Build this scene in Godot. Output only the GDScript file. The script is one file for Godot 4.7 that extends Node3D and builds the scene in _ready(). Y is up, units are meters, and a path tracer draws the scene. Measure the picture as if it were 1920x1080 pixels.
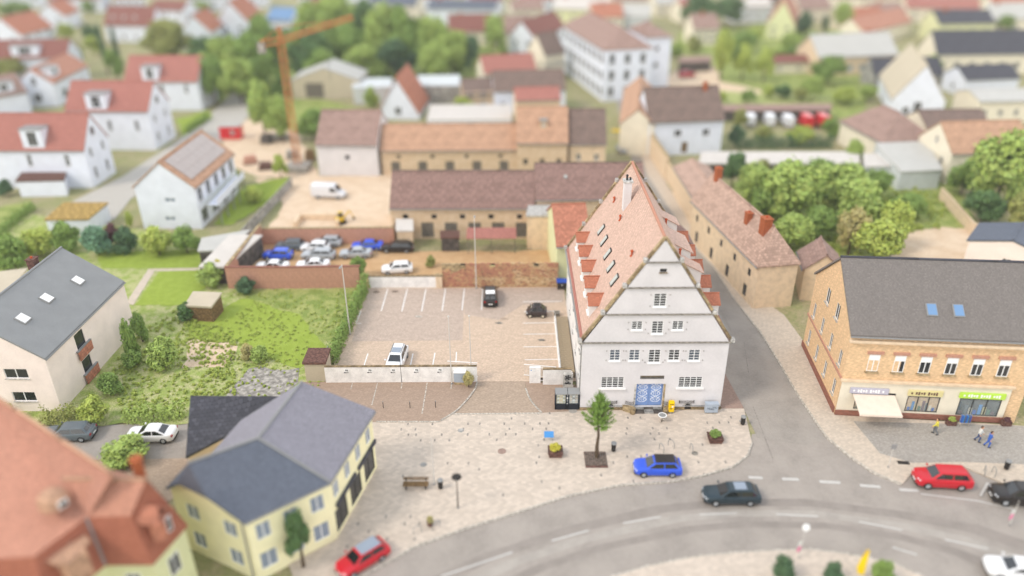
extends Node3D

# A small old town seen from the air: a gabled hall beside a walled car park, a paved square, a bend of
# road, and the houses, yards and gardens round them. Metres, y up, the facade of the hall looks towards +z.

var M := {}                  # materials by name
var T := {}                  # textures by name
var used := {}               # how often a name was taken
var cache := {}              # shared meshes
var rng := RandomNumberGenerator.new()


# ---------------------------------------------------------------- shapes

class Shape:
	var s := SurfaceTool.new()
	var n := 0

	func _init() -> void:
		s.begin(Mesh.PRIMITIVE_TRIANGLES)

	func vert(p: Vector3, nn: Vector3, uv: Vector2) -> void:
		s.set_normal(nn)
		s.set_uv(uv)
		s.add_vertex(p)
		n += 1

	# a, b, c, d run counter-clockwise seen from outside; uv in metres along a-b and upwards
	func quad(a: Vector3, b: Vector3, c: Vector3, d: Vector3, uo := Vector2.ZERO) -> void:
		var nn := (b - a).cross(c - a)
		if nn.length() < 1e-9:
			nn = (c - a).cross(d - a)
		nn = nn.normalized()
		var u := (b - a).normalized()
		if u.length() < 0.5:
			u = (c - d).normalized()
		var v := nn.cross(u)
		for p: Vector3 in [a, c, b, a, d, c]:
			vert(p, nn, uo + Vector2((p - a).dot(u), -(p - a).dot(v)))

	func tri(a: Vector3, b: Vector3, c: Vector3) -> void:
		var nn := (b - a).cross(c - a).normalized()
		var u := (b - a).normalized()
		var v := nn.cross(u)
		for p: Vector3 in [a, c, b]:
			vert(p, nn, Vector2((p - a).dot(u), -(p - a).dot(v)))

	func obox(t: Transform3D, size: Vector3) -> void:
		var h := size / 2.0
		var q: Array[Vector3] = []
		for i in 8:
			q.append(t * Vector3(h.x * (1 if i & 1 else -1), h.y * (1 if i & 2 else -1), h.z * (1 if i & 4 else -1)))
		quad(q[4], q[5], q[7], q[6]); quad(q[1], q[0], q[2], q[3]); quad(q[5], q[1], q[3], q[7])
		quad(q[0], q[4], q[6], q[2]); quad(q[6], q[7], q[3], q[2]); quad(q[0], q[1], q[5], q[4])

	func box(c: Vector3, size: Vector3, yaw := 0.0) -> void:
		obox(Transform3D(Basis(Vector3.UP, yaw), c), size)

	# a box with its upper and vertical edges chamfered
	func cbox(c: Vector3, size: Vector3, k := 0.03, yaw := 0.0) -> void:
		var h := size / 2.0
		var ring := func(g: float, y: float) -> Array:
			var o := []
			for e in [Vector2(h.x - k, -h.z + g), Vector2(h.x - g, -h.z + k), Vector2(h.x - g, h.z - k), Vector2(h.x - k, h.z - g), Vector2(-h.x + k, h.z - g), Vector2(-h.x + g, h.z - k), Vector2(-h.x + g, -h.z + k), Vector2(-h.x + k, -h.z + g)]:
				o.append(c + Basis(Vector3.UP, yaw) * Vector3(e.x, y, e.y))
			return o
		var r0: Array = ring.call(0.0, -h.y)
		var r1: Array = ring.call(0.0, h.y - k)
		var r2: Array = ring.call(k * 0.7, h.y)
		loft([r0, r1, r2], true)
		cap(r2, true)
		cap(r0, false)

	func cap(r: Array, up: bool) -> void:
		for i in range(1, r.size() - 1):
			if up:
				tri(r[0], r[i + 1], r[i])
			else:
				tri(r[0], r[i], r[i + 1])

	# flat-shaded skin between rings; rings run clockwise seen from the last ring
	func loft(rings: Array, closed := true) -> void:
		for k in rings.size() - 1:
			var a: Array = rings[k]
			var b: Array = rings[k + 1]
			for i in (a.size() if closed else a.size() - 1):
				var j := (i + 1) % a.size()
				quad(a[j], a[i], b[i], b[j])

	# smooth skin between rings of equal size, normals from the neighbours
	func skin(rings: Array, closed := true, flip := false) -> void:
		var m: int = rings[0].size()
		var nrm := []
		for k in rings.size():
			var row := []
			for i in m:
				var i0 := (i - 1 + m) % m if closed else maxi(i - 1, 0)
				var i1 := (i + 1) % m if closed else mini(i + 1, m - 1)
				var du: Vector3 = rings[k][i1] - rings[k][i0]
				var dv: Vector3 = rings[mini(k + 1, rings.size() - 1)][i] - rings[maxi(k - 1, 0)][i]
				var q := du.cross(dv).normalized()
				row.append(-q if flip else q)
			nrm.append(row)
		for k in rings.size() - 1:
			for i in (m if closed else m - 1):
				var j := (i + 1) % m
				var order := [[k, i], [k + 1, j], [k, j], [k, i], [k + 1, i], [k + 1, j]]
				if flip:
					order.reverse()
				for e in order:
					vert(rings[e[0]][e[1]], nrm[e[0]][e[1]], Vector2(float(e[1]) / m, float(e[0])))

	func tube(a: Vector3, b: Vector3, r0: float, r1 := -1.0, sides := 8) -> void:
		var d := (b - a).normalized()
		var x := d.cross(Vector3.RIGHT if absf(d.x) < 0.8 else Vector3.UP).normalized()
		var y := d.cross(x)
		var rings := []
		for k in 2:
			var row := []
			for i in sides:
				var g := TAU * i / sides
				row.append((b if k else a) + (x * cos(g) + y * sin(g)) * ((r1 if r1 >= 0.0 else r0) if k else r0))
			rings.append(row)
		skin(rings)
		for k in 2:
			var row: Array = rings[k]
			for i in range(1, sides - 1):
				if k:
					tri(row[0], row[i], row[i + 1])
				else:
					tri(row[0], row[i + 1], row[i])

	func path(pts: Array, r: float, sides := 6) -> void:
		for i in pts.size() - 1:
			tube(pts[i], pts[i + 1], r, r, sides)

	# profile: points of (radius, height)
	func lathe(profile: Array, at := Vector3.ZERO, sides := 12, sx := 1.0, sz := 1.0) -> void:
		var rings := []
		for p: Vector2 in profile:
			var row := []
			for i in sides:
				var g := TAU * i / sides
				row.append(at + Vector3(cos(g) * p.x * sx, p.y, -sin(g) * p.x * sz))
			rings.append(row)
		skin(rings)

	# flat polygon facing up at height y, its sides going down to y - depth
	func sheet(pts: Array, y: float, depth := 0.0) -> void:
		var poly := PackedVector2Array(pts)
		var area := 0.0
		for i in poly.size():
			area += poly[i].cross(poly[(i + 1) % poly.size()])
		if area < 0:
			poly.reverse()
		var idx := Geometry2D.triangulate_polygon(poly)
		for k in range(0, idx.size(), 3):
			var t := [poly[idx[k]], poly[idx[k + 1]], poly[idx[k + 2]]]
			if (t[1] - t[0]).cross(t[2] - t[0]) < 0:
				t = [t[0], t[2], t[1]]
			for p: Vector2 in t:
				vert(Vector3(p.x, y, p.y), Vector3.UP, p)
		if depth > 0.0:
			for i in poly.size():
				var a := poly[i]
				var b := poly[(i + 1) % poly.size()]
				var e := Vector3(b.x - a.x, 0, b.y - a.y).normalized()
				var nn := Vector3(e.z, 0, -e.x)
				var q := [Vector3(a.x, y, a.y), Vector3(b.x, y, b.y), Vector3(b.x, y - depth, b.y), Vector3(a.x, y - depth, a.y)]
				for k in [0, 2, 1, 0, 3, 2]:
					vert(q[k], nn, Vector2(q[k].x + q[k].z, q[k].y))

	# slab over a convex or concave outline of Vector3, of the given thickness downwards
	func slab(pts: Array, thick: float) -> void:
		var nn := Vector3.ZERO
		for i in range(1, pts.size() - 1):
			nn += (pts[i] - pts[0]).cross(pts[i + 1] - pts[0])
		var p := pts.duplicate()
		if nn.y < 0:
			p.reverse()
			nn = -nn
		nn = nn.normalized()
		var u := Vector3.UP.cross(nn)
		u = u.normalized() if u.length() > 0.01 else Vector3.RIGHT
		var v := nn.cross(u)
		var flat := PackedVector2Array()
		for q: Vector3 in p:
			flat.append(Vector2(q.dot(u), q.dot(v)))
		var idx := Geometry2D.triangulate_polygon(flat)
		for k in range(0, idx.size(), 3):
			var a: Vector3 = p[idx[k]]; var b: Vector3 = p[idx[k + 1]]; var c: Vector3 = p[idx[k + 2]]
			var o := [a, c, b] if (b - a).cross(c - a).dot(nn) > 0 else [a, b, c]
			for q: Vector3 in o:
				vert(q, nn, Vector2(q.dot(u), -q.dot(v)))
			for q: Vector3 in [o[0], o[2], o[1]]:
				vert(q - Vector3(0, thick, 0), -nn, Vector2(q.dot(u), -q.dot(v)))
		for i in p.size():
			var a: Vector3 = p[i]
			var b: Vector3 = p[(i + 1) % p.size()]
			var d := Vector3(0, -thick, 0)
			quad(a + d, b + d, b, a)

	func done() -> ArrayMesh:
		s.index()
		s.generate_tangents()
		return s.commit()


func numbered(called: String) -> String:
	var k: int = used.get(called, 0)
	used[called] = k + 1
	return called if k == 0 else "%s_%03d" % [called, k]


func obj(called: String, shape, m: Material, parent: Node = null, at := Vector3.ZERO) -> MeshInstance3D:
	var o := MeshInstance3D.new()
	o.mesh = shape.done() if shape is Shape else shape
	o.material_override = m
	o.position = at
	if parent == null:
		o.name = numbered(called)
		add_child(o, true)
	else:
		var k := 0
		var t := called
		while parent.has_node(t):
			k += 1
			t = "%s_%03d" % [called, k]
		o.name = t
		parent.add_child(o, true)
	return o


func tag(o: Node, label: String, category: String, group := "") -> Node:
	o.set_meta("label", label)
	o.set_meta("category", category)
	if group:
		o.set_meta("group", group)
	return o


func thing(called: String, label: String, category: String, at := Vector3.ZERO, turn := 0.0, group := "") -> Node3D:
	var o := Node3D.new()
	o.name = numbered(called)
	add_child(o, true)
	o.position = at
	o.rotation.y = turn
	tag(o, label, category, group)
	return o


func struct(called: String, shape, m: Material) -> MeshInstance3D:
	var o := obj(called, shape, m)
	o.set_meta("kind", "structure")
	return o


func copy(o: Node3D, label: String, at: Vector3, turn: float, group := "") -> Node3D:
	var c: Node3D = o.duplicate()
	c.name = numbered(str(o.name).rstrip("0123456789").trim_suffix("_"))
	add_child(c, true)
	c.position = at
	c.rotation.y = turn
	c.set_meta("label", label)
	if group:
		c.set_meta("group", group)
	return c


# ---------------------------------------------------------------- textures and materials

func hash2(x: int, y: int, k := 0) -> float:
	var h := (x * 374761393 + y * 668265263 + k * 2147483647) & 0x7fffffff
	h = ((h ^ (h >> 13)) * 1274126177) & 0x7fffffff
	return float((h ^ (h >> 16)) & 0xffff) / 65535.0


func noise_bytes(size: int, freq: float, octaves: int, sd: int) -> PackedByteArray:
	var f := FastNoiseLite.new()
	f.seed = sd
	f.frequency = freq
	f.noise_type = FastNoiseLite.TYPE_SIMPLEX_SMOOTH
	f.fractal_octaves = octaves
	var im := f.get_seamless_image(size, size)
	im.convert(Image.FORMAT_L8)
	return im.get_data()


func tex(im: Image) -> ImageTexture:
	im.generate_mipmaps()
	return ImageTexture.create_from_image(im)


# greys between lo and hi: a broad pattern, a fine one and a grain
func mottle(size: int, lo: float, hi: float, broad: float, fine: float, grain: float, sd: int) -> ImageTexture:
	var a := noise_bytes(size, broad, 4, sd)
	var b := noise_bytes(size, fine, 3, sd + 1)
	var d := PackedByteArray()
	d.resize(size * size)
	for i in size * size:
		var t := (a[i] * 0.65 + b[i] * 0.35) / 255.0
		t = clampf((t - 0.5) * 1.6 + 0.5, 0.0, 1.0)
		d[i] = clampi(int(255.0 * (lerpf(lo, hi, t) + grain * (hash2(i % size, i / size, sd) - 0.5))), 0, 255)
	return tex(Image.create_from_data(size, size, false, Image.FORMAT_L8, d))


# two tints mixed by noise
func blend_tex(size: int, c0: Color, c1: Color, c2: Color, broad: float, fine: float, grain: float, sd: int) -> ImageTexture:
	var a := noise_bytes(size, broad, 5, sd)
	var b := noise_bytes(size, fine, 3, sd + 7)
	var d := PackedByteArray()
	d.resize(size * size * 3)
	for i in size * size:
		var t := clampf((a[i] / 255.0 - 0.5) * 2.4 + 0.5, 0.0, 1.0)
		var u := clampf((b[i] / 255.0 - 0.5) * 2.4 + 0.5, 0.0, 1.0)
		var c := c0.lerp(c1, t).lerp(c2, u * 0.55)
		var g := 1.0 + grain * (hash2(i % size, i / size, sd) - 0.5)
		d[i * 3] = clampi(int(c.r * g * 255.0), 0, 255)
		d[i * 3 + 1] = clampi(int(c.g * g * 255.0), 0, 255)
		d[i * 3 + 2] = clampi(int(c.b * g * 255.0), 0, 255)
	return tex(Image.create_from_data(size, size, false, Image.FORMAT_RGB8, d))


# rows of units (tiles, bricks, pavers): [grey tone, normal map]; round_ends bends the lower edge as on beaver-tail tiles
func courses(px: int, cols: int, rows: int, gap: float, tone: float, spread: float, gap_tone: float, round_ends: bool, sd: int, depth := 6.0) -> Array:
	var d := PackedByteArray()
	var hm := PackedByteArray()
	d.resize(px * px)
	hm.resize(px * px)
	var cw := float(px) / cols
	var rh := float(px) / rows
	for y in px:
		var r := int(y / rh)
		var fy := y / rh - r
		for x in px:
			var xx := x / cw + (0.5 if r & 1 else 0.0)
			var c := int(floor(xx)) % cols
			var fx = xx - floor(xx)
			var edge := minf(minf(fx, 1.0 - fx) * cw, (1.0 - fy if round_ends else minf(fy, 1.0 - fy)) * rh)
			if round_ends:
				edge = minf(edge, (1.0 - fy - 0.28 * pow(absf(fx - 0.5) * 2.0, 2.0)) * rh + gap * 0.5)
			var inside := clampf(edge / gap, 0.0, 1.0)
			var t := tone + spread * (hash2(c, r, sd) - 0.5) + spread * 0.8 * (pow(hash2(c, r, sd + 5), 6.0) - 0.15) + 0.05 * (hash2(x, y, sd + 9) - 0.5)
			d[y * px + x] = clampi(int(255.0 * lerpf(gap_tone, t, inside)), 0, 255)
			var h := inside * (0.45 + 0.55 * fy if round_ends else 0.9) + 0.08 * hash2(x, y, sd + 3)
			hm[y * px + x] = clampi(int(255.0 * h), 0, 255)
	var nm := Image.create_from_data(px, px, false, Image.FORMAT_L8, hm)
	nm.convert(Image.FORMAT_RGBA8)
	nm.bump_map_to_normal_map(depth)
	return [tex(Image.create_from_data(px, px, false, Image.FORMAT_L8, d)), tex(nm)]


func grain_normal(size: int, freq: float, sd: int, depth: float) -> ImageTexture:
	var im := Image.create_from_data(size, size, false, Image.FORMAT_L8, noise_bytes(size, freq, 4, sd))
	im.convert(Image.FORMAT_RGBA8)
	im.bump_map_to_normal_map(depth)
	return tex(im)


func mat(key: String, color: Color, texture = null, metres := 4.0, rough := 0.9, nrm = null, triplanar := true, nscale := 1.0) -> StandardMaterial3D:
	var m := StandardMaterial3D.new()
	m.albedo_color = color
	m.roughness = rough
	m.metallic_specular = 0.3
	m.cull_mode = BaseMaterial3D.CULL_DISABLED
	if texture:
		m.albedo_texture = texture
	if nrm:
		m.normal_enabled = true
		m.normal_texture = nrm
		m.normal_scale = nscale
	if texture or nrm:
		if triplanar:
			m.uv1_triplanar = true
			m.uv1_world_triplanar = true
			m.uv1_triplanar_sharpness = 8.0
		m.uv1_scale = Vector3.ONE / metres
	M[key] = m
	return m


func textures() -> void:
	T.plaster = mottle(512, 0.95, 1.0, 0.006, 0.05, 0.03, 11)
	T.worn = mottle(512, 0.6, 1.05, 0.008, 0.06, 0.09, 21)
	T.asphalt = mottle(1024, 0.9, 1.02, 0.004, 0.03, 0.14, 31)
	T.grit = grain_normal(512, 0.12, 41, 3.0)
	T.lumps = grain_normal(512, 0.04, 43, 6.0)
	var a := courses(1024, 24, 24, 2.4, 0.92, 0.09, 0.7, true, 3)
	T.tile = a[0]; T.tile_n = a[1]
	a = courses(512, 12, 12, 2.6, 0.88, 0.13, 0.7, true, 5)
	T.oldtile = a[0]; T.oldtile_n = a[1]
	a = courses(512, 8, 24, 1.6, 0.9, 0.1, 0.96, false, 7, 3.0)
	T.brick = a[0]; T.brick_n = a[1]
	a = courses(1024, 26, 52, 1.5, 0.92, 0.1, 0.82, false, 9, 2.0)
	T.paver = a[0]; T.paver_n = a[1]
	a = courses(1024, 12, 20, 2.0, 0.95, 0.08, 0.84, false, 13, 2.0)
	T.slab = a[0]; T.slab_n = a[1]
	T.grass = blend_tex(512, Color("86944a"), Color("b0b06c"), Color("687a42"), 0.008, 0.07, 0.35, 51)
	T.lawn = blend_tex(512, Color("90a040"), Color("9aa94a"), Color("80943a"), 0.01, 0.08, 0.2, 61)
	T.garden = blend_tex(512, Color("98a458"), Color("c0b88c"), Color("7c9048"), 0.012, 0.09, 0.4, 71)
	T.town = blend_tex(512, Color("a3a57c"), Color("b9ae96"), Color("8f9a68"), 0.01, 0.08, 0.25, 77)
	T.dirt = blend_tex(512, Color("d4c0a8"), Color("decdb8"), Color("c4ac92"), 0.008, 0.06, 0.12, 81)
	T.wall_old = blend_tex(512, Color("e0ccb0"), Color("ead9c2"), Color("d0b496"), 0.012, 0.09, 0.1, 91)
	T.brickred = blend_tex(512, Color("a56a52"), Color("bb8a66"), Color("8d5646"), 0.02, 0.15, 0.2, 101)


func materials() -> void:
	var P = T.plaster
	mat("white", Color("dbd7d7"), P, 9.0, 0.92, T.grit, true, 0.05)
	mat("white_side", Color("e6e3e0"), P, 7.0, 0.9, T.grit, true, 0.2)
	mat("newwhite", Color("e4e8f2"), P, 8.0, 0.9)
	mat("lotwall", Color("f2efec"), T.worn, 6.0, 0.92, T.grit, true, 0.3)
	M.lotwall.albedo_texture = mottle(512, 0.9, 1.02, 0.01, 0.06, 0.05, 23)
	mat("cream", Color("e8dfca"), P, 7.0)
	mat("yellow", Color("faf2c6"), P, 6.0)
	mat("lime", Color("dbdcae"), P, 6.0)
	mat("ochre", Color("e2caac"), T.worn, 6.0)
	M.ochre.albedo_texture = mottle(512, 0.9, 1.02, 0.01, 0.06, 0.06, 25)
	mat("oldwall", Color("f0ebe4"), T.wall_old, 8.0)
	mat("pinkwall", Color("f8e8e0"), P, 7.0)
	mat("greywall", Color("b9b6b0"), T.worn, 6.0)
	mat("darkwall", Color("6a635e"), T.worn, 5.0)
	mat("metalwhite", Color("cfd3d4"), P, 5.0, 0.6)
	mat("redbrick", Color("cf9c86"), T.brick, 1.6, 0.95, T.brick_n, true, 0.6)
	mat("yellowbrick", Color("f4d0a4"), T.brick, 1.9, 0.95, T.brick_n, true, 0.5)
	mat("brickbase", Color("9c6a5a"), T.brick, 1.9, 0.95, T.brick_n, true, 0.5)
	mat("brick_red", Color("c08870"), T.plaster, 1.2, 0.95)
	mat("brick_tan", Color("d0ab80"), T.plaster, 1.2, 0.95)
	mat("brick_pale", Color("e0c69e"), T.plaster, 1.2, 0.95)
	mat("brick_dark", Color("8a6655"), T.plaster, 1.2, 0.95)
	mat("sandstone", Color("c2ab84"), T.worn, 2.5, 0.95, T.lumps, true, 0.4)
	mat("sandstone_dark", Color("a08b6a"), T.worn, 2.5, 0.95, T.lumps, true, 0.4)
	mat("band", Color("9a9388"), T.worn, 2.0, 0.95)
	mat("stone_light", Color("d6d2cb"), T.worn, 2.0, 0.9)
	# roofs: uv in metres, laid along each slope
	mat("tile", Color("dcbaa8"), T.tile, 4.6, 0.85, T.tile_n, false, 1.0)
	mat("tile_dormer", Color("c98064"), T.tile, 4.0, 0.85, T.tile_n, false, 1.0)
	mat("tile_pink", Color("cc937c"), T.tile, 5.0, 0.85, T.tile_n, false, 0.8)
	mat("tile_red", Color("b97c70"), T.tile, 5.0, 0.85, T.tile_n, false, 0.8)
	mat("tile_orange", Color("cf8a70"), T.oldtile, 4.0, 0.9, T.oldtile_n, false, 0.8)
	mat("tile_darkred", Color("98645a"), T.tile, 5.0, 0.85, T.tile_n, false, 0.8)
	mat("tile_salmon", Color("d6aa8c"), T.oldtile, 4.0, 0.9, T.oldtile_n, false, 0.8)
	mat("tile_brown", Color("a4847a"), T.oldtile, 4.5, 0.9, T.oldtile_n, false, 0.9)
	mat("tile_umber", Color("917c72"), T.oldtile, 4.5, 0.9, T.oldtile_n, false, 0.9)
	mat("tile_mansard", Color("b4715a"), T.tile, 4.0, 0.85, T.tile_n, false, 0.9)
	mat("tile_tan", Color("b5968a"), T.oldtile, 4.5, 0.9, T.oldtile_n, false, 0.8)
	mat("tile_bleached", Color("cfae9c"), T.oldtile, 4.0, 0.9, T.oldtile_n, false, 0.7)
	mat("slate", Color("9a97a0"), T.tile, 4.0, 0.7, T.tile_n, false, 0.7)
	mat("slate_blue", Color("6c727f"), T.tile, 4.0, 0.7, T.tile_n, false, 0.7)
	mat("slate_dark", Color("5a5a62"), T.oldtile, 5.0, 0.8, T.oldtile_n, false, 0.6)
	mat("slate_grey", Color("867f7a"), T.tile, 3.6, 0.8, T.tile_n, false, 0.6)
	mat("roof_grey", Color("8f9090"), T.plaster, 7.0, 0.75, T.grit, false, 0.3)
	mat("sheet_grey", Color("bcbab4"), T.plaster, 8.0, 0.7, null, false)
	mat("sheet_tan", Color("c2b6a0"), T.plaster, 8.0, 0.8, null, false)
	mat("sheet_pale", Color("cdc6be"), T.plaster, 8.0, 0.7, null, false)
	mat("panel", Color("b3a8a3"), P, 6.0, 0.35, null, false)
	mat("sedum", Color("c2a260"), T.worn, 3.0, 1.0)
	mat("pebbles", Color("b9a68a"), T.worn, 0.9, 1.0, T.lumps, true, 0.8)
	# ground
	mat("town", Color("e6e0d4"), T.town, 30.0, 1.0)
	mat("asphalt", Color("a49b92"), T.asphalt, 16.0, 0.9, T.grit, true, 0.25)
	mat("asphalt_worn", Color("978e86"), T.asphalt, 11.0, 0.85, T.grit, true, 0.2)
	mat("asphalt_pale", Color("aca49b"), T.asphalt, 9.0, 0.9, T.grit, true, 0.2)
	mat("street", Color("a29a91"), T.asphalt, 14.0, 0.9, T.grit, true, 0.25)
	mat("plaza", Color("cfc0b0"), T.slab, 4.8, 0.9, T.slab_n, true, 0.5)
	mat("walk", Color("cfc0ae"), T.slab, 3.0, 0.9, T.slab_n, true, 0.5)
	mat("walkgrey", Color("b2aba2"), T.paver, 5.2, 0.9, T.paver_n, true, 0.6)
	mat("lot", Color("d8c0a9"), T.paver, 5.2, 0.92, T.paver_n, true, 0.6)
	mat("lotdark", Color("c9b5a5"), T.paver, 5.2, 0.92, T.paver_n, true, 0.6)
	mat("drive", Color("baa591"), T.paver, 5.2, 0.92, T.paver_n, true, 0.6)
	mat("bays", Color("b39b88"), T.paver, 4.2, 0.92, T.paver_n, true, 0.6)
	mat("walkdark", Color("a88f82"), T.paver, 4.2, 0.92, T.paver_n, true, 0.6)
	mat("kerb", Color("d8cfc2"), T.worn, 1.5, 0.9)
	mat("kerbdark", Color("7d6b5d"), T.worn, 1.5, 0.9)
	mat("newstreet", Color("c6c0b6"), T.paver, 6.0, 0.9)
	mat("grass", Color.WHITE, T.grass, 9.0, 1.0, T.lumps, true, 0.6)
	mat("lawn", Color.WHITE, T.lawn, 7.0, 1.0, T.lumps, true, 0.4)
	mat("garden", Color.WHITE, T.garden, 10.0, 1.0, T.lumps, true, 0.7)
	mat("dirt", Color("fffaf4"), T.dirt, 12.0, 1.0, T.lumps, true, 0.4)
	mat("dirt_orange", Color("e6cfb0"), T.dirt, 9.0, 1.0, T.lumps, true, 0.4)
	mat("paint", Color("f6f4f0"), T.worn, 1.2, 0.8)
	M.paint.albedo_texture = mottle(256, 0.86, 1.0, 0.02, 0.1, 0.06, 27)
	mat("paint_road", Color("c4c0ba"), T.plaster, 2.0, 0.8)
	mat("paverdark", Color("aaa198"), T.worn, 1.0, 0.9)
	# small things
	mat("frame", Color("f0f0ee"), null, 1, 0.5)
	mat("frame_dark", Color("3c3a38"), null, 1, 0.5)
	mat("glass", Color("23272b"), null, 1, 0.08)
	M.glass.metallic_specular = 0.6
	mat("glass_pale", Color("8d97a4"), null, 1, 0.12)
	mat("glass_mid", Color("4a525c"), null, 1, 0.1)
	mat("glass_blue", Color("6f8fb4"), null, 1, 0.1)
	mat("skylight", Color("b9bcb6"), null, 1, 0.2)
	mat("iron", Color("2f2c2a"), null, 1, 0.55)
	mat("steel", Color("b9b8b4"), null, 1, 0.45)
	M.steel.metallic = 0.4
	mat("pole", Color("c9c4bd"), null, 1, 0.5)
	mat("zinc", Color("8d8d8c"), null, 1, 0.45)
	mat("blue_door", Color("7f9aca"), null, 1, 0.5)
	mat("ornament", Color("e4e8f0"), null, 1, 0.5)
	mat("yellow_box", Color("f0c400"), null, 1, 0.4)
	mat("cabinet", Color("aab4c0"), T.plaster, 2.0, 0.6)
	mat("cabinet_light", Color("d4d8d8"), T.plaster, 2.0, 0.6)
	mat("ink", Color("23262e"), null, 1, 0.7)
	mat("wood", Color("8f7350"), T.worn, 1.5, 0.8)
	mat("wood_grey", Color("877f74"), T.worn, 1.5, 0.9)
	mat("awning", Color("ead9c8"), T.plaster, 3.0, 0.9)
	mat("crane", Color("c27c4c"), null, 1, 0.6)
	mat("concrete", Color("b9b2a8"), T.worn, 3.0, 0.95)
	mat("bluelid", Color("2f55b8"), null, 1, 0.4)
	mat("binbody", Color("3a3434"), null, 1, 0.5)
	mat("terracotta", Color("b0522f"), null, 1, 0.8)
	mat("chimney_brick", Color("b3643f"), T.brick, 1.6, 0.95, T.brick_n, true, 0.5)
	mat("flag", Color("f2cf1c"), null, 1, 0.8)
	mat("pinksign", Color("e58aa8"), null, 1, 0.7)
	mat("bluesign", Color("4a8cc8"), null, 1, 0.5)
	mat("green_sign", Color("b6dc4e"), null, 1, 0.5)
	mat("lilac_sign", Color("b3b1bf"), null, 1, 0.5)
	mat("sand_sign", Color("d8cc94"), null, 1, 0.5)
	mat("plum", Color("7c5a50"), T.worn, 1.5, 0.9)
	mat("rubber", Color("1c1b1b"), null, 1, 0.8)
	mat("rim", Color("a9abad"), null, 1, 0.3)
	mat("rim_cream", Color("e6ddc8"), null, 1, 0.4)
	mat("headlight", Color("d6dade"), null, 1, 0.15)
	mat("taillight", Color("a01a1c"), null, 1, 0.2)
	mat("plate", Color("e6e6e4"), null, 1, 0.5)
	mat("carglass", Color("191c20"), null, 1, 0.06)
	M.carglass.metallic_specular = 0.7
	mat("paint_black", Color("5f5049"))
	for e in [["car_white", "e6e6e6"], ["car_black", "26211f"], ["car_brown", "3a302f"], ["car_blue", "2c46a8"], ["car_navy", "22323a"], ["car_red", "c01828"], ["car_silver", "a7acb0"], ["car_grey", "5d666c"], ["car_bright", "2f57cf"], ["truck_red", "c8202a"], ["van_white", "d9dade"], ["digger", "d9b41e"]]:
		var m := mat(e[0], Color(e[1]), null, 1, 0.35)
		m.clearcoat_enabled = true
		m.clearcoat = 0.6
		m.clearcoat_roughness = 0.1
	mat("bark", Color("6b5a48"), T.worn, 1.0, 1.0, T.lumps, true, 0.8)
	for e in [["leaf_green", "869f54"], ["leaf_lime", "b2bf60"], ["leaf_light", "a4b864"], ["leaf_dark", "627f50"], ["leaf_deep", "597454"], ["leaf_blue", "74987a"], ["leaf_olive", "9b9e5c"], ["leaf_purple", "6e4a4e"], ["leaf_yellow", "cfc650"], ["leaf_straw", "bdb27a"], ["leaf_street", "82a04c"]]:
		var m := mat(e[0], Color(e[1]), null, 1, 0.75)
		m.vertex_color_use_as_albedo = true
		m.backlight_enabled = true
		m.backlight = Color(0.18, 0.22, 0.06)
	for e in [["skin", "d2a183"], ["hair", "4a3526"], ["denim", "45587e"], ["cloth_white", "dcdcd6"], ["cloth_blue", "3d66b8"], ["cloth_yellow", "d8cc50"], ["cloth_pink", "e79ab8"], ["cloth_grey", "6f7276"], ["shoe", "2b2a2a"]]:
		mat(e[0], Color(e[1]), null, 1, 0.9)


func _ready() -> void:
	rng.seed = 4711
	# camera, sky, sun, exposure
	var cam := Camera3D.new()
	cam.name = "camera"
	cam.position = Vector3(0, 46, 0)
	cam.rotation_degrees = Vector3(-27.5785, 0.1334, -0.3527)
	var lens := CameraAttributesPhysical.new()
	lens.frustum_focal_length = 32.008
	lens.frustum_near = 0.5
	lens.frustum_far = 1500.0
	lens.frustum_focus_distance = 79.5
	lens.exposure_aperture = 0.0236
	cam.attributes = lens
	cam.far = 1500.0
	cam.current = true
	add_child(cam)
	var e := Environment.new()
	e.background_mode = Environment.BG_SKY
	var sm := ProceduralSkyMaterial.new()
	sm.sky_top_color = Color("a4adba")
	sm.sky_horizon_color = Color("f4f1ec")
	sm.sky_curve = 0.42
	sm.ground_bottom_color = Color("b0aba0")
	sm.ground_horizon_color = Color("cfd0cc")
	sm.sky_energy_multiplier = 1.15
	var sky := Sky.new()
	sky.sky_material = sm
	e.sky = sky
	e.tonemap_mode = Environment.TONE_MAPPER_LINEAR
	e.tonemap_exposure = 1.84
	e.sdfgi_enabled = true
	e.ssao_enabled = true
	e.ssil_enabled = true
	e.fog_enabled = true
	e.fog_light_color = Color("e9e9e6")
	e.fog_density = 0.0003
	var we := WorldEnvironment.new()
	we.name = "world"
	we.environment = e
	add_child(we)
	var sun := DirectionalLight3D.new()
	sun.name = "sun"
	sun.light_energy = 0.36
	sun.light_color = Color(1.0, 0.965, 0.92)
	sun.light_angular_distance = 15.0
	sun.shadow_enabled = true
	add_child(sun)
	sun.look_at_from_position(Vector3(-55, 64, 30), Vector3.ZERO)
	textures()
	materials()
	crowns()
	ground()
	hall()
	walls()
	houses()
	plants()
	cars()
	furniture()
	people()


# ---------------------------------------------------------------- walls with openings, windows, houses

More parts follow.
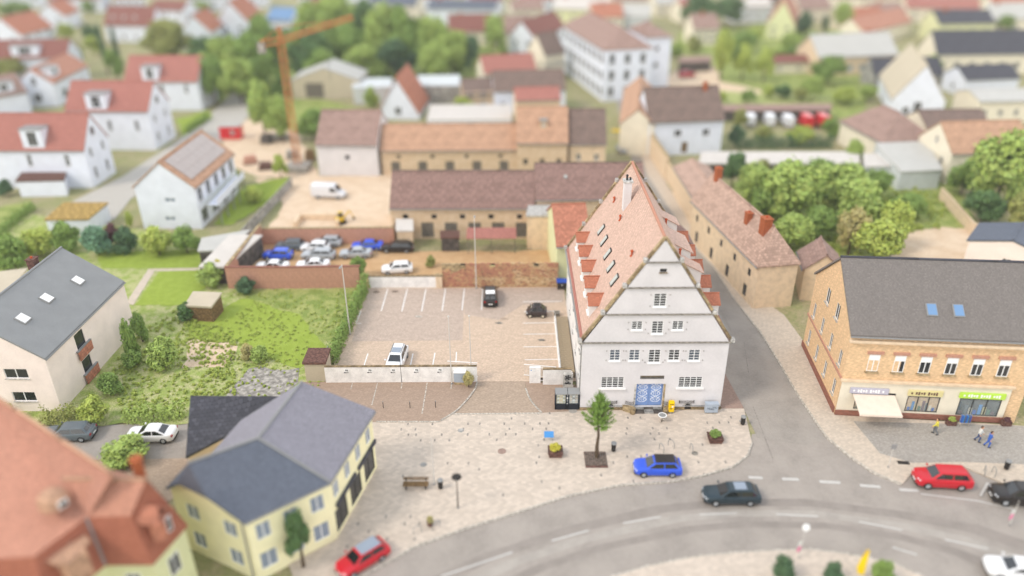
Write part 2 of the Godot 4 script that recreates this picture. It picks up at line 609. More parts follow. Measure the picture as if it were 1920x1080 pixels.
# outline: rows of [y, x left, x right] going up; holes: [x0, y0, x1, y1] cut through with a reveal of that depth
func facade(sh: Shape, o: Vector3, u: Vector3, outline: Array, holes: Array, depth := 0.14) -> void:
	var up := Vector3.UP
	var nn := u.cross(up)
	var ys := []
	for r in outline:
		ys.append(r[0])
	for h in holes:
		ys.append(h[1]); ys.append(h[3])
	ys.sort()
	var span := func(y: float) -> Vector2:
		for i in outline.size() - 1:
			if y <= outline[i + 1][0] + 1e-6:
				var t: float = clampf((y - outline[i][0]) / maxf(outline[i + 1][0] - outline[i][0], 1e-6), 0, 1)
				return Vector2(lerpf(outline[i][1], outline[i + 1][1], t), lerpf(outline[i][2], outline[i + 1][2], t))
		return Vector2(outline[-1][1], outline[-1][2])
	for i in ys.size() - 1:
		var y0: float = ys[i]
		var y1: float = ys[i + 1]
		if y1 - y0 < 1e-4:
			continue
		var a: Vector2 = span.call(y0 + 1e-5)
		var b: Vector2 = span.call(y1)
		var cuts := []
		for h in holes:
			if h[1] <= y0 + 1e-4 and h[3] >= y1 - 1e-4:
				cuts.append(h)
		cuts.sort_custom(func(p, q): return p[0] < q[0])
		var x0 := a.x
		var x1 := b.x
		for h in cuts:
			sh.quad(o + u * x0 + up * y0, o + u * h[0] + up * y0, o + u * h[0] + up * y1, o + u * x1 + up * y1)
			x0 = h[2]; x1 = h[2]
		sh.quad(o + u * x0 + up * y0, o + u * a.y + up * y0, o + u * b.y + up * y1, o + u * x1 + up * y1)
	for h in holes:
		var p := [o + u * h[0] + up * h[1], o + u * h[2] + up * h[1], o + u * h[2] + up * h[3], o + u * h[0] + up * h[3]]
		for k in 4:
			var a: Vector3 = p[k]
			var b: Vector3 = p[(k + 1) % 4]
			sh.quad(a, b, b - nn * depth, a - nn * depth)


# a framed window of its own; cols x rows panes, centred on z = 0, looking towards +z
func window(parent: Node, at: Vector3, u: Vector3, w: float, h: float, cols := 2, rows := 1, fm := "frame", gm := "glass", called := "window", bar := 0.05) -> Node3D:
	var key := "win_%.2f_%.2f_%d_%d_%.2f" % [w, h, cols, rows, bar]
	if not cache.has(key):
		var f := Shape.new()
		var e := 0.055
		f.box(Vector3(-w / 2 + e / 2, 0, 0), Vector3(e, h, 0.08)); f.box(Vector3(w / 2 - e / 2, 0, 0), Vector3(e, h, 0.08))
		f.box(Vector3(0, h / 2 - e / 2, 0), Vector3(w - 2 * e, e, 0.076)); f.box(Vector3(0, -h / 2 + e / 2, 0), Vector3(w - 2 * e, e, 0.076))
		for i in range(1, cols):
			f.box(Vector3(-w / 2 + w * i / cols, 0, 0.002), Vector3(bar * 1.6, h - 2 * e, 0.06))
		for j in range(1, rows):
			for i in cols:
				f.box(Vector3(-w / 2 + w * (i + 0.5) / cols, -h / 2 + h * j / rows, 0), Vector3(w / cols - bar * 1.6, bar, 0.05))
		var p := Shape.new()
		p.box(Vector3(0, 0, -0.01), Vector3(w - 0.06, h - 0.06, 0.02))
		cache[key] = [f.done(), p.done()]
	var o := obj(called, cache[key][0], M[fm], parent)
	o.transform = Transform3D(Basis(u, Vector3.UP, u.cross(Vector3.UP)), at)
	obj("pane", cache[key][1], M[gm], o)
	return o


# openings spread over a face: each spec is [how many, sill height, width, height, style]
func spread(specs: Array, length: float) -> Array:
	var holes := []
	for e in specs:
		for i in int(e[0]):
			var c: float = length * (i + 0.5) / e[0] if not (e.size() > 5) else lerpf(e[5], e[6], (i + 0.5) / e[0])
			holes.append([c - e[2] / 2.0, e[1], c + e[2] / 2.0, e[1] + e[3], e[4] if e.size() > 4 else "w"])
	return holes


func fill_openings(parent: Node, o: Vector3, u: Vector3, holes: Array, depth: float) -> void:
	var nn := u.cross(Vector3.UP)
	for h in holes:
		var w: float = h[2] - h[0]
		var hh: float = h[3] - h[1]
		var at: Vector3 = o + u * ((h[0] + h[2]) / 2) + Vector3.UP * ((h[1] + h[3]) / 2) - nn * (depth - 0.05)
		match h[4]:
			"door":
				window(parent, at, u, w, hh, 1, 1, "wood", "wood", "door")
			"gate":
				window(parent, at, u, w, hh, 2, 1, "wood_grey", "wood_grey", "gate_door")
			"dark":
				window(parent, at, u, w, hh, 1, 1, "frame_dark", "glass", "opening")
			"shop":
				window(parent, at, u, w, hh, 2, 1, "frame_dark", "glass", "shop_window")
			"pale":
				window(parent, at, u, w, hh, 2, 1, "frame", "glass_pale", "window")
			_:
				window(parent, at, u, w, hh, 2 if w > 0.7 else 1, 1)
				var key := "sill_%.2f" % w
				if not cache.has(key):
					var s := Shape.new()
					s.box(Vector3.ZERO, Vector3(w + 0.16, 0.06, 0.2))
					cache[key] = s.done()
				var si := obj("sill", cache[key], M.stone_light, parent)
				si.transform = Transform3D(Basis(u, Vector3.UP, nn), o + u * ((h[0] + h[2]) / 2) + Vector3.UP * (h[1] - 0.035) + nn * 0.02)


# A gabled (or hipped) building. a-b is the near eave, the body lies to its left over the width w.
# opt: f r l b = openings of front, right end, left end, back; hip = [left, right] lengths; clip = share of the gable kept under a hip;
# ch = chimneys [x, t, side, height]; dorm = dormers [x0, x1, t, height]; sky = skylights [x, t, w, h, material]; ov, og = overhangs
func house(called: String, label: String, cat: String, a: Vector2, b: Vector2, w: float, he: float, hr: float, wall: String, roof: String, opt := {}) -> Node3D:
	if w < 0:
		var q := a; a = b; b = q; w = -w
	var d := b - a
	var ln := d.length()
	var o := thing(called, label, cat, Vector3(a.x, 0, a.y), atan2(-d.y, d.x), opt.get("group", ""))
	var ov: float = opt.get("ov", 0.3)
	var og: float = opt.get("og", 0.15)
	var th := 0.22
	var k := (hr - he) / (w / 2)
	var wt := he + k * ov - th - 0.01
	var hip: Array = opt.get("hip", [0.0, 0.0])
	var clip: float = opt.get("clip", 0.0)
	var t1 := clip * w / 2
	var y1 := he + k * t1
	var sh := Shape.new()
	var inner := w - 2 * ov
	var faces := [
		["f", Vector3(og, 0, -ov), Vector3.RIGHT, ln - 2 * og, 0.0],
		["r", Vector3(ln - og, 0, -ov), Vector3.FORWARD, inner, hip[1]],
		["b", Vector3(ln - og, 0, -w + ov), Vector3.LEFT, ln - 2 * og, 0.0],
		["l", Vector3(og, 0, -w + ov), Vector3.BACK, inner, hip[0]]]
	for f in faces:
		var holes := spread(opt.get(f[0], []), f[3])
		var outline := [[-0.2, 0.0, f[3]], [wt, 0.0, f[3]]]
		if f[0] in "rl" and (f[4] == 0.0 or clip > 0.0):
			var top := hr - th - 0.02
			if f[4] > 0.0:
				top = y1 - th - 0.02
			var g := (top - wt) / k
			outline.append([top, g, f[3] - g])
		facade(sh, f[1], f[2], outline, holes)
		fill_openings(o, f[1], f[2], holes, 0.14)
	obj("wall", sh, M[wall], o)
	var rf := Shape.new()
	var r0 := Vector3(hip[0], hr, -w / 2)
	var r1 := Vector3(ln - hip[1], hr, -w / 2)
	var front := [Vector3(0, he, 0), Vector3(ln, he, 0)]
	var back := [Vector3(ln, he, -w), Vector3(0, he, -w)]
	if hip[1] > 0.0 and clip > 0.0:
		front.append(Vector3(ln, y1, -t1)); back.insert(0, Vector3(ln, y1, -w + t1))
	front.append(r1)
	if r1.x - r0.x > 0.05:
		front.append(r0)
	if hip[0] > 0.0 and clip > 0.0:
		front.append(Vector3(0, y1, -t1)); back.append(Vector3(0, y1, -w + t1))
	back.append(r0)
	if r1.x - r0.x > 0.05:
		back.append(r1)
	rf.slab(front, th)
	rf.slab(back, th)
	if hip[0] > 0.0:
		rf.slab([Vector3(0, y1, -w + t1), Vector3(0, y1, -t1), r0], th)
	if hip[1] > 0.0:
		rf.slab([Vector3(ln, y1, -t1), Vector3(ln, y1, -w + t1), r1], th)
	var ro := obj("roof", rf, M[roof], o)
	if r1.x - r0.x > 0.05:
		var rc := Shape.new()
		rc.tube(r0 + Vector3(0, 0.02, 0), r1 + Vector3(0, 0.02, 0), 0.13, 0.13, 8)
		obj("ridge_tiles", rc, M[opt.get("ridge", roof)], ro)
	var gt := Shape.new()
	gt.tube(Vector3(0, he - 0.2, 0.08), Vector3(ln, he - 0.2, 0.08), 0.08, 0.08, 6)
	obj("gutter", gt, M.zinc, ro)
	for c in opt.get("ch", []):
		var y: float = hr - k * absf(c[1] - w / 2)
		var s := Shape.new()
		s.cbox(Vector3(0, c[3] / 2 - 0.3, 0), Vector3(c[2], c[3] + 0.6, c[2] * 0.8), 0.03)
		s.box(Vector3(0, c[3] + 0.05, 0), Vector3(c[2] + 0.14, 0.1, c[2] * 0.8 + 0.14))
		var ch := obj("chimney", s, M[opt.get("chm", "chimney_brick")], ro, Vector3(c[0], y, -c[1]))
		var f := Shape.new()
		f.tube(Vector3(0, c[3] + 0.1, 0), Vector3(0, c[3] + 0.3, 0), 0.14, 0.12)
		obj("flue", f, M.terracotta, ch)
	for e in opt.get("dorm", []):
		var y0: float = he + k * e[2]
		var s := Shape.new()
		var dw: float = e[1] - e[0]
		var deep: float = e[3] / k + 0.3
		var holes := [[dw * 0.28, 0.35, dw * 0.72, e[3] - 0.35, "w"]]
		facade(s, Vector3(e[0], y0 - 0.1, -e[2] + 0.02), Vector3.RIGHT, [[-0.3, 0.0, dw], [e[3], 0.0, dw]], holes, 0.1)
		for x: float in [e[0], e[1]]:
			var p := [Vector3(x, y0 - 0.4, -e[2] + 0.02), Vector3(x, y0 + e[3] - 0.1, -e[2] + 0.02), Vector3(x, y0 + e[3] - 0.1, -e[2] - deep)]
			if x == e[0]:
				s.tri(p[0], p[1], p[2])
			else:
				s.tri(p[0], p[2], p[1])
		var dm := obj("dormer", s, M[opt.get("dm", wall)], o)
		var dr := Shape.new()
		dr.box(Vector3((e[0] + e[1]) / 2, y0 + e[3] - 0.02, -e[2] - deep / 2 + 0.15), Vector3(dw + 0.3, 0.16, deep + 0.1))
		obj("dormer_roof", dr, M[opt.get("drm", "zinc")], dm)
		window(dm, Vector3((e[0] + e[1]) / 2, y0 - 0.1 + e[3] / 2, -e[2] - 0.06), Vector3.RIGHT, dw * 0.44, e[3] - 0.7)
	var ang := atan(k)
	for e in opt.get("sky", []):
		var y: float = he + k * e[1]
		var s := Shape.new()
		s.cbox(Vector3.ZERO, Vector3(e[2], 0.16, e[3]), 0.04)
		var sk := obj("skylight", s, M.zinc, ro)
		sk.transform = Transform3D(Basis(Vector3.RIGHT, ang), Vector3(e[0], y + 0.08, -e[1]))
		var p := Shape.new()
		p.box(Vector3(0, 0.09, 0), Vector3(e[2] - 0.2, 0.04, e[3] - 0.2))
		obj("pane", p, M[e[4]], sk)
	return o


# a low building with a flat or leaning roof over any outline: walls to the corner heights, a slab above
func block(called: String, label: String, cat: String, corners: Array, wall: String, roof: String, thick := 0.25, inset := 0.2) -> Node3D:
	var mid := Vector3.ZERO
	for c: Vector3 in corners:
		mid += c / corners.size()
	mid.y = 0
	var o := thing(called, label, cat, mid)
	var p := []
	for c: Vector3 in corners:
		p.append(c - mid)
	var nn := Vector3.ZERO
	for i in range(1, p.size() - 1):
		nn += (p[i] - p[0]).cross(p[i + 1] - p[0])
	if nn.y < 0:
		p.reverse()
	var s := Shape.new()
	var q := []
	for c: Vector3 in p:
		var f := Vector3(c.x, 0, c.z)
		q.append(c - f.normalized() * inset)
	for i in q.size():
		var a: Vector3 = q[i]
		var b: Vector3 = q[(i + 1) % q.size()]
		s.quad(Vector3(a.x, -0.2, a.z), Vector3(b.x, -0.2, b.z), b - Vector3(0, thick, 0), a - Vector3(0, thick, 0))
	obj("wall", s, M[wall], o)
	var r := Shape.new()
	r.slab(p, thick)
	obj("roof", r, M[roof], o)
	return o


# a free-standing wall along points, of the given height and thickness
func garden_wall(called: String, label: String, cat: String, pts: Array, h: float, thick: float, m: String, cap := "") -> Node3D:
	var o := thing(called, label, cat, Vector3(pts[0].x, 0, pts[0].y))
	var s := Shape.new()
	var c := Shape.new()
	for i in pts.size() - 1:
		var a: Vector2 = pts[i] - pts[0]
		var b: Vector2 = pts[i + 1] - pts[0]
		var d := b - a
		var yaw := atan2(-d.y, d.x)
		var mid := Vector3((a.x + b.x) / 2, h / 2 - 0.1, (a.y + b.y) / 2)
		s.box(mid, Vector3(d.length() + (thick * 0.98 if i < pts.size() - 2 else 0.0), h + 0.2, thick - 0.004 * (i % 3)), yaw)
		if cap:
			c.box(Vector3(mid.x, h + 0.05 + 0.004 * (i % 3), mid.z), Vector3(d.length() + thick * 1.2, 0.1, thick + 0.1), yaw)
	obj("wall", s, M[m], o)
	if cap:
		obj("coping", c, M[cap], o)
	return o


# ---------------------------------------------------------------- plants

func crown(kind: String, sd: int, leaves: int, size: float) -> ArrayMesh:
	var r := RandomNumberGenerator.new()
	r.seed = sd
	var lobes := []
	var count := 15 if kind == "round" else 11
	for i in count:
		var y := r.randf_range(-0.75, 0.8)
		var wide := 1.0
		match kind:
			"round":
				wide = sqrt(maxf(0.05, 1.0 - pow(absf(y), 2.2)))
			"tall":
				wide = clampf(1.05 - 0.55 * (y + 0.75) / 1.55, 0.2, 1.0)
			"column":
				wide = 0.6
			"bush":
				wide = sqrt(maxf(0.1, 1.0 - pow((y + 1.0) / 2.0, 2.0)))
		var g := TAU * (i * 0.381966 + r.randf() * 0.12)
		var rad := wide * r.randf_range(0.35, 0.68)
		var lr := r.randf_range(0.3, 0.46) if kind != "column" else r.randf_range(0.3, 0.4)
		lobes.append([Vector3(cos(g) * rad, y * 0.8, sin(g) * rad), lr, r.randf_range(0.8, 1.12)])
	lobes.append([Vector3(0, 0.05, 0), 0.55, 0.9])
	lobes.append([Vector3(r.randf_range(-0.15, 0.15), 0.6, r.randf_range(-0.15, 0.15)), 0.36, 1.1])
	var s := SurfaceTool.new()
	s.begin(Mesh.PRIMITIVE_TRIANGLES)
	for i in leaves:
		var lb: Array = lobes[r.randi() % lobes.size()]
		var dir := Vector3(r.randfn(), r.randfn(), r.randfn()).normalized()
		var p: Vector3 = lb[0] + dir * lb[1] * pow(r.randf(), 0.35) * Vector3(1, 1.1, 1)
		if r.randf() < 0.06:
			p += dir * 0.12
		var nn := (dir + Vector3(r.randfn(), r.randfn() + 0.5, r.randfn()) * 0.55).normalized()
		var x := nn.cross(Vector3(r.randfn(), r.randfn(), r.randfn())).normalized()
		var y := nn.cross(x)
		var e := size * r.randf_range(0.6, 1.3)
		var tone: float = lb[2] * r.randf_range(0.75, 1.2)
		var c := Color(tone * r.randf_range(0.9, 1.1), tone, tone * r.randf_range(0.8, 1.1))
		var q := [p - x * e, p - y * e * 0.55, p + x * e, p + y * e * 0.55]
		for k in [0, 2, 1, 0, 3, 2]:
			s.set_color(c)
			s.set_normal(nn)
			s.set_uv(Vector2(k & 1, k >> 1))
			s.add_vertex(q[k])
	s.index()
	return s.commit()


# a young tree's crown: shoots rising from the axis, leaves all along them
func shoots(sd: int, count: int, size: float) -> ArrayMesh:
	var r := RandomNumberGenerator.new()
	r.seed = sd
	var s := SurfaceTool.new()
	s.begin(Mesh.PRIMITIVE_TRIANGLES)
	for i in count:
		var f := pow(float(i) / count, 1.15)
		var g := i * 2.399963 + r.randf() * 0.5
		var wide := (1.0 - pow(f, 1.7)) * 0.86 + 0.1
		var a := Vector3(0, -0.95 + 1.5 * f, 0)
		var b := Vector3(cos(g) * wide * r.randf_range(0.65, 1.08), a.y + r.randf_range(0.28, 0.62), sin(g) * wide * r.randf_range(0.65, 1.08))
		if f > 0.9:
			b.y = r.randf_range(0.85, 1.02)
		var tone := r.randf_range(0.78, 1.15)
		for k in 62:
			var t := r.randf_range(0.25, 1.03)
			var p := a.lerp(b, t) + Vector3(0, -0.1 * sin(t * PI), 0) + Vector3(r.randfn(), r.randfn(), r.randfn()) * 0.035 * (1.4 - t)
			var nn := Vector3(r.randfn() + cos(g), r.randfn() + 0.8, r.randfn() + sin(g)).normalized()
			var x := nn.cross(Vector3(r.randfn(), r.randfn(), r.randfn())).normalized()
			var y := nn.cross(x)
			var e := size * r.randf_range(0.6, 1.25)
			var c := tone * r.randf_range(0.8, 1.2)
			var q := [p - x * e, p - y * e * 0.5, p + x * e, p + y * e * 0.5]
			for m in [0, 2, 1, 0, 3, 2]:
				s.set_color(Color(c, c, c * 0.9))
				s.set_normal(nn)
				s.set_uv(Vector2(m & 1, m >> 1))
				s.add_vertex(q[m])
	s.index()
	return s.commit()


func crowns() -> void:
	for i in 4:
		cache["round%d" % i] = crown("round", 100 + i, 5200, 0.088)
	for i in 2:
		cache["tall%d" % i] = crown("tall", 200 + i, 4200, 0.09)
		cache["column%d" % i] = crown("column", 300 + i, 3200, 0.09)
		cache["bush%d" % i] = crown("bush", 400 + i, 3600, 0.095)
	cache.street = shoots(555, 95, 0.06)


func trunk(h: float, r: float, sd: int) -> ArrayMesh:
	var g := RandomNumberGenerator.new()
	g.seed = sd
	var s := Shape.new()
	var p := [Vector3.ZERO]
	for i in 4:
		p.append(Vector3(g.randf_range(-0.06, 0.06) * h * 0.5, h * (i + 1) / 4.0, g.randf_range(-0.06, 0.06) * h * 0.5))
	for i in 4:
		s.tube(p[i], p[i + 1], r * (1.0 - i * 0.18), r * (0.82 - i * 0.18), 7)
	for i in 5:
		var a := TAU * i / 5 + g.randf()
		var f := g.randf_range(0.5, 0.95)
		var q: Vector3 = p[0].lerp(p[4], f)
		s.tube(q, q + Vector3(cos(a), 0.9, sin(a)) * h * 0.3, r * 0.4, r * 0.12, 5)
	return s.done()


func tree(called: String, label: String, at: Vector3, h: float, r: float, kind: String, leaf: String, bare := 0.22, group := "") -> Node3D:
	var o := thing(called, label, "tree" if not called.contains("bush") and not called.contains("shrub") else "shrub", at, rng.randf() * TAU, group)
	var v: String = kind if kind == "street" else kind + str(rng.randi() % (4 if kind == "round" else 2))
	var ch := h * (1.0 - bare)
	var c := obj("crown", cache[v], M[leaf], o, Vector3(0, h - ch / 2, 0))
	c.scale = Vector3(r * 1.05, ch / 2 * 1.03, r * 1.05)
	var key := "trunk%d" % (rng.randi() % 3)
	if not cache.has(key):
		cache[key] = trunk(1.0, 0.07, int(key.right(1)))
	var t := obj("trunk", cache[key], M.bark, o)
	var th := h * bare + ch * 0.45
	t.scale = Vector3(clampf(h * 0.4, 0.7, 4.0), th, clampf(h * 0.4, 0.7, 4.0))
	return o


func bush(called: String, label: String, at: Vector3, h: float, r: float, kind: String, leaf: String, group := "") -> Node3D:
	return tree(called, label, at, h, r, kind, leaf, 0.03, group)


# a hedge along points as a run of leaf clumps round a dense core
func hedge(label: String, pts: Array, h: float, thick: float, leaf: String, sd: int, called := "hedge") -> void:
	var r := RandomNumberGenerator.new()
	r.seed = sd
	var s := SurfaceTool.new()
	s.begin(Mesh.PRIMITIVE_TRIANGLES)
	var base: Vector2 = pts[0]
	for i in pts.size() - 1:
		var a: Vector2 = pts[i] - base
		var b: Vector2 = pts[i + 1] - base
		var d := (b - a).normalized()
		var side := Vector2(-d.y, d.x)
		for k in int((b - a).length() * h * 90.0):
			var t := r.randf()
			var bump := 1.0 + 0.18 * sin(t * (b - a).length() * 2.1 + sd) + 0.1 * sin(t * (b - a).length() * 5.3)
			var g := r.randf() * PI
			var e := Vector2(cos(g), sin(g)) * pow(r.randf(), 0.3)
			var p2 := a.lerp(b, t) + side * e.x * thick * 0.5 * bump
			var p := Vector3(p2.x, (e.y if r.randf() < 0.6 else r.randf()) * h * bump, p2.y)
			var nn := Vector3(side.x * e.x + r.randfn() * 0.5, e.y + r.randfn() * 0.4, side.y * e.x + r.randfn() * 0.5).normalized()
			var x := nn.cross(Vector3(r.randfn(), r.randfn(), r.randfn())).normalized()
			var y := nn.cross(x)
			var z := r.randf_range(0.1, 0.19)
			var tone := r.randf_range(0.75, 1.2)
			var q := [p - x * z, p - y * z * 0.6, p + x * z, p + y * z * 0.6]
			for m in [0, 2, 1, 0, 3, 2]:
				s.set_color(Color(tone, tone, tone * 0.9))
				s.set_normal(nn)
				s.set_uv(Vector2(m & 1, m >> 1))
				s.add_vertex(q[m])
	s.index()
	var o := thing(called, label, "hedge", Vector3(base.x, 0, base.y))
	obj("foliage", s.commit(), M[leaf], o)
	var st := Shape.new()
	for i in pts.size() - 1:
		var n := int(ceil((pts[i + 1] - pts[i]).length() / 1.5))
		for k in n:
			var p: Vector2 = (pts[i] as Vector2).lerp(pts[i + 1], (k + 0.5) / n) - base
			st.tube(Vector3(p.x, 0, p.y), Vector3(p.x + 0.1, h * 0.8, p.y), 0.05, 0.02, 5)
	obj("stems", st, M.bark, o)


# tufts spread over an outline, one mass of stuff
func tufts(called: String, outline: Array, count: int, lo: float, hi: float, leaf: String, sd: int) -> void:
	var r := RandomNumberGenerator.new()
	r.seed = sd
	var poly := PackedVector2Array(outline)
	var bb := Rect2(poly[0], Vector2.ZERO)
	for p in poly:
		bb = bb.expand(p)
	var mm := MultiMesh.new()
	mm.transform_format = MultiMesh.TRANSFORM_3D
	if not cache.has("tuft"):
		cache.tuft = crown("bush", 777, 90, 0.34)
	mm.mesh = cache.tuft
	var list := []
	var f := FastNoiseLite.new()
	f.seed = sd
	f.frequency = 0.08
	for i in count * 4:
		var p := bb.position + Vector2(r.randf(), r.randf()) * bb.size
		if list.size() < count and Geometry2D.is_point_in_polygon(p, poly) and f.get_noise_2d(p.x, p.y) > r.randf_range(-0.5, 0.25):
			var z := r.randf_range(lo, hi)
			list.append(Transform3D(Basis(Vector3.UP, r.randf() * TAU).scaled(Vector3(z * r.randf_range(1.0, 1.8), z, z * r.randf_range(1.0, 1.8))), Vector3(p.x, z * 0.6, p.y)))
	mm.instance_count = list.size()
	for i in list.size():
		mm.set_instance_transform(i, list[i])
	var o := MultiMeshInstance3D.new()
	o.multimesh = mm
	o.material_override = M[leaf]
	o.name = numbered(called)
	o.set_meta("kind", "stuff")
	add_child(o, true)


# ---------------------------------------------------------------- vehicles (forward is +x)

func wheels(o: Node, xs: Array, z: float, r: float, wide: float, rm := "rim") -> void:
	var key := "wheel_%.2f_%.2f" % [r, wide]
	if not cache.has(key):
		var t := Shape.new()
		t.lathe([Vector2(r * 0.6, -wide / 2), Vector2(r * 0.93, -wide / 2), Vector2(r, -wide / 2 + 0.04), Vector2(r, wide / 2 - 0.04), Vector2(r * 0.93, wide / 2), Vector2(r * 0.6, wide / 2)], Vector3.ZERO, 16)
		var m := Shape.new()
		m.lathe([Vector2(r * 0.62, wide * 0.2), Vector2(r * 0.62, wide / 2 - 0.01), Vector2(r * 0.5, wide * 0.36), Vector2(r * 0.16, wide * 0.34), Vector2(r * 0.13, wide * 0.46), Vector2(0.001, wide * 0.46)], Vector3.ZERO, 16)
		for i in 5:
			m.box(Basis(Vector3.UP, TAU * i / 5) * Vector3(r * 0.38, wide * 0.4, 0), Vector3(r * 0.5, 0.03, r * 0.16), TAU * i / 5)
		cache[key] = [t.done(), m.done()]
	for x: float in xs:
		for s: float in [-1.0, 1.0]:
			var w := obj("wheel", cache[key][0], M.rubber, o)
			w.transform = Transform3D(Basis(Vector3.RIGHT, PI / 2 * s), Vector3(x, r, z * s))
			obj("rim", cache[key][1], M[rm], w)


func panel(o: Node, called: String, m: String, pts: Array) -> void:
	var s := Shape.new()
	var nn: Vector3 = (pts[1] - pts[0]).cross(pts[2] - pts[0]).normalized() * 0.012
	var q := []
	for p: Vector3 in pts:
		q.append(p + nn)
	s.quad(q[0], q[1], q[2], q[3])
	for i in 4:
		s.quad(pts[i] - nn, pts[(i + 1) % 4] - nn, q[(i + 1) % 4], q[i])
	obj(called, s, M[m], o)


# d: l length, w width, h height, belt, hood heights; wf wr = foot of windscreen and rear glass along x; tf tr = roof ends; r wheel radius
func car(label: String, at: Vector3, turn: float, paint: String, d: Dictionary, called := "parked_car", group := "") -> Node3D:
	var o := thing(called, label, "car", at, turn, group)
	var l: float = d.l; var w: float = d.w / 2; var h: float = d.h; var belt: float = d.belt; var hood: float = d.hood
	var back: float = d.get("boot", belt)
	var s := Shape.new()
	var rings := []
	for e in [[-l / 2, w * 0.72, 0.42, back - 0.22], [-l / 2 + 0.05, w * 0.86, 0.3, back - 0.08], [-l / 2 + 0.22, w * 0.95, 0.24, back - 0.01], [d.wr - 0.1, w, 0.22, back], [d.wr + 0.35, w, 0.2, belt + 0.01], [0.0, w, 0.2, belt], [d.wf - 0.2, w, 0.2, belt], [d.wf + 0.1, w * 0.985, 0.2, belt - 0.03], [l / 2 - 0.4, w * 0.95, 0.22, hood], [l / 2 - 0.12, w * 0.87, 0.26, hood - 0.08], [l / 2, w * 0.72, 0.36, hood - 0.24]]:
		var x: float = e[0]; var q: float = e[1]; var y0: float = e[2]; var y1: float = e[3]
		var half := [Vector2(q * 0.86, y0), Vector2(q * 0.97, y0 + 0.1), Vector2(q, lerpf(y0, y1, 0.55)), Vector2(q * 0.97, y1 - 0.09), Vector2(q * 0.87, y1 - 0.015), Vector2(q * 0.45, y1 + 0.02)]
		var ring := []
		for p: Vector2 in half:
			ring.append(Vector3(x, p.y, p.x))
		for i in 6:
			var p: Vector2 = half[5 - i]
			ring.append(Vector3(x, p.y, -p.x))
		rings.append(ring)
	s.skin(rings, true, true)
	for k in [0, -1]:
		var r: Array = rings[k]
		for i in range(1, r.size() - 1):
			if k == 0:
				s.tri(r[0], r[i], r[i + 1])
			else:
				s.tri(r[0], r[i + 1], r[i])
	# cabin: from the belt to the roof
	var wb := w * 0.9
	var wt := w * 0.7
	var ring := func(x0: float, x1: float, z: float, y: float) -> Array:
		var k := 0.12
		return [Vector3(x1 - k, y, -z), Vector3(x1, y, -z + k), Vector3(x1 + 0.04, y, 0), Vector3(x1, y, z - k), Vector3(x1 - k, y, z), Vector3(x0 + k, y, z), Vector3(x0, y, z - k), Vector3(x0 - 0.04, y, 0), Vector3(x0, y, -z + k), Vector3(x0 + k, y, -z)]
	var c0: Array = ring.call(d.wr, d.wf, wb, belt - 0.05)
	var c1: Array = ring.call(d.tr, d.tf, wt, h - 0.07)
	var c2: Array = ring.call(d.tr + 0.1, d.tf - 0.14, wt - 0.09, h - 0.005)
	s.loft([c0, c1, c2])
	s.cap(c2, true)
	obj("body", s, M[paint], o)
	# glass
	var up := func(t: float, x0: float, x1: float, z0: float, z1: float) -> Vector3:
		return Vector3(lerpf(x0, x1, t), lerpf(belt - 0.05, h - 0.07, t), lerpf(z0, z1, t))
	var f := 0.055
	panel(o, "windscreen", "carglass", [up.call(0.12, d.wf, d.tf, wb - 0.14, wt - 0.12) + Vector3(f * 0.4, 0, 0), up.call(0.12, d.wf, d.tf, -wb + 0.14, -wt + 0.12) + Vector3(f * 0.4, 0, 0), up.call(0.95, d.wf, d.tf, -wb + 0.14, -wt + 0.12) + Vector3(f * 0.4, 0, 0), up.call(0.95, d.wf, d.tf, wb - 0.14, wt - 0.12) + Vector3(f * 0.4, 0, 0)])
	panel(o, "rear_window", "carglass", [up.call(0.3, d.wr, d.tr, -wb + 0.14, -wt + 0.12) - Vector3(f * 0.4, 0, 0), up.call(0.3, d.wr, d.tr, wb - 0.14, wt - 0.12) - Vector3(f * 0.4, 0, 0), up.call(0.9, d.wr, d.tr, wb - 0.14, wt - 0.12) - Vector3(f * 0.4, 0, 0), up.call(0.9, d.wr, d.tr, -wb + 0.14, -wt + 0.12) - Vector3(f * 0.4, 0, 0)])
	var mid: float = lerpf(d.wf, d.wr, 0.52)
	for sd: float in [-1.0, 1.0]:
		for e in [[mid + 0.05, d.wf - 0.25, d.tf - 0.12], [d.wr + 0.25, mid - 0.05, 0.0]]:
			var xt0: float = mid + 0.05 if e[2] != 0.0 else d.tr + 0.14
			var xt1: float = e[2] if e[2] != 0.0 else mid - 0.05
			var p := [Vector3(e[0], 0, 0), Vector3(e[1], 0, 0), Vector3(xt1, 0, 0), Vector3(xt0, 0, 0)]
			var g := []
			for i in 4:
				var t := 0.14 if i < 2 else 0.9
				g.append(Vector3(p[i].x, lerpf(belt - 0.05, h - 0.07, t), lerpf(wb, wt, t) * sd))
			if sd < 0:
				g.reverse()
			panel(o, "side_window", "carglass", g)
		var m := Shape.new()
		m.cbox(Vector3(d.wf - 0.25, belt + 0.1, (w + 0.08) * sd), Vector3(0.12, 0.14, 0.2), 0.03)
		obj("wing_mirror", m, M[paint], o)
		var hl := Shape.new()
		hl.cbox(Vector3(l / 2 - 0.17, hood - 0.2, w * 0.66 * sd), Vector3(0.22, 0.15, w * 0.4), 0.04, -0.35 * sd)
		obj("headlight", hl, M.headlight, o)
		var tl := Shape.new()
		tl.cbox(Vector3(-l / 2 + 0.09, back - 0.2, w * 0.74 * sd), Vector3(0.14, 0.24, w * 0.3), 0.04, 0.25 * sd)
		obj("tail_light", tl, M.taillight, o)
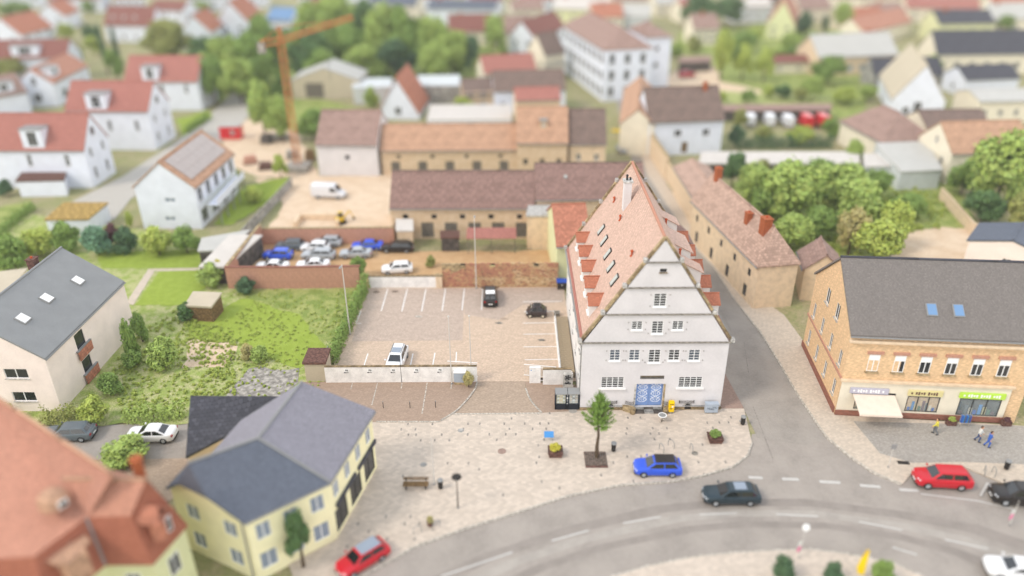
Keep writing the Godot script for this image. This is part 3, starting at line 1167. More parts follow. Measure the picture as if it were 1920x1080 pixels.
	for e: float in [-1.0, 1.0]:
		var p := Shape.new()
		p.box(Vector3((l / 2 + 0.012) * e, 0.55 if e < 0 else 0.45, 0), Vector3(0.03, 0.12, 0.52))
		obj("number_plate", p, M.plate, o)
		var b := Shape.new()
		b.cbox(Vector3((l / 2 - 0.1) * e, 0.3, 0), Vector3(0.22, 0.18, w * 1.5), 0.05)
		obj("bumper", b, M.rubber, o)
	wheels(o, [-l * 0.3, l * 0.31], w - 0.1, d.r, 0.22, d.get("rim", "rim"))
	return o


func paint_copy(o: Node3D, label: String, at: Vector3, turn: float, paint: String, group := "", called := "") -> Node3D:
	var c := copy(o, label, at, turn, group)
	for k in c.get_children():
		if str(k.name) in ["body", "wing_mirror", "wing_mirror_001"]:
			k.material_override = M[paint]
	return c


# a panel van: tall body with a sloping nose
func van(label: String, at: Vector3, turn: float, paint: String, l := 5.6, h := 2.4, called := "parked_van") -> Node3D:
	var o := thing(called, label, "van", at, turn)
	var w := 0.98
	var s := Shape.new()
	var rings := []
	for e in [[-l / 2, 0.4, h - 0.08, 0.93], [-l / 2 + 0.12, 0.35, h, 0.98], [l / 2 - 1.9, 0.35, h, 0.99], [l / 2 - 1.55, 0.35, h - 0.12, 0.98], [l / 2 - 0.85, 0.35, 1.32, 0.97], [l / 2 - 0.2, 0.35, 1.02, 0.92], [l / 2, 0.4, 0.8, 0.8]]:
		var q: float = w * e[3]
		var half := [Vector2(q * 0.9, e[1]), Vector2(q, e[1] + 0.15), Vector2(q, lerpf(e[1], e[2], 0.6)), Vector2(q * 0.93, e[2] - 0.1), Vector2(q * 0.8, e[2])]
		var ring := []
		for p: Vector2 in half:
			ring.append(Vector3(e[0], p.y, p.x))
		for i in 5:
			ring.append(Vector3(e[0], half[4 - i].y, -half[4 - i].x))
		rings.append(ring)
	s.skin(rings, true, true)
	for k in [0, -1]:
		var r: Array = rings[k]
		for i in range(1, r.size() - 1):
			if k == 0:
				s.tri(r[0], r[i], r[i + 1])
			else:
				s.tri(r[0], r[i + 1], r[i])
	obj("body", s, M[paint], o)
	var x0 := l / 2 - 1.5
	var x1 := l / 2 - 0.88
	panel(o, "windscreen", "carglass", [Vector3(x1, 1.4, 0.75), Vector3(x1, 1.4, -0.75), Vector3(x0 + 0.03, h - 0.2, -0.68), Vector3(x0 + 0.03, h - 0.2, 0.68)])
	for sd: float in [-1.0, 1.0]:
		var g := [Vector3(x0 - 0.85, 1.3, 0.97 * sd), Vector3(x1 - 0.2, 1.3, 0.96 * sd), Vector3(x0 - 0.1, h - 0.42, 0.95 * sd), Vector3(x0 - 0.85, h - 0.42, 0.95 * sd)]
		if sd < 0:
			g.reverse()
		panel(o, "side_window", "carglass", g)
		var hl := Shape.new()
		hl.cbox(Vector3(l / 2 - 0.12, 0.82, 0.66 * sd), Vector3(0.2, 0.2, 0.34), 0.04)
		obj("headlight", hl, M.headlight, o)
		var tl := Shape.new()
		tl.box(Vector3(-l / 2 - 0.005, 1.0, 0.86 * sd), Vector3(0.06, 0.5, 0.1))
		obj("tail_light", tl, M.taillight, o)
	var b := Shape.new()
	b.cbox(Vector3(l / 2 - 0.1, 0.42, 0), Vector3(0.24, 0.22, 1.7), 0.05)
	obj("bumper", b, M.rubber, o)
	wheels(o, [-l * 0.3, l * 0.31], w - 0.12, 0.34, 0.22)
	return o


# ---------------------------------------------------------------- the gabled hall

func gable_x(y: float) -> float:
	return 7.1 * (18.4 - y) / 10.65


func hall() -> void:
	var o := thing("gabled_hall", "tall white hall with steep pink tiled roof, banded gable and blue double door", "building", Vector3(13.45, 0, -62.0))
	var ln := 21.4
	# front
	var holes := []
	var rects := [[-4.98, 2.56, -2.77, 3.82], [2.54, 2.56, 4.85, 3.8], [-4.33, 5.72, -3.32, 6.94], [-2.47, 5.72, -1.45, 6.93], [-0.6, 5.48, 0.53, 6.92], [1.3, 5.7, 2.36, 6.91], [3.21, 5.68, 4.3, 6.9], [-2.44, 9.14, -1.42, 10.06], [-0.54, 8.72, 0.53, 10.05], [1.36, 9.12, 2.41, 10.07], [-0.58, 11.62, 0.58, 12.97], [-0.26, 15.16, 0.35, 15.5]]
	for r in rects:
		holes.append(r)
	holes.append([-1.5, 0.3, 1.14, 3.0])
	holes.append([-1.21, 3.54, 1.12, 3.96])
	var w := Shape.new()
	facade(w, Vector3.ZERO, Vector3.RIGHT, [[0.18, -6.95, 6.95], [7.76, -6.95, 6.95], [7.78, -6.9, 6.9], [18.2, -0.1, 0.1]], holes, 0.2)
	obj("front_wall", w, M.white, o)
	var kinds := [[4, 5], [4, 5], [2, 4], [2, 4], [2, 5], [2, 4], [2, 4], [2, 4], [2, 5], [2, 4], [2, 5], [2, 1]]
	for i in rects.size():
		var r: Array = rects[i]
		var c := Vector3((r[0] + r[2]) / 2, (r[1] + r[3]) / 2, -0.07)
		var gl := "glass_mid" if i in [2, 3, 6] else "glass"
		var wn := window(o, c, Vector3.RIGHT, r[2] - r[0], r[3] - r[1], kinds[i][0], kinds[i][1], "frame_dark" if i == 11 else "frame", gl, "window", 0.04)
		var s := Shape.new()
		if i < 2:
			s.cbox(Vector3(c.x, r[1] - 0.06, 0.07), Vector3(r[2] - r[0] + 0.44, 0.1, 0.3), 0.04)
		elif i < 11:
			s.cbox(Vector3(c.x, r[1] - 0.06, 0.03), Vector3(r[2] - r[0] + 0.12, 0.11, 0.2), 0.03)
		else:
			s.box(Vector3(c.x, r[1] - 0.05, 0.05), Vector3(r[2] - r[0] + 0.15, 0.08, 0.2))
		obj("sill", s, M.sandstone_dark if i == 11 else M.white_side if i < 2 else M.frame, o)
		if i > 1 and i < 11:
			for sx: float in [-1.0, 1.0]:
				for y: float in [r[1] + 0.05, r[3] - 0.12]:
					if i in [4, 8] and y > r[1] + 0.5:
						continue
					var h := Shape.new()
					h.box(Vector3(c.x + sx * ((r[2] - r[0]) / 2 + 0.3), y, 0.04), Vector3(0.07, 0.09, 0.06))
					obj("shutter_catch", h, M.band, o)
	# door, grille over it, curved stone foot of the doorway, steps
	for sd: float in [-1.0, 1.0]:
		var d := Shape.new()
		d.box(Vector3(-0.18 + sd * 0.655, 1.63, -0.3), Vector3(1.29, 2.66, 0.08))
		var leaf := obj("door_leaf", d, M.blue_door, o)
		for e in [[0.0, 0.62, 1.29, 0.08], [0.0, 2.9, 1.29, 0.1], [-0.6, 1.75, 0.09, 2.2], [0.6, 1.75, 0.09, 2.2]]:
			var f := Shape.new()
			f.box(Vector3(-0.18 + sd * 0.655 + e[0] * 0.98, e[1], -0.245), Vector3(e[2], e[3], 0.05))
			obj("door_rail", f, M.blue_door, leaf)
		for k in 3:
			var y0 := 0.72 + k * 0.72
			var q := Shape.new()
			for m: float in [-1.0, 1.0]:
				var x := -0.18 + sd * 0.655
				var pts := []
				for i in 11:
					var g := -0.4 + i * 0.46
					pts.append(Vector3(x + m * (0.27 + cos(g) * (0.2 - i * 0.011)), y0 + 0.26 + sin(g) * (0.22 - i * 0.012), -0.235))
				q.path(pts, 0.032, 5)
				q.path([Vector3(x + m * 0.06, y0 - 0.02, -0.235), Vector3(x + m * 0.3, y0 + 0.05, -0.235), Vector3(x + m * 0.47, y0 + 0.3, -0.235)], 0.03, 5)
				q.path([Vector3(x + m * 0.06, y0 + 0.56, -0.235), Vector3(x + m * 0.28, y0 + 0.5, -0.235), Vector3(x + m * 0.46, y0 + 0.62, -0.235)], 0.03, 5)
				q.lathe([Vector2(0.001, -0.05), Vector2(0.05, -0.03), Vector2(0.06, 0.0), Vector2(0.05, 0.03), Vector2(0.001, 0.05)], Vector3(x + m * 0.09, y0 + 0.62, -0.23), 8)
				q.lathe([Vector2(0.001, -0.04), Vector2(0.05, 0.0), Vector2(0.001, 0.04)], Vector3(x + m * 0.42, y0 + 0.3, -0.23), 8)
			q.path([Vector3(-0.18 + sd * 0.655, y0 - 0.04, -0.235), Vector3(-0.18 + sd * 0.655, y0 + 0.66, -0.235)], 0.02, 5)
			obj("door_ornament", q, M.ornament, leaf)
	var gr := Shape.new()
	gr.box(Vector3(-0.045, 3.75, -0.1), Vector3(2.3, 0.4, 0.06))
	var grille := obj("transom_grille", gr, M.iron, o)
	for i in 3:
		var s := Shape.new()
		s.box(Vector3(-0.045, 3.62 + i * 0.13, -0.05), Vector3(2.2, 0.03, 0.05))
		obj("grille_bar", s, M.sandstone if i == 2 else M.band, grille)
	for sd: float in [-1.0, 1.0]:
		var jamb := Shape.new()
		jamb.box(Vector3(-0.18 + sd * 1.42, 1.6, 0.012), Vector3(0.16, 2.75, 0.06))
		obj("door_jamb", jamb, M.sandstone if sd > 0 else M.stone_light, o)
		var foot := Shape.new()
		var rings := []
		for y: float in [0.0, 0.55]:
			var ring := []
			for i in 9:
				var g := PI / 2 * i / 8.0
				ring.append(Vector3(-0.18 + sd * (2.55 - 1.2 * sin(g)), y, 0.02 + 0.62 * (1.0 - cos(g))))
			ring.append(Vector3(-0.18 + sd * 1.9, y, 0.66))
			ring.append(Vector3(-0.18 + sd * 2.55, y, 0.3))
			if sd > 0:
				ring.reverse()
			rings.append(ring)
		foot.loft(rings)
		foot.cap(rings[1], true)
		obj("curved_plinth", foot, M.sandstone, o)
		var post := Shape.new()
		post.lathe([Vector2(0.26, 0.0), Vector2(0.26, 0.3), Vector2(0.2, 0.42), Vector2(0.001, 0.46)], Vector3(-0.18 + sd * 1.62, 0, 0.72), 14)
		obj("guard_stone", post, M.sandstone_dark, o)
		for k in 3:
			var rail := Shape.new()
			var pts := []
			for i in 7:
				var g := PI / 2 * i / 6.0
				pts.append(Vector3(-0.18 + sd * (2.35 - 0.9 * sin(g)), 0.78 + k * 0.13, 0.1 + 0.22 * sin(g * 2.0)))
			rail.path(pts, 0.022, 5)
			obj("handrail", rail, M.iron, o)
	for i in 2:
		for k in 3:
			var s := Shape.new()
			s.cbox(Vector3(-1.08 + k * 0.9, 0.07 + i * 0.12, 0.42 - i * 0.36), Vector3(0.89, 0.14 + i * 0.02, 0.72 - i * 0.36), 0.02)
			obj("step", s, M.greywall if (i + k) % 2 else M.darkwall, o)
	# plinth, cellar arches with railings over them
	for e in [[-6.98, -2.7], [2.3, 6.98]]:
		var s := Shape.new()
		s.cbox(Vector3((e[0] + e[1]) / 2, 0.08, 0.05), Vector3(e[1] - e[0], 0.34, 0.22), 0.03)
		obj("plinth", s, M.sandstone_dark, o)
		var c := Shape.new()
		c.tube(Vector3(e[0] + 0.9, 0.42, 0.05), Vector3(e[1] - 0.1, 0.42, 0.05), 0.03, 0.03, 6)
		obj("wall_pipe", c, M.zinc, o)
	for x: float in [-3.9, 3.7]:
		var s := Shape.new()
		var ring := []
		for i in 9:
			var g := PI * i / 8.0
			ring.append(Vector3(x + cos(g) * 0.3, 0.34 + sin(g) * 0.3, 0.018))
		for i in range(1, 8):
			s.tri(ring[0], ring[i], ring[i + 1])
		s.quad(Vector3(x - 0.3, 0.1, 0.172), Vector3(x + 0.3, 0.1, 0.172), Vector3(x + 0.3, 0.34, 0.172), Vector3(x - 0.3, 0.34, 0.172))
		var arch := obj("cellar_opening", s, M.rubber, o)
		var t := Shape.new()
		for i in 8:
			var g := PI * (i + 0.5) / 8.0
			t.obox(Transform3D(Basis(Vector3.BACK, g), Vector3(x + cos(g) * 0.36, 0.34 + sin(g) * 0.36, 0.03)), Vector3(0.12, 0.15, 0.07))
		obj("arch_stones", t, M.stone_light, arch)
		for k in 3:
			var r := Shape.new()
			r.box(Vector3(x - 0.15, 0.78 + k * 0.12, 0.12), Vector3(1.45, 0.028, 0.028))
			obj("railing_bar", r, M.iron, o)
		for sx: float in [-0.72, 0.72]:
			var r := Shape.new()
			r.box(Vector3(x - 0.15 + sx, 0.9, 0.09), Vector3(0.032, 0.34, 0.12))
			obj("railing_post", r, M.iron, o)
	# other walls
	var sp := [[5, 2.6, 1.1, 1.2], [5, 5.5, 1.1, 1.2]]
	for e in [["left_wall", Vector3(-6.95, 0, -ln), Vector3.BACK], ["right_wall", Vector3(6.95, 0, 0), Vector3.FORWARD]]:
		var s := Shape.new()
		var hs := spread(sp, ln)
		facade(s, e[1], e[2], [[0.0, 0.0, ln], [7.72, 0.0, ln]], hs, 0.2)
		obj(e[0], s, M.white_side, o)
		fill_openings(o, e[1], e[2], hs, 0.2)
	var bk := Shape.new()
	var bh := spread([[3, 2.6, 1.1, 1.2], [3, 5.5, 1.1, 1.2]], 13.9)
	facade(bk, Vector3(6.95, 0, -ln), Vector3.LEFT, [[0.0, 0.0, 13.9], [7.76, 0.0, 13.9], [18.2, 6.85, 7.05]], bh, 0.2)
	obj("rear_wall", bk, M.white_side, o)
	fill_openings(o, Vector3(6.95, 0, -ln), Vector3.LEFT, bh, 0.2)
	# roof
	var rf := Shape.new()
	rf.slab([Vector3(-7.14, 7.69, -0.3), Vector3(0, 18.4, -0.3), Vector3(0, 18.4, -ln + 0.3), Vector3(-7.14, 7.69, -ln + 0.3)], 0.3)
	rf.slab([Vector3(7.14, 7.69, -0.3), Vector3(0, 18.4, -0.3), Vector3(0, 18.4, -ln + 0.3), Vector3(7.14, 7.69, -ln + 0.3)], 0.3)
	var roof := obj("roof", rf, M.tile, o)
	var rc := Shape.new()
	var eaves := Shape.new()
	for i in 52:
		var z := -0.45 - i * 0.4
		rc.tube(Vector3(0, 18.41, z), Vector3(0, 18.44, z - 0.42), 0.13, 0.15, 8)
	for i in 70:
		for sd: float in [-1.0, 1.0]:
			eaves.obox(Transform3D(Basis(Vector3.BACK, atan(1.5) * -sd), Vector3(sd * 7.0, 7.93, -0.45 - i * 0.3)), Vector3(0.34, 0.07, 0.25 + 0.03 * (i % 2)))
	obj("ridge_tiles", rc, M.tile_pink, roof).set_meta("kind", "stuff")
	obj("eaves_tiles", eaves, M.tile_red, roof).set_meta("kind", "stuff")
	for sd: float in [-1.0, 1.0]:
		var g := Shape.new()
		g.tube(Vector3(sd * 7.22, 7.62, 0.0), Vector3(sd * 7.22, 7.62, -ln), 0.1, 0.1, 8)
		obj("gutter", g, M.zinc, roof)
		var dp := Shape.new()
		dp.path([Vector3(sd * 7.2, 7.55, -0.35), Vector3(sd * 7.02, 7.2, -0.35), Vector3(sd * 7.02, 0.1, -0.35)], 0.06, 8)
		obj("downpipe", dp, M.zinc, o)
	# copings along both gables, bands and kneelers
	var ys := [7.76, 10.81, 13.6, 16.16, 18.45]
	for z: float in [0.0, -ln]:
		var front := z == 0.0
		for i in 4:
			for sd: float in [-1.0, 1.0]:
				var y0: float = ys[i] + 0.3
				var y1: float = ys[i + 1]
				var a := Vector3(sd * gable_x(y0), y0, z + (-0.14 if front else 0.14))
				var b := Vector3(sd * gable_x(y1), y1, a.z)
				var d := b - a
				var n := maxi(3, int(d.length() / 0.9))
				for k in n:
					var c := Shape.new()
					var m := a.lerp(b, (k + 0.5) / n)
					c.obox(Transform3D(Basis(Vector3.BACK, atan2(d.y, d.x)), m + Vector3(sd * 0.09, 0.07, 0)), Vector3(d.length() / n - 0.012, 0.24, 0.36))
					obj("coping_stone", c, M.sandstone if (k + i) % 3 else M.sandstone_dark, o)
		for i in 4:
			var hw := gable_x(ys[i])
			var c := Shape.new()
			c.cbox(Vector3(0, ys[i], z + (0.06 if front else -0.06)), Vector3(hw * 2 + (0.1 if i else 0.2), 0.1, 0.26), 0.03)
			obj("string_course", c, M.band, o)
			for sd: float in [-1.0, 1.0]:
				var k := Shape.new()
				k.cbox(Vector3(sd * (hw + 0.12), ys[i] + 0.16, z + (-0.12 if front else 0.12)), Vector3(0.4, 0.36, 0.5), 0.05)
				obj("kneeler", k, M.stone_light, o)
	# dormers: five small gabled ones on each slope
	for sd: float in [-1.0, 1.0]:
		for i in 5:
			var z0 := -2.4 - i * 3.7
			var z1 := z0 - 1.85
			var fx := 6.2 * sd
			var inner := 5.2 * sd
			var c := Shape.new()
			var zs := [z0, z1] if sd < 0 else [z1, z0]
			# cheeks
			for z: float in [z0, z1]:
				var p := [Vector3(fx, 8.9, z), Vector3(fx, 10.55, z), Vector3(inner, 10.55, z)]
				if (z == z0) == (sd < 0):
					c.tri(p[0], p[2], p[1])
				else:
					c.tri(p[0], p[1], p[2])
			var u := Vector3.BACK if sd < 0 else Vector3.FORWARD
			var oo := Vector3(fx, 0, z1 if sd < 0 else z0)
			var hs := [[0.45, 9.2, 1.4, 10.3]]
			facade(c, oo, u, [[8.85, 0.0, 1.85], [10.55, 0.0, 1.85], [11.15, 0.9, 0.95]], hs, 0.1)
			var dm := obj("dormer", c, M.white_side, o)
			window(dm, oo + u * 0.925 + Vector3(0, 9.75, 0) - u.cross(Vector3.UP) * 0.05, u, 0.95, 1.1, 2, 3)
			var sl := Shape.new()
			sl.box(oo + u * 0.925 + Vector3(0, 9.15, 0) + u.cross(Vector3.UP) * 0.06, Vector3(0.2, 0.09, 1.2))
			obj("sill", sl, M.frame, dm)
			var r := Shape.new()
			var zm := (z0 + z1) / 2
			r.slab([Vector3(fx + sd * 0.15, 10.5, z0 + 0.13), Vector3(inner - sd * 0.15, 10.5, z0 + 0.13), Vector3(4.72 * sd, 11.25, zm), Vector3(fx + sd * 0.15, 11.25, zm)], 0.1)
			r.slab([Vector3(fx + sd * 0.15, 10.5, z1 - 0.13), Vector3(inner - sd * 0.15, 10.5, z1 - 0.13), Vector3(4.72 * sd, 11.25, zm), Vector3(fx + sd * 0.15, 11.25, zm)], 0.1)
			r.tube(Vector3(fx + sd * 0.17, 11.27, zm), Vector3(4.72 * sd, 11.27, zm), 0.07, 0.07, 6)
			obj("dormer_roof", r, M.tile_dormer, dm)
	# three shed dormers high on the right slope
	for e in [[-3.7, 1.7, 14.3], [-6.9, 4.0, 14.9], [-13.9, 2.0, 14.9]]:
		var z0: float = e[0]
		var z1: float = e[0] - e[1]
		var xi := gable_x(e[2])
		var xo := xi + 1.75
		var yo: float = e[2] - 0.95
		var yb := 18.4 - 1.5 * xo
		var s := Shape.new()
		s.tri(Vector3(xi, e[2] - 0.1, z0), Vector3(xo, yb, z0), Vector3(xo, yo, z0))
		s.tri(Vector3(xi, e[2] - 0.1, z1), Vector3(xo, yo, z1), Vector3(xo, yb, z1))
		var hs := [[0.3, yb + 0.35, e[1] - 0.3, yo - 0.2]]
		facade(s, Vector3(xo, 0, z0), Vector3.FORWARD, [[yb - 0.05, 0.0, e[1]], [yo, 0.0, e[1]]], hs, 0.1)
		var dm := obj("shed_dormer", s, M.white_side, o)
		window(dm, Vector3(xo - 0.05, (yb + yo + 0.15) / 2, (z0 + z1) / 2), Vector3.FORWARD, e[1] - 0.6, yo - yb - 0.55, 3, 1)
		var r := Shape.new()
		r.slab([Vector3(xi - 0.05, e[2] + 0.06, z0 + 0.15), Vector3(xo + 0.25, yo - 0.07, z0 + 0.15), Vector3(xo + 0.25, yo - 0.07, z1 - 0.15), Vector3(xi - 0.05, e[2] + 0.06, z1 - 0.15)], 0.12)
		obj("dormer_roof", r, M.tile, dm)
	# skylights, vents, chimney on the left slope
	var bs := Basis(Vector3.BACK, atan(1.5))
	for i in 5:
		var s := Shape.new()
		s.cbox(Vector3.ZERO, Vector3(1.32, 0.14, 0.86), 0.03)
		var sk := obj("skylight", s, M.iron, roof)
		sk.transform = Transform3D(bs, Vector3(-3.84, 12.71, -3.25 - i * 2.93 - (0.4 if i > 2 else 0.0)))
		var p := Shape.new()
		p.box(Vector3(0, 0.08, 0), Vector3(1.12, 0.03, 0.66))
		obj("pane", p, M.skylight, sk)
	for z: float in [-3.85, -12.6, -17.9]:
		var s := Shape.new()
		s.tube(Vector3(0, -0.1, 0), Vector3(0, 0.45, 0), 0.09, 0.09, 8)
		s.lathe([Vector2(0.15, 0.42), Vector2(0.16, 0.5), Vector2(0.05, 0.62), Vector2(0.001, 0.63)], Vector3.ZERO, 10)
		s.lathe([Vector2(0.2, -0.06), Vector2(0.12, 0.06)], Vector3.ZERO, 10)
		obj("vent_pipe", s, M.terracotta, roof, Vector3(-2.26, 15.0, z))
	for e in [[2.6, 14.5, -5.2], [2.7, 14.3, -13.2]]:
		var s := Shape.new()
		s.tube(Vector3(0, -0.1, 0), Vector3(0, 0.5, 0), 0.1, 0.1, 8)
		s.lathe([Vector2(0.16, 0.46), Vector2(0.16, 0.56), Vector2(0.001, 0.64)], Vector3.ZERO, 10)
		obj("vent_pipe", s, M.terracotta, roof, Vector3(e[0], e[1], e[2]))
	var c := Shape.new()
	c.box(Vector3(0, 1.75, 0), Vector3(0.78, 4.1, 0.95))
	var ch := obj("chimney", c, M.white, roof, Vector3(-1.5, 15.0, -13.95))
	var cap := Shape.new()
	cap.cbox(Vector3(0, 3.85, 0), Vector3(1.02, 0.14, 1.2), 0.03)
	obj("chimney_cap", cap, M.stone_light, ch)
	for e in [[-0.1, 0.11, 0.5], [0.24, 0.08, 0.2]]:
		var f := Shape.new()
		f.tube(Vector3(e[0], 3.9, 0), Vector3(e[0], 3.95 + e[2], 0), e[1], e[1], 10)
		f.lathe([Vector2(e[1] + 0.06, e[2] + 3.95), Vector2(0.001, e[2] + 4.07)], Vector3(e[0], 0, 0), 10)
		obj("flue", f, M.iron, ch)
	# low ramp wall with pebble bed on the car park side
	var rw := Shape.new()
	rw.box(Vector3(-8.55, 0.4, -11.3), Vector3(0.18, 0.9, 12.0))
	rw.box(Vector3(-7.9, 0.4, -5.35), Vector3(1.12, 0.9, 0.18))
	obj("ramp_wall", rw, M.lotwall, o)
	var pb := Shape.new()
	pb.box(Vector3(-7.74, 0.3, -11.4), Vector3(1.4, 0.9, 11.7))
	obj("pebble_bed", pb, M.pebbles, o)
	for i in 8:
		var r := Shape.new()
		r.tube(Vector3(-8.55, 0.85, -5.4 - i * 1.68), Vector3(-8.55, 1.25, -5.4 - i * 1.68), 0.025, 0.025, 6)
		obj("railing_post", r, M.steel, o)
	var rl := Shape.new()
	rl.tube(Vector3(-8.55, 1.25, -5.4), Vector3(-8.55, 1.25, -17.2), 0.03, 0.03, 6)
	obj("handrail", rl, M.steel, o)


# ---------------------------------------------------------------- ground

func line_mark(parent: Node, a: Vector3, b: Vector3, w: float, y: float, m := "paint", called := "marking") -> void:
	var s := Shape.new()
	var d := b - a
	var side := Vector3(d.z, 0, -d.x).normalized() * w / 2
	s.quad(a + side * -1 + Vector3.UP * (y - a.y), b - side + Vector3.UP * (y - b.y), b + side + Vector3.UP * (y - b.y), a + side + Vector3.UP * (y - a.y))
	obj(called, s, M[m], parent)


func kerb(parent: Node, pts: Array, y: float, piece := 1.0, m := "kerb") -> void:
	for i in pts.size() - 1:
		var a: Vector2 = pts[i]
		var b: Vector2 = pts[i + 1]
		var n := maxi(1, roundi((b - a).length() / piece))
		var d := (b - a) / n
		var key := "kerb_%.1f" % d.length()
		if not cache.has(key):
			var s := Shape.new()
			s.cbox(Vector3.ZERO, Vector3(d.length() - 0.015, 0.24, 0.16), 0.02)
			cache[key] = s.done()
		for k in n:
			var p := a + d * (k + 0.5)
			var o := obj("kerb_stone", cache[key], M[m], parent, Vector3(p.x, y - 0.09, p.y))
			o.rotation.y = atan2(-d.y, d.x)


# an outline with wandering edges
func ragged(pts: Array, amount: float, sd: int) -> Array:
	if amount == 0.0:
		return pts
	var r := RandomNumberGenerator.new()
	r.seed = sd
	var o := []
	for i in pts.size():
		var a: Vector2 = pts[i]
		var b: Vector2 = pts[(i + 1) % pts.size()]
		var n := clampi(int((b - a).length() / 1.3), 1, 40)
		for k in n:
			var off := Vector2(r.randf_range(-1, 1), r.randf_range(-1, 1)) * amount * (0.45 if k else 0.2)
			o.append(a.lerp(b, float(k) / n) + off)
	return o


func ground() -> void:
	var s := Shape.new()
	s.sheet([Vector2(-700, 60), Vector2(700, 60), Vector2(700, -900), Vector2(-700, -900)], -0.135)
	struct("ground", s, M.town)
	# roads
	s = Shape.new()
	s.sheet([Vector2(-20.29, -25.29), Vector2(-15.9, -39.59), Vector2(-14.51, -40.41), Vector2(-11.5, -41.34), Vector2(-7.95, -44.18), Vector2(-3.98, -46.14), Vector2(0.17, -47.91), Vector2(4.55, -49.83), Vector2(9.11, -51.12), Vector2(13.63, -51.56), Vector2(16.47, -52.23), Vector2(19.49, -53.4), Vector2(21.26, -54.98), Vector2(22.52, -58.13), Vector2(29.78, -59.38), Vector2(29.39, -57.45), Vector2(30.45, -54.77), Vector2(31.74, -52.54), Vector2(33.55, -51.03), Vector2(35.75, -53.79), Vector2(40.31, -54.48), Vector2(43.88, -52.32), Vector2(46.76, -49.5), Vector2(56.75, -45.2), Vector2(40.18, -25.08)], -0.12)
	var road := struct("main_road", s, M.asphalt)
	for e in [[Vector2(-5.62, -41.31), Vector2(-0.19, -43.69)], [Vector2(2.93, -44.85), Vector2(5.97, -45.94)], [Vector2(8.87, -46.71), Vector2(12.03, -47.41)], [Vector2(15.29, -47.63), Vector2(18.37, -47.79)], [Vector2(21.64, -47.65), Vector2(24.98, -47.39)], [Vector2(28.11, -46.77), Vector2(31.2, -45.81)], [Vector2(34.15, -44.77), Vector2(37.04, -43.81)], [Vector2(29.64, -44.01), Vector2(31.2, -43.24)], [Vector2(34.66, -49.96), Vector2(39.01, -49.1)], [Vector2(39.01, -49.1), Vector2(41.47, -48.14)]]:
		line_mark(road, Vector3(e[0].x, 0, e[0].y), Vector3(e[1].x, 0, e[1].y), 0.16, -0.112, "paint_road", "lane_marking")
	for e in [[Vector2(20.57, -52.13), Vector2(21.77, -52.05)], [Vector2(23.45, -51.91), Vector2(24.87, -51.83)], [Vector2(26.59, -51.54), Vector2(28.34, -51.4)], [Vector2(29.92, -51.05), Vector2(31.58, -50.84)], [Vector2(33.08, -50.5), Vector2(34.62, -50.36)]]:
		line_mark(road, Vector3(e[0].x, 0, e[0].y), Vector3(e[1].x, 0, e[1].y), 0.34, -0.112, "paint_road", "give_way_marking")
	var upper := [Vector2(-13, -40.8), Vector2(-7.95, -44.18), Vector2(0.17, -47.91), Vector2(9.11, -51.12), Vector2(16.47, -52.23), Vector2(24.19, -52.31), Vector2(33.71, -50.56), Vector2(41.17, -48.71), Vector2(44.99, -46.73)]
	var lower := [Vector2(2.07, -38.32), Vector2(7.06, -41.09), Vector2(10.32, -42.2), Vector2(16.99, -43.43), Vector2(19.95, -43.63), Vector2(25.68, -43.28), Vector2(28.91, -42.36), Vector2(30.88, -40.86), Vector2(32.36, -39.1)]
	for e in [[0.32, 0.42, "asphalt_worn"], [0.62, 0.7, "asphalt_worn"], [0.47, 0.56, "asphalt_pale"]]:
		var band := []
		for k in 9:
			band.append(upper[k].lerp(lower[k], e[0]))
		for k in 9:
			band.append(upper[8 - k].lerp(lower[8 - k], e[1]))
		var bs := Shape.new()
		bs.sheet(band, -0.1165)
		obj("wheel_track", bs, M[e[2]], road)
	line_mark(road, Vector3(39.48, 0, -49.54), Vector3(41.01, 0, -51.18), 0.2, 0.012, "paint_road", "bay_marking")
	s = Shape.new()
	var right := [Vector2(25.46, -153.29), Vector2(24.57, -140.16), Vector2(24.15, -131.08), Vector2(25.24, -112.9), Vector2(26.08, -99.79), Vector2(27.15, -94.54), Vector2(27.74, -84.17), Vector2(28.64, -76.65), Vector2(28.86, -70.33), Vector2(28.92, -64.38), Vector2(29.18, -59.72), Vector2(29.39, -57.45)]
	var left := [Vector2(22.9, -57.6), Vector2(22.8, -62.0), Vector2(22.0, -75.0), Vector2(21.3, -88.0), Vector2(21.0, -105.0), Vector2(21.4, -132.0)] + [Vector2(23.83, -153.32), Vector2(24.64, -177.52), Vector2(26.27, -208.06)]
	var st := left.duplicate()
	st.append_array([Vector2(29.55, -207.98), Vector2(27.36, -177.46)])
	st.append_array(right)
	st.append(Vector2(27.2, -56.4))
	s.sheet(st, -0.108)
	var side := struct("side_street", s, M.street)
	for e in [[Vector2(26.19, -74.67), Vector2(24.97, -68.19)], [Vector2(25.24, -87.79), Vector2(25.4, -77.05)], [Vector2(23.84, -62.52), Vector2(23.43, -54.45)]]:
		line_mark(side, Vector3(e[0].x, 0, e[0].y), Vector3(e[1].x, 0, e[1].y), 0.07, -0.1, "paverdark", "tar_seam")
	# the square and the pavements
	s = Shape.new()
	var rim := [Vector2(-15.93, -39.74), Vector2(-14.51, -40.41), Vector2(-11.5, -41.34), Vector2(-7.95, -44.18), Vector2(-3.98, -46.14), Vector2(0.17, -47.91), Vector2(4.55, -49.83), Vector2(9.11, -51.12), Vector2(13.63, -51.56), Vector2(16.47, -52.23), Vector2(19.49, -53.4), Vector2(21.26, -54.98), Vector2(22.13, -56.72)]
	var pl := rim.duplicate()
	pl.append_array([Vector2(22.8, -62.0), Vector2(6.0, -62.0)])
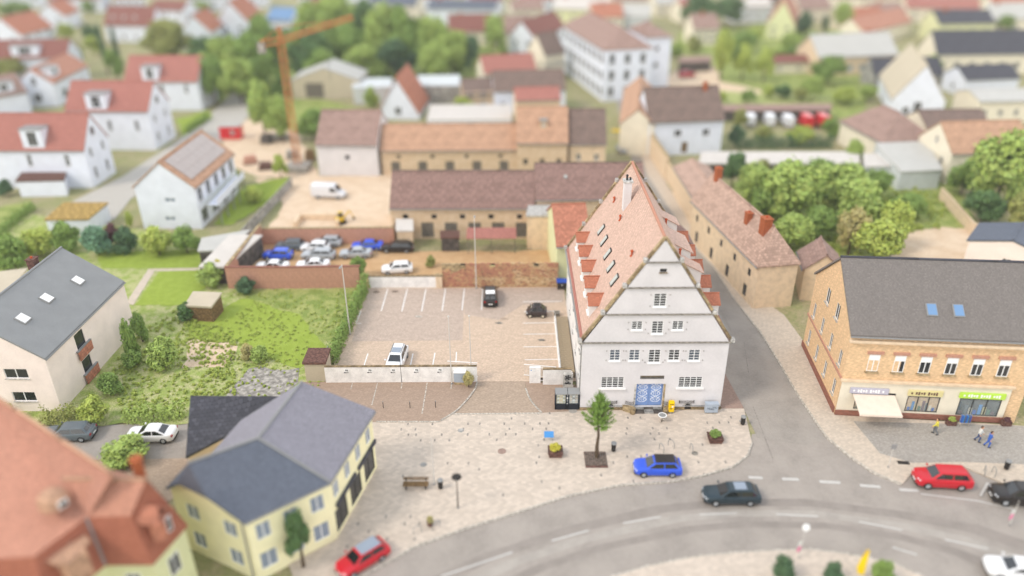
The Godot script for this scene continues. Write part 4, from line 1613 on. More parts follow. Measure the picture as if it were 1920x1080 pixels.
	pl.append_array([Vector2(2.73, -61.45), Vector2(-6.1, -61.35), Vector2(-7.22, -60.16), Vector2(-13.43, -60.13), Vector2(-18.72, -59.42), Vector2(-19.11, -45.65)])
	s.sheet(pl, 0.0, 0.13)
	var plaza := struct("paved_square", s, M.plaza)
	kerb(plaza, rim, 0.0, 1.0)
	var poly := PackedVector2Array(pl)
	var r := RandomNumberGenerator.new()
	r.seed = 5
	var pv := Shape.new()
	pv.box(Vector3.ZERO, Vector3(0.16, 0.02, 0.36))
	var pm := pv.done()
	var count := 0
	for row in 40:
		for col in 60:
			var p := Vector2(-16 + col * 1.15 + (0.55 if row & 1 else 0.0) + r.randf_range(-0.25, 0.25), -61.4 + row * 0.82)
			if count < 290 and r.randf() < (0.36 if p.y < -57.0 else 0.1) and Geometry2D.is_point_in_polygon(p, poly) and p.y < -44.0:
				obj("paver", pm, M.paverdark, plaza, Vector3(p.x, -0.004, p.y))
				count += 1
	# manhole covers and drains of the square
	for e in [[Vector3(-1.15, 0, -55.67), 0.4, "walkdark"], [Vector3(-5.11, 0, -58.74), 0.3, "greywall"], [Vector3(-8.18, 0, -53.87), 0.3, "greywall"], [Vector3(5.8, 0, -61.78), 0.42, "walkgrey"], [Vector3(22.09, 0, -59.94), 0.3, "greywall"], [Vector3(16.5, 0, -55.24), 0.3, "band"]]:
		var m := Shape.new()
		m.lathe([Vector2(e[1], -0.05), Vector2(e[1], 0.008), Vector2(e[1] * 0.86, 0.012), Vector2(0.001, 0.012)], Vector3.ZERO, 18)
		obj("manhole_cover", m, M[e[2]], plaza, e[0])
	s = Shape.new()
	s.sheet([Vector2(20.6, -62.0), Vector2(22.8, -62.0), Vector2(22.0, -75.0), Vector2(21.3, -88.0), Vector2(20.5, -88.0)], 0.008, 0.13)
	struct("pavement_beside_hall", s, M.walkdark)
	s = Shape.new()
	var walk := right.duplicate()
	walk.append_array([Vector2(29.39, -57.45), Vector2(30.45, -54.77), Vector2(31.74, -52.54), Vector2(33.55, -51.03), Vector2(35.5, -52.93), Vector2(39.79, -53.47), Vector2(42.29, -51.17), Vector2(45.91, -48.87), Vector2(49.94, -47.6), Vector2(57.82, -58.84), Vector2(50.23, -58.9), Vector2(31.42, -60.88), Vector2(32.19, -66.06), Vector2(33.02, -73.35), Vector2(32.65, -80.75), Vector2(30.92, -84.84), Vector2(27.99, -106.89), Vector2(27.69, -113.31), Vector2(26.73, -126.87), Vector2(27.83, -143.37), Vector2(27.64, -153.25)])
	s.sheet(walk, 0.006, 0.13)
	var pw := struct("right_pavement", s, M.walk)
	kerb(pw, [Vector2(24.15, -131.08), Vector2(25.24, -112.9), Vector2(26.08, -99.79), Vector2(27.15, -94.54), Vector2(27.74, -84.17), Vector2(28.64, -76.65), Vector2(28.86, -70.33), Vector2(28.92, -64.38), Vector2(29.18, -59.72), Vector2(29.39, -57.45), Vector2(30.45, -54.77), Vector2(31.74, -52.54), Vector2(33.55, -51.03)], 0.0, 1.0)
	s = Shape.new()
	s.sheet([Vector2(32.79, -59.86), Vector2(50.74, -58.89), Vector2(47.37, -53.42), Vector2(40.01, -53.9), Vector2(35.65, -53.79), Vector2(33.35, -55.12)], 0.016)
	struct("grey_cobbled_pavement", s, M.walkgrey)
	s = Shape.new()
	var isle := [Vector2(7.06, -41.09), Vector2(10.32, -42.2), Vector2(13.63, -43.02), Vector2(16.99, -43.43), Vector2(19.95, -43.63), Vector2(22.95, -43.78), Vector2(25.68, -43.28), Vector2(28.91, -42.36), Vector2(30.88, -40.86)]
	var il := isle.duplicate()
	il.append_array([Vector2(27.13, -31.62), Vector2(5.25, -31.71)])
	s.sheet(il, 0.0, 0.13)
	var island := struct("lower_square", s, M.plaza)
	kerb(island, isle, 0.0, 1.0)
	# car park
	s = Shape.new()
	s.sheet([Vector2(-19.75, -66.9), Vector2(6.5, -66.9), Vector2(6.5, -88.3), Vector2(-19.2, -88.3)], 0.0)
	var lot := struct("car_park", s, M.lot)
	s = Shape.new()
	s.sheet([Vector2(-18.85, -88.13), Vector2(-6.27, -87.99), Vector2(-5.89, -75.2), Vector2(-18.52, -75.09)], 0.008)
	struct("grey_paved_area", s, M.lotdark)
	s = Shape.new()
	s.sheet([Vector2(-6.27, -87.99), Vector2(6.41, -88), Vector2(6.19, -84.26), Vector2(1.12, -83.48), Vector2(-1.81, -79.81), Vector2(-5.97, -81.14)], 0.012)
	struct("worn_paved_area", s, M.lotdark)
	for e in [[Vector2(-16.27, -87.95), Vector2(-16.23, -82.17)], [Vector2(-13.74, -87.95), Vector2(-13.69, -82.01)], [Vector2(-11.31, -87.92), Vector2(-11.27, -81.99)], [Vector2(-8.8, -87.9), Vector2(-8.77, -82.1)], [Vector2(-6.35, -87.96), Vector2(-6.33, -82.25)], [Vector2(-3.99, -87.67), Vector2(-3.94, -82.32)], [Vector2(-18.72, -82.25), Vector2(-18.78, -79.18)], [Vector2(-18.78, -79.15), Vector2(-18.18, -79.14)], [Vector2(1.17, -84.31), Vector2(5.98, -84.4)], [Vector2(1.26, -81.77), Vector2(5.07, -81.89)], [Vector2(1.1, -78.98), Vector2(5.18, -79.1)], [Vector2(1.12, -76.44), Vector2(5.11, -76.52)], [Vector2(1.09, -73.69), Vector2(5.26, -73.74)], [Vector2(1.19, -71.03), Vector2(5.52, -71.12)], [Vector2(-16.26, -72.46), Vector2(-16.28, -70.01)], [Vector2(-11.23, -72.42), Vector2(-11.24, -69.97)], [Vector2(-8.8, -72.55), Vector2(-8.82, -69.95)], [Vector2(-6.41, -72.71), Vector2(-6.33, -70.54)], [Vector2(-13.81, -72.44), Vector2(-13.71, -70.08)]]:
		line_mark(lot, Vector3(e[0].x, 0, e[0].y), Vector3(e[1].x, 0, e[1].y), 0.12, 0.02, "paint", "bay_marking")
	for e in [[Vector2(-1.73, -79.04), "band"], [Vector2(-1.17, -80.06), "drive"], [Vector2(3.2, -75.12), "band"], [Vector2(-11.49, -80.68), "kerb"], [Vector2(-15.2, -87.2), "kerbdark"], [Vector2(-17.58, -87.08), "kerbdark"]]:
		var m := Shape.new()
		m.sheet([e[0] + Vector2(-0.5, -0.15), e[0] + Vector2(0.1, -0.3), e[0] + Vector2(0.5, 0.05), e[0] + Vector2(0.1, 0.22), e[0] + Vector2(-0.3, 0.18)], 0.026)
		obj("stain", m, M[e[1]], lot)
	# drive, bays before the wall, their kerbs
	s = Shape.new()
	s.sheet([Vector2(-4.07, -69.47), Vector2(1.22, -69.42), Vector2(1.16, -65.74), Vector2(1.72, -63.41), Vector2(2.73, -61.45), Vector2(-6.1, -61.35), Vector2(-5.57, -62.04), Vector2(-4.65, -63.87), Vector2(-4.04, -65.5), Vector2(-3.86, -66.95)], -0.02)
	var drive := struct("drive", s, M.drive)
	line_mark(drive, Vector3(-3.81, 0, -67.24), Vector3(1.13, 0, -67.2), 0.3, -0.005, "kerb", "threshold")
	kerb(drive, [Vector2(-3.85, -66.85), Vector2(-4.04, -65.5), Vector2(-4.65, -63.87), Vector2(-5.57, -62.04), Vector2(-6.1, -61.35), Vector2(-7.22, -60.16)], 0.07, 1.0)
	kerb(drive, [Vector2(1.2, -65.68), Vector2(1.42, -64.42), Vector2(1.72, -63.41), Vector2(2.23, -62.33), Vector2(2.73, -61.45)], 0.02, 1.0)
	kerb(drive, [Vector2(-6.1, -61.31), Vector2(2.62, -61.37)], 0.02, 1.0)
	kerb(drive, [Vector2(-13.43, -60.13), Vector2(-7.21, -60.08)], 0.04, 1.0)
	s = Shape.new()
	s.sheet([Vector2(-22.64, -67.01), Vector2(-3.86, -67.04), Vector2(-4.04, -65.5), Vector2(-4.65, -63.87), Vector2(-5.57, -62.04), Vector2(-7.22, -60.16), Vector2(-18.86, -60.09)], 0.004, 0.1)
	var bays := struct("front_parking_bays", s, M.bays)
	for e in [[Vector2(-16.92, -66.7), Vector2(-16.89, -65.61)], [Vector2(-14.3, -66.68), Vector2(-14.28, -62.82)], [Vector2(-11.73, -66.74), Vector2(-11.69, -65.68)], [Vector2(-9.1, -66.72), Vector2(-9.09, -61.41)], [Vector2(-6.54, -66.48), Vector2(-6.52, -65.62)]]:
		line_mark(bays, Vector3(e[0].x, 0, e[0].y), Vector3(e[1].x, 0, e[1].y), 0.1, 0.016, "kerb", "bay_marking")
	s = Shape.new()
	s.sheet([Vector2(1.18, -66.9), Vector2(7, -66.17), Vector2(6.64, -61.77), Vector2(2.73, -61.45), Vector2(1.72, -63.41), Vector2(1.2, -65.74)], 0.006, 0.1)
	struct("paved_corner", s, M.bays)
	# gardens, lawns, yards, left-hand streets
	var list := [
		["garden", "garden", [Vector2(-79.73, -110.42), Vector2(-77.17, -114.78), Vector2(-69.42, -111.35), Vector2(-48.2, -105.88), Vector2(-40.7, -100.07), Vector2(-36.51, -88.47), Vector2(-18.85, -88.13), Vector2(-19.8, -67.38), Vector2(-20.6, -64.23), Vector2(-31.29, -62.95), Vector2(-31.77, -59.93), Vector2(-46.61, -59.63), Vector2(-53.9, -61.37), Vector2(-83.42, -108.37)], 0.0],
		["lawn", "lawn", [Vector2(-59.77, -99.94), Vector2(-43.78, -100.11), Vector2(-43.14, -94.53), Vector2(-56.52, -94.69)], 0.02],
		["lawn", "lawn", [Vector2(-47.32, -83.99), Vector2(-48.22, -94.1), Vector2(-42.78, -93.54), Vector2(-40.06, -88.51), Vector2(-41.43, -83.93)], 0.03],
		["lawn", "lawn", [Vector2(-39.52, -78.91), Vector2(-34.28, -85.53), Vector2(-26.16, -81.35), Vector2(-21.33, -73.97), Vector2(-23.28, -69.64), Vector2(-31.99, -75.22), Vector2(-35.68, -75.25)], 0.024],
		["rough_grass", "grass", [Vector2(-35.65, -87.72), Vector2(-18.85, -88.13), Vector2(-19.74, -75.1), Vector2(-22.19, -75.12), Vector2(-32.02, -81.41)], 0.018],
		["garden_path", "walk", [Vector2(-48.58, -84.28), Vector2(-49.84, -94.12), Vector2(-42.19, -94.52), Vector2(-41.89, -93.7), Vector2(-48.69, -93.45), Vector2(-47.45, -83.99)], 0.036],
		["stony_bed", "concrete", [Vector2(-28.49, -69.68), Vector2(-23.28, -69.64), Vector2(-22.78, -64.25), Vector2(-29.5, -64.03)], 0.03],
		["sandy_bed", "dirt", [Vector2(-37.52, -75.27), Vector2(-33.39, -77.62), Vector2(-31.32, -74.06), Vector2(-31.39, -69.71), Vector2(-36.03, -69.75)], 0.012],
		["parking_lane", "asphalt", [Vector2(-47.65, -59.64), Vector2(-31.76, -60.18), Vector2(-29.9, -54.97), Vector2(-37.58, -54.73), Vector2(-44.42, -55.67)], -0.05],
		["tan_yard", "drive", [Vector2(-37.83, -54.73), Vector2(-29.47, -55.12), Vector2(-25.15, -60.3), Vector2(-21.96, -64.24), Vector2(-24.19, -57.06), Vector2(-29.8, -48.71), Vector2(-33.52, -50.01)], -0.06],
		["new_street", "newstreet", [Vector2(-73.11, -91.96), Vector2(-74.13, -109.29), Vector2(-74.33, -115.88), Vector2(-70.62, -132.61), Vector2(-69.23, -153.94), Vector2(-69.18, -165.88), Vector2(-70.39, -187.17), Vector2(-72.28, -201.22), Vector2(-66.16, -199.3), Vector2(-61.26, -181.85), Vector2(-58.95, -159.52), Vector2(-62.33, -140.05), Vector2(-64.17, -121.25), Vector2(-62.78, -112.35), Vector2(-69.99, -106.16), Vector2(-68.79, -91.91), Vector2(-69.31, -85.9)], -0.06],
		["building_site", "dirt", [Vector2(-61.22, -159.56), Vector2(-58.86, -174.56), Vector2(-45.31, -159.26), Vector2(-34.77, -132.03), Vector2(-38.28, -130.66), Vector2(-46.37, -132.22), Vector2(-56.26, -141.55)], -0.05],
		["sandy_yard", "dirt", [Vector2(-46.42, -130.79), Vector2(-21.97, -133.28), Vector2(-17.81, -103.14), Vector2(-19.79, -98.38), Vector2(-39.73, -94.83), Vector2(-36.95, -105.73), Vector2(-38.03, -118.9)], -0.04],
		["small_lawn", "lawn", [Vector2(-46.41, -109.97), Vector2(-47.05, -126.67), Vector2(-40.57, -132.13), Vector2(-38.66, -126.54), Vector2(-43.09, -109.92)], -0.02],
		["earth_yard", "dirt_orange", [Vector2(-37.32, -89.69), Vector2(-36.95, -105.73), Vector2(-17.74, -105.48), Vector2(-16.97, -99.78), Vector2(5.88, -99.5), Vector2(6.69, -87.99), Vector2(-18.87, -88.27)], -0.03],
		["green_plot", "grass", [Vector2(38.17, -128.06), Vector2(80.09, -139.2), Vector2(77.09, -127.44), Vector2(70.31, -106.33), Vector2(57.48, -104.5), Vector2(49.05, -93.79), Vector2(34.63, -93.96), Vector2(33.48, -104.82)], -0.03],
		["gravel_yard", "dirt", [Vector2(50.49, -93.77), Vector2(58.72, -105.48), Vector2(65.25, -107.42), Vector2(76.28, -104.26), Vector2(72.03, -93.52)], -0.02],
		["meadow", "grass", [Vector2(-60.81, -176.96), Vector2(-54.09, -194.97), Vector2(-29.41, -173.94), Vector2(-29.46, -158.95), Vector2(-40.34, -157.2), Vector2(-53.87, -165.58)], -0.03],
		["park_ground", "grass", [Vector2(-75.64, -187.29), Vector2(-110.88, -232.82), Vector2(-88.69, -288.7), Vector2(-0.09, -310.2), Vector2(-0.14, -215.34), Vector2(-42.7, -191.92), Vector2(-63.32, -189.67)], -0.06],
		["green_plot", "grass", [Vector2(58.56, -283.64), Vector2(101.51, -306.41), Vector2(115.02, -251.38), Vector2(78.33, -169.41), Vector2(46.51, -165.69), Vector2(53.8, -195.27), Vector2(49.6, -220.99)], -0.04],
		["garden_drive", "dirt", [Vector2(38.01, -201.54), Vector2(46.88, -222.5), Vector2(59.57, -228.08), Vector2(55.05, -206.07), Vector2(64.17, -193.88), Vector2(71.41, -191.47), Vector2(67.33, -183.04), Vector2(49.12, -181.42), Vector2(34.94, -179.74)], -0.02],
		["garden_beds", "garden", [Vector2(51.79, -195.32), Vector2(63.52, -191.65), Vector2(78.48, -189.11), Vector2(75.42, -180.83), Vector2(48.65, -179.43)], -0.01],
		["front_garden", "lawn", [Vector2(-75.6, -170.36), Vector2(-71.64, -179.6), Vector2(-67.93, -172.45), Vector2(-69.03, -157.75)], 0.0],
		["corner_garden", "grass", [Vector2(-87.54, -114.92), Vector2(-80.47, -120.74), Vector2(-77.63, -115.93), Vector2(-78.5, -100.54)], 0.01],
	]
	for e in list:
		s = Shape.new()
		s.sheet(ragged(e[2], 0.9 if e[1] in ["lawn", "grass", "garden", "dirt", "dirt_orange", "concrete"] else 0.0, e[2].size() * 7), e[3])
		struct(e[0], s, M[e[1]])
	tufts("meadow_grass", [Vector2(-35.65, -87.72), Vector2(-18.85, -88.13), Vector2(-19.82, -69.61), Vector2(-20.6, -64.23), Vector2(-26.87, -64.28), Vector2(-37.14, -60.39), Vector2(-41.83, -69.8), Vector2(-40.5, -81.49), Vector2(-37.52, -84.16)], 900, 0.06, 0.17, "leaf_lime", 3)
	tufts("flower_bed_plants", [Vector2(-44.28, -75.33), Vector2(-40.87, -84.2), Vector2(-31.99, -75.22), Vector2(-28.65, -64.76), Vector2(-37.67, -60.4), Vector2(-42.74, -66.79)], 550, 0.08, 0.24, "leaf_lime", 4)
	tufts("weeds", [Vector2(33.48, -104.82), Vector2(34.63, -93.96), Vector2(49.05, -93.79), Vector2(57.48, -104.5), Vector2(63.95, -106.42), Vector2(75.73, -124.77), Vector2(70.04, -130.34), Vector2(40.59, -126.65)], 900, 0.12, 0.4, "leaf_lime", 6)
	tufts("undergrowth", [Vector2(-75.64, -187.29), Vector2(-110.88, -232.82), Vector2(-88.69, -288.7), Vector2(-0.09, -310.2), Vector2(-0.14, -215.34), Vector2(-42.7, -191.92), Vector2(-63.32, -189.67)], 700, 0.5, 1.4, "leaf_green", 8)


# ---------------------------------------------------------------- walls, fences, hedges of the car park

func walls() -> void:
	# white wall of the car park with reserved signs
	var o := thing("car_park_wall", "long low white rendered wall between car park and front bays", "wall", Vector3(-19.72, 0, -66.97))
	var s := Shape.new()
	s.box(Vector3(7.93, 0.95, 0), Vector3(15.86, 1.96, 0.24))
	obj("wall", s, M.lotwall, o)
	for i in 16:
		var c := Shape.new()
		c.cbox(Vector3(0.5 + i * 0.991, 1.96, 0), Vector3(0.985, 0.07, 0.32), 0.02)
		obj("coping_stone", c, M.sandstone_dark, o)
	for i in 5:
		var x := 2.3 + i * 2.43
		var g := thing("reserved_sign", "small white sign on car park wall, %s of five from its left end" % ["first", "second", "third", "fourth", "fifth"][i], "sign", Vector3(-19.72 + x, 1.5, -66.84), 0.0, "reserved signs on the white wall")
		var b := Shape.new()
		b.cbox(Vector3(0, 0, 0), Vector3(0.52, 0.34, 0.03), 0.006)
		obj("board", b, M.frame, g)
		for e in [[-0.1, 0.05, 0.05, 0.17], [-0.02, 0.1, 0.14, 0.045], [-0.02, 0.02, 0.14, 0.045], [0.05, 0.06, 0.05, 0.12], [0.13, 0.03, 0.05, 0.2], [0.08, -0.06, 0.14, 0.045]]:
			var k := Shape.new()
			k.box(Vector3(e[0], e[1], 0.018), Vector3(e[2], e[3], 0.008))
			obj("mark", k, M.ink, g)
		var k := Shape.new()
		k.lathe([Vector2(0.075, -0.01), Vector2(0.075, 0.03), Vector2(0.001, 0.04)], Vector3(-0.2, -0.24, 0.03), 10)
		k.box(Vector3(0.0, -0.24, 0.01), Vector3(0.36, 0.03, 0.02))
		obj("lock_bracket", k, M.ink, g)
	# gate piers, fences, right wall
	var p := thing("gate_pier", "white gate pier right of the drive with small notice", "gate pier", Vector3(2.18, 0, -66.7))
	s = Shape.new()
	s.box(Vector3(0, 0.95, 0), Vector3(1.15, 1.94, 0.3))
	obj("wall", s, M.lotwall, p)
	for e in [[-0.4, 1.62, 0.1, 0.1], [-0.12, 1.58, 0.3, 0.16], [0.3, 1.6, 0.12, 0.12]]:
		var k := Shape.new()
		k.box(Vector3(e[0], e[1], 0.16), Vector3(e[2], e[3], 0.02))
		obj("notice", k, M.plate if e[0] > -0.3 else M.bluesign, p)
	p = thing("gate_pier", "narrow white gate pier left of the drive behind the dry bush", "gate pier", Vector3(-4.31, 0, -67.15))
	s = Shape.new()
	s.box(Vector3(0, 0.95, 0), Vector3(0.8, 1.94, 0.3))
	obj("wall", s, M.lotwall, p)
	var nt := Shape.new()
	nt.box(Vector3(0.05, 1.55, 0.16), Vector3(0.3, 0.18, 0.02))
	obj("notice", nt, M.plate, p)
	p = thing("yard_wall", "short white wall between gate and air conditioner", "wall", Vector3(4.46, 0, -66.39))
	s = Shape.new()
	s.box(Vector3(0, 0.92, 0), Vector3(2.9, 1.9, 0.25))
	obj("wall", s, M.lotwall, p)
	var cp := Shape.new()
	cp.box(Vector3(0, 1.91, 0), Vector3(2.96, 0.08, 0.33))
	obj("coping", cp, M.sandstone_dark, p)
	# pedestrian gate and the two sliding railings
	for e in [["barred_gate", "narrow barred pedestrian gate with black notice between white piers", Vector3(3.19, 0, -66.79), 1.0, 1.75, 0.0], ["sliding_railing", "white barred railing behind the pier right of the drive", Vector3(2.72, 0, -67.58), 3.4, 1.5, -0.16], ["sliding_railing", "white barred railing behind the metal cabinet left of the drive", Vector3(-5.41, 0, -67.75), 3.2, 1.9, -0.12]]:
		var g := thing(e[0], e[1], "gate" if e[0] == "barred_gate" else "railing", e[2], e[5])
		for y: float in [0.18, e[4]]:
			var k := Shape.new()
			k.box(Vector3(0, y, 0), Vector3(e[3], 0.06, 0.06))
			obj("rail", k, M.frame, g)
		var n := int(e[3] / 0.16)
		for i in n:
			var k := Shape.new()
			k.box(Vector3(-e[3] / 2 + (i + 0.5) * e[3] / n, e[4] / 2 + 0.09, 0), Vector3(0.025, e[4] - 0.2, 0.025))
			obj("bar", k, M.pole, g)
		if e[0] == "barred_gate":
			var k := Shape.new()
			k.cbox(Vector3(0.02, 1.35, 0.05), Vector3(0.4, 0.42, 0.05), 0.01)
			obj("notice", k, M.ink, g)
			var f := Shape.new()
			f.box(Vector3(0, 0.4, 0.02), Vector3(0.94, 0.18, 0.04))
			obj("kick_board", f, M.iron, g)
	# old brick wall behind the car park, built of single bricks in two skins of wear
	o = thing("old_brick_wall", "tall weathered red and ochre brick wall behind the car park", "wall", Vector3(-9.2, 0, -88.5))
	var core := Shape.new()
	core.box(Vector3(7.45, 1.55, -0.22), Vector3(14.9, 3.3, 0.3))
	obj("core", core, M.sandstone, o)
	var r := RandomNumberGenerator.new()
	r.seed = 9
	var noise := FastNoiseLite.new()
	noise.seed = 77
	noise.frequency = 0.35
	var skins := {}
	for k in ["red", "tan", "pale", "dark"]:
		skins[k] = Shape.new()
	var hatch := [[2.6, 3.15], [6.4, 3.15], [12.0, 3.1]]
	for row in 41:
		var y := row * 0.083
		var n := 59
		for c in n:
			var x := (c + (0.5 if row & 1 else 0.0)) * 0.252
			if x > 14.9:
				continue
			var skip := false
			for h in hatch:
				if absf(x - h[0]) < 0.34 and absf(y - h[1]) < 0.14:
					skip = true
			if skip or r.randf() < 0.02:
				continue
			if x < 2.9 and y > 2.3 + 0.3 * sin(x * 3.0):
				continue
			var t := noise.get_noise_2d(x, y * 1.6) * 0.5 + r.randf_range(-0.4, 0.4) + (0.3 if y < 1.3 and x > 4 else 0.0) + (0.12 if x > 9 else -0.06 if x > 4 else -0.2)
			var key := "red" if t < 0.02 else "tan" if t < 0.4 else "pale"
			if r.randf() < 0.07:
				key = "dark"
			skins[key].box(Vector3(x + 0.12, y + 0.04, -0.06 + r.randf_range(-0.02, 0.03)), Vector3(0.238, 0.07, 0.12))
	for k in skins:
		obj("brick_face", skins[k], M[{"red": "brick_red", "tan": "brick_tan", "pale": "brick_pale", "dark": "brick_dark"}[k]], o).set_meta("kind", "stuff")
	for i in 3:
		var k := Shape.new()
		k.box(Vector3(hatch[i][0] + 0.1, hatch[i][1] + 0.04, -0.05), Vector3(0.62, 0.24, 0.04))
		obj("vent_hole", k, M.rubber, o)
		var t := Shape.new()
		t.box(Vector3(hatch[i][0] + 0.1, hatch[i][1] - 0.16, 0.03), Vector3(0.7, 0.14, 0.1))
		obj("ledge", t, M.sand_sign if i == 1 else M.sandstone, o)
	o = garden_wall("concrete_wall", "low stained pale concrete wall at far left end of car park", "wall", [Vector2(-18.7, -88.45), Vector2(-10.0, -88.45)], 1.6, 0.3, "lotwall", "sandstone_dark")
	var pp := thing("stone_pier", "ochre stone pier between concrete wall and old brick wall", "pier", Vector3(-9.6, 0, -88.35))
	s = Shape.new()
	s.cbox(Vector3(0, 0.85, 0), Vector3(0.8, 1.8, 0.5), 0.04)
	obj("shaft", s, M.ochre, pp)
	s = Shape.new()
	s.cbox(Vector3(0, 1.8, 0), Vector3(0.92, 0.14, 0.62), 0.03)
	obj("cap", s, M.sandstone, pp)
	hedge("dense green ivy hedge along the left side of the car park", [Vector2(-19.74, -69.81), Vector2(-19.64, -73.39), Vector2(-19.39, -78.1), Vector2(-19.17, -83.69), Vector2(-19.08, -88.28)], 2.2, 1.1, "leaf_green", 12)
	garden_wall("metal_fence", "grey panel fence at left end of white car park wall", "fence", [Vector2(-20.22, -69.09), Vector2(-20.33, -71.52)], 1.7, 0.06, "zinc")
	# brick walls of the yard of cars
	garden_wall("yard_wall", "long red brick wall in front of the yard full of cars", "wall", [Vector2(-36.79, -88.47), Vector2(-27.89, -88.37), Vector2(-19.89, -88.59)], 3.0, 0.35, "redbrick", "brickbase")
	garden_wall("yard_wall", "red brick wall along the left side of the car yard", "wall", [Vector2(-36.88, -88.77), Vector2(-36.59, -102.24)], 3.0, 0.35, "redbrick", "sandstone")
	garden_wall("yard_wall", "patched tan and red brick wall behind the car yard", "wall", [Vector2(-36.64, -102.43), Vector2(-17.34, -102.57)], 2.4, 0.35, "redbrick", "sandstone")
	garden_wall("yard_wall", "crumbling brick wall right of the sandy yard", "wall", [Vector2(-17.58, -103.14), Vector2(-19.05, -113.96)], 2.6, 0.4, "oldwall")
	garden_wall("board_fence", "long pale grey fence between new white house and sandy yard", "fence", [Vector2(-39.95, -103.81), Vector2(-38.52, -127.08)], 1.6, 0.12, "greywall")
	garden_wall("garden_wall", "ochre garden wall with a corner right of the big trees", "wall", [Vector2(70.45, -119.25), Vector2(67.83, -104.37), Vector2(77.91, -103.07)], 1.7, 0.3, "ochre", "oldwall")
	garden_wall("street_wall", "ochre wall along right side of street before the long old house", "wall", [Vector2(28.03, -113.75), Vector2(27.72, -121.38), Vector2(27.08, -128.78)], 3.4, 0.4, "ochre", "sandstone")
	garden_wall("street_wall", "ochre wall with dark gateway on the far right side of the street", "wall", [Vector2(26.99, -129.34), Vector2(26.58, -140.12), Vector2(26.74, -149.61)], 4.2, 0.5, "ochre", "sandstone")
	hedge("clipped green hedge behind the low beige shed", [Vector2(44.05, -147.17), Vector2(63.11, -147.52)], 2.4, 1.4, "leaf_deep", 31)
	hedge("green hedge with grey wall beside new street", [Vector2(-69.2, -159.72), Vector2(-68.58, -171.56)], 1.6, 1.2, "leaf_green", 32)
	hedge("hedge along the lane in front of the corner house", [Vector2(-76.18, -100.51), Vector2(-77.44, -109.33), Vector2(-78.02, -116.63)], 1.5, 1.4, "leaf_green", 33)
	hedge("pale green hedge between parked cars and grey roofed house", [Vector2(-45.94, -60.29), Vector2(-40.68, -61.27)], 1.6, 1.6, "leaf_olive", 34)
	hedge("leafy green hedge behind the white coupe", [Vector2(-37.93, -60.4), Vector2(-34.67, -60.71), Vector2(-32.24, -61.21)], 1.7, 1.7, "leaf_light", 35)


# ---------------------------------------------------------------- houses

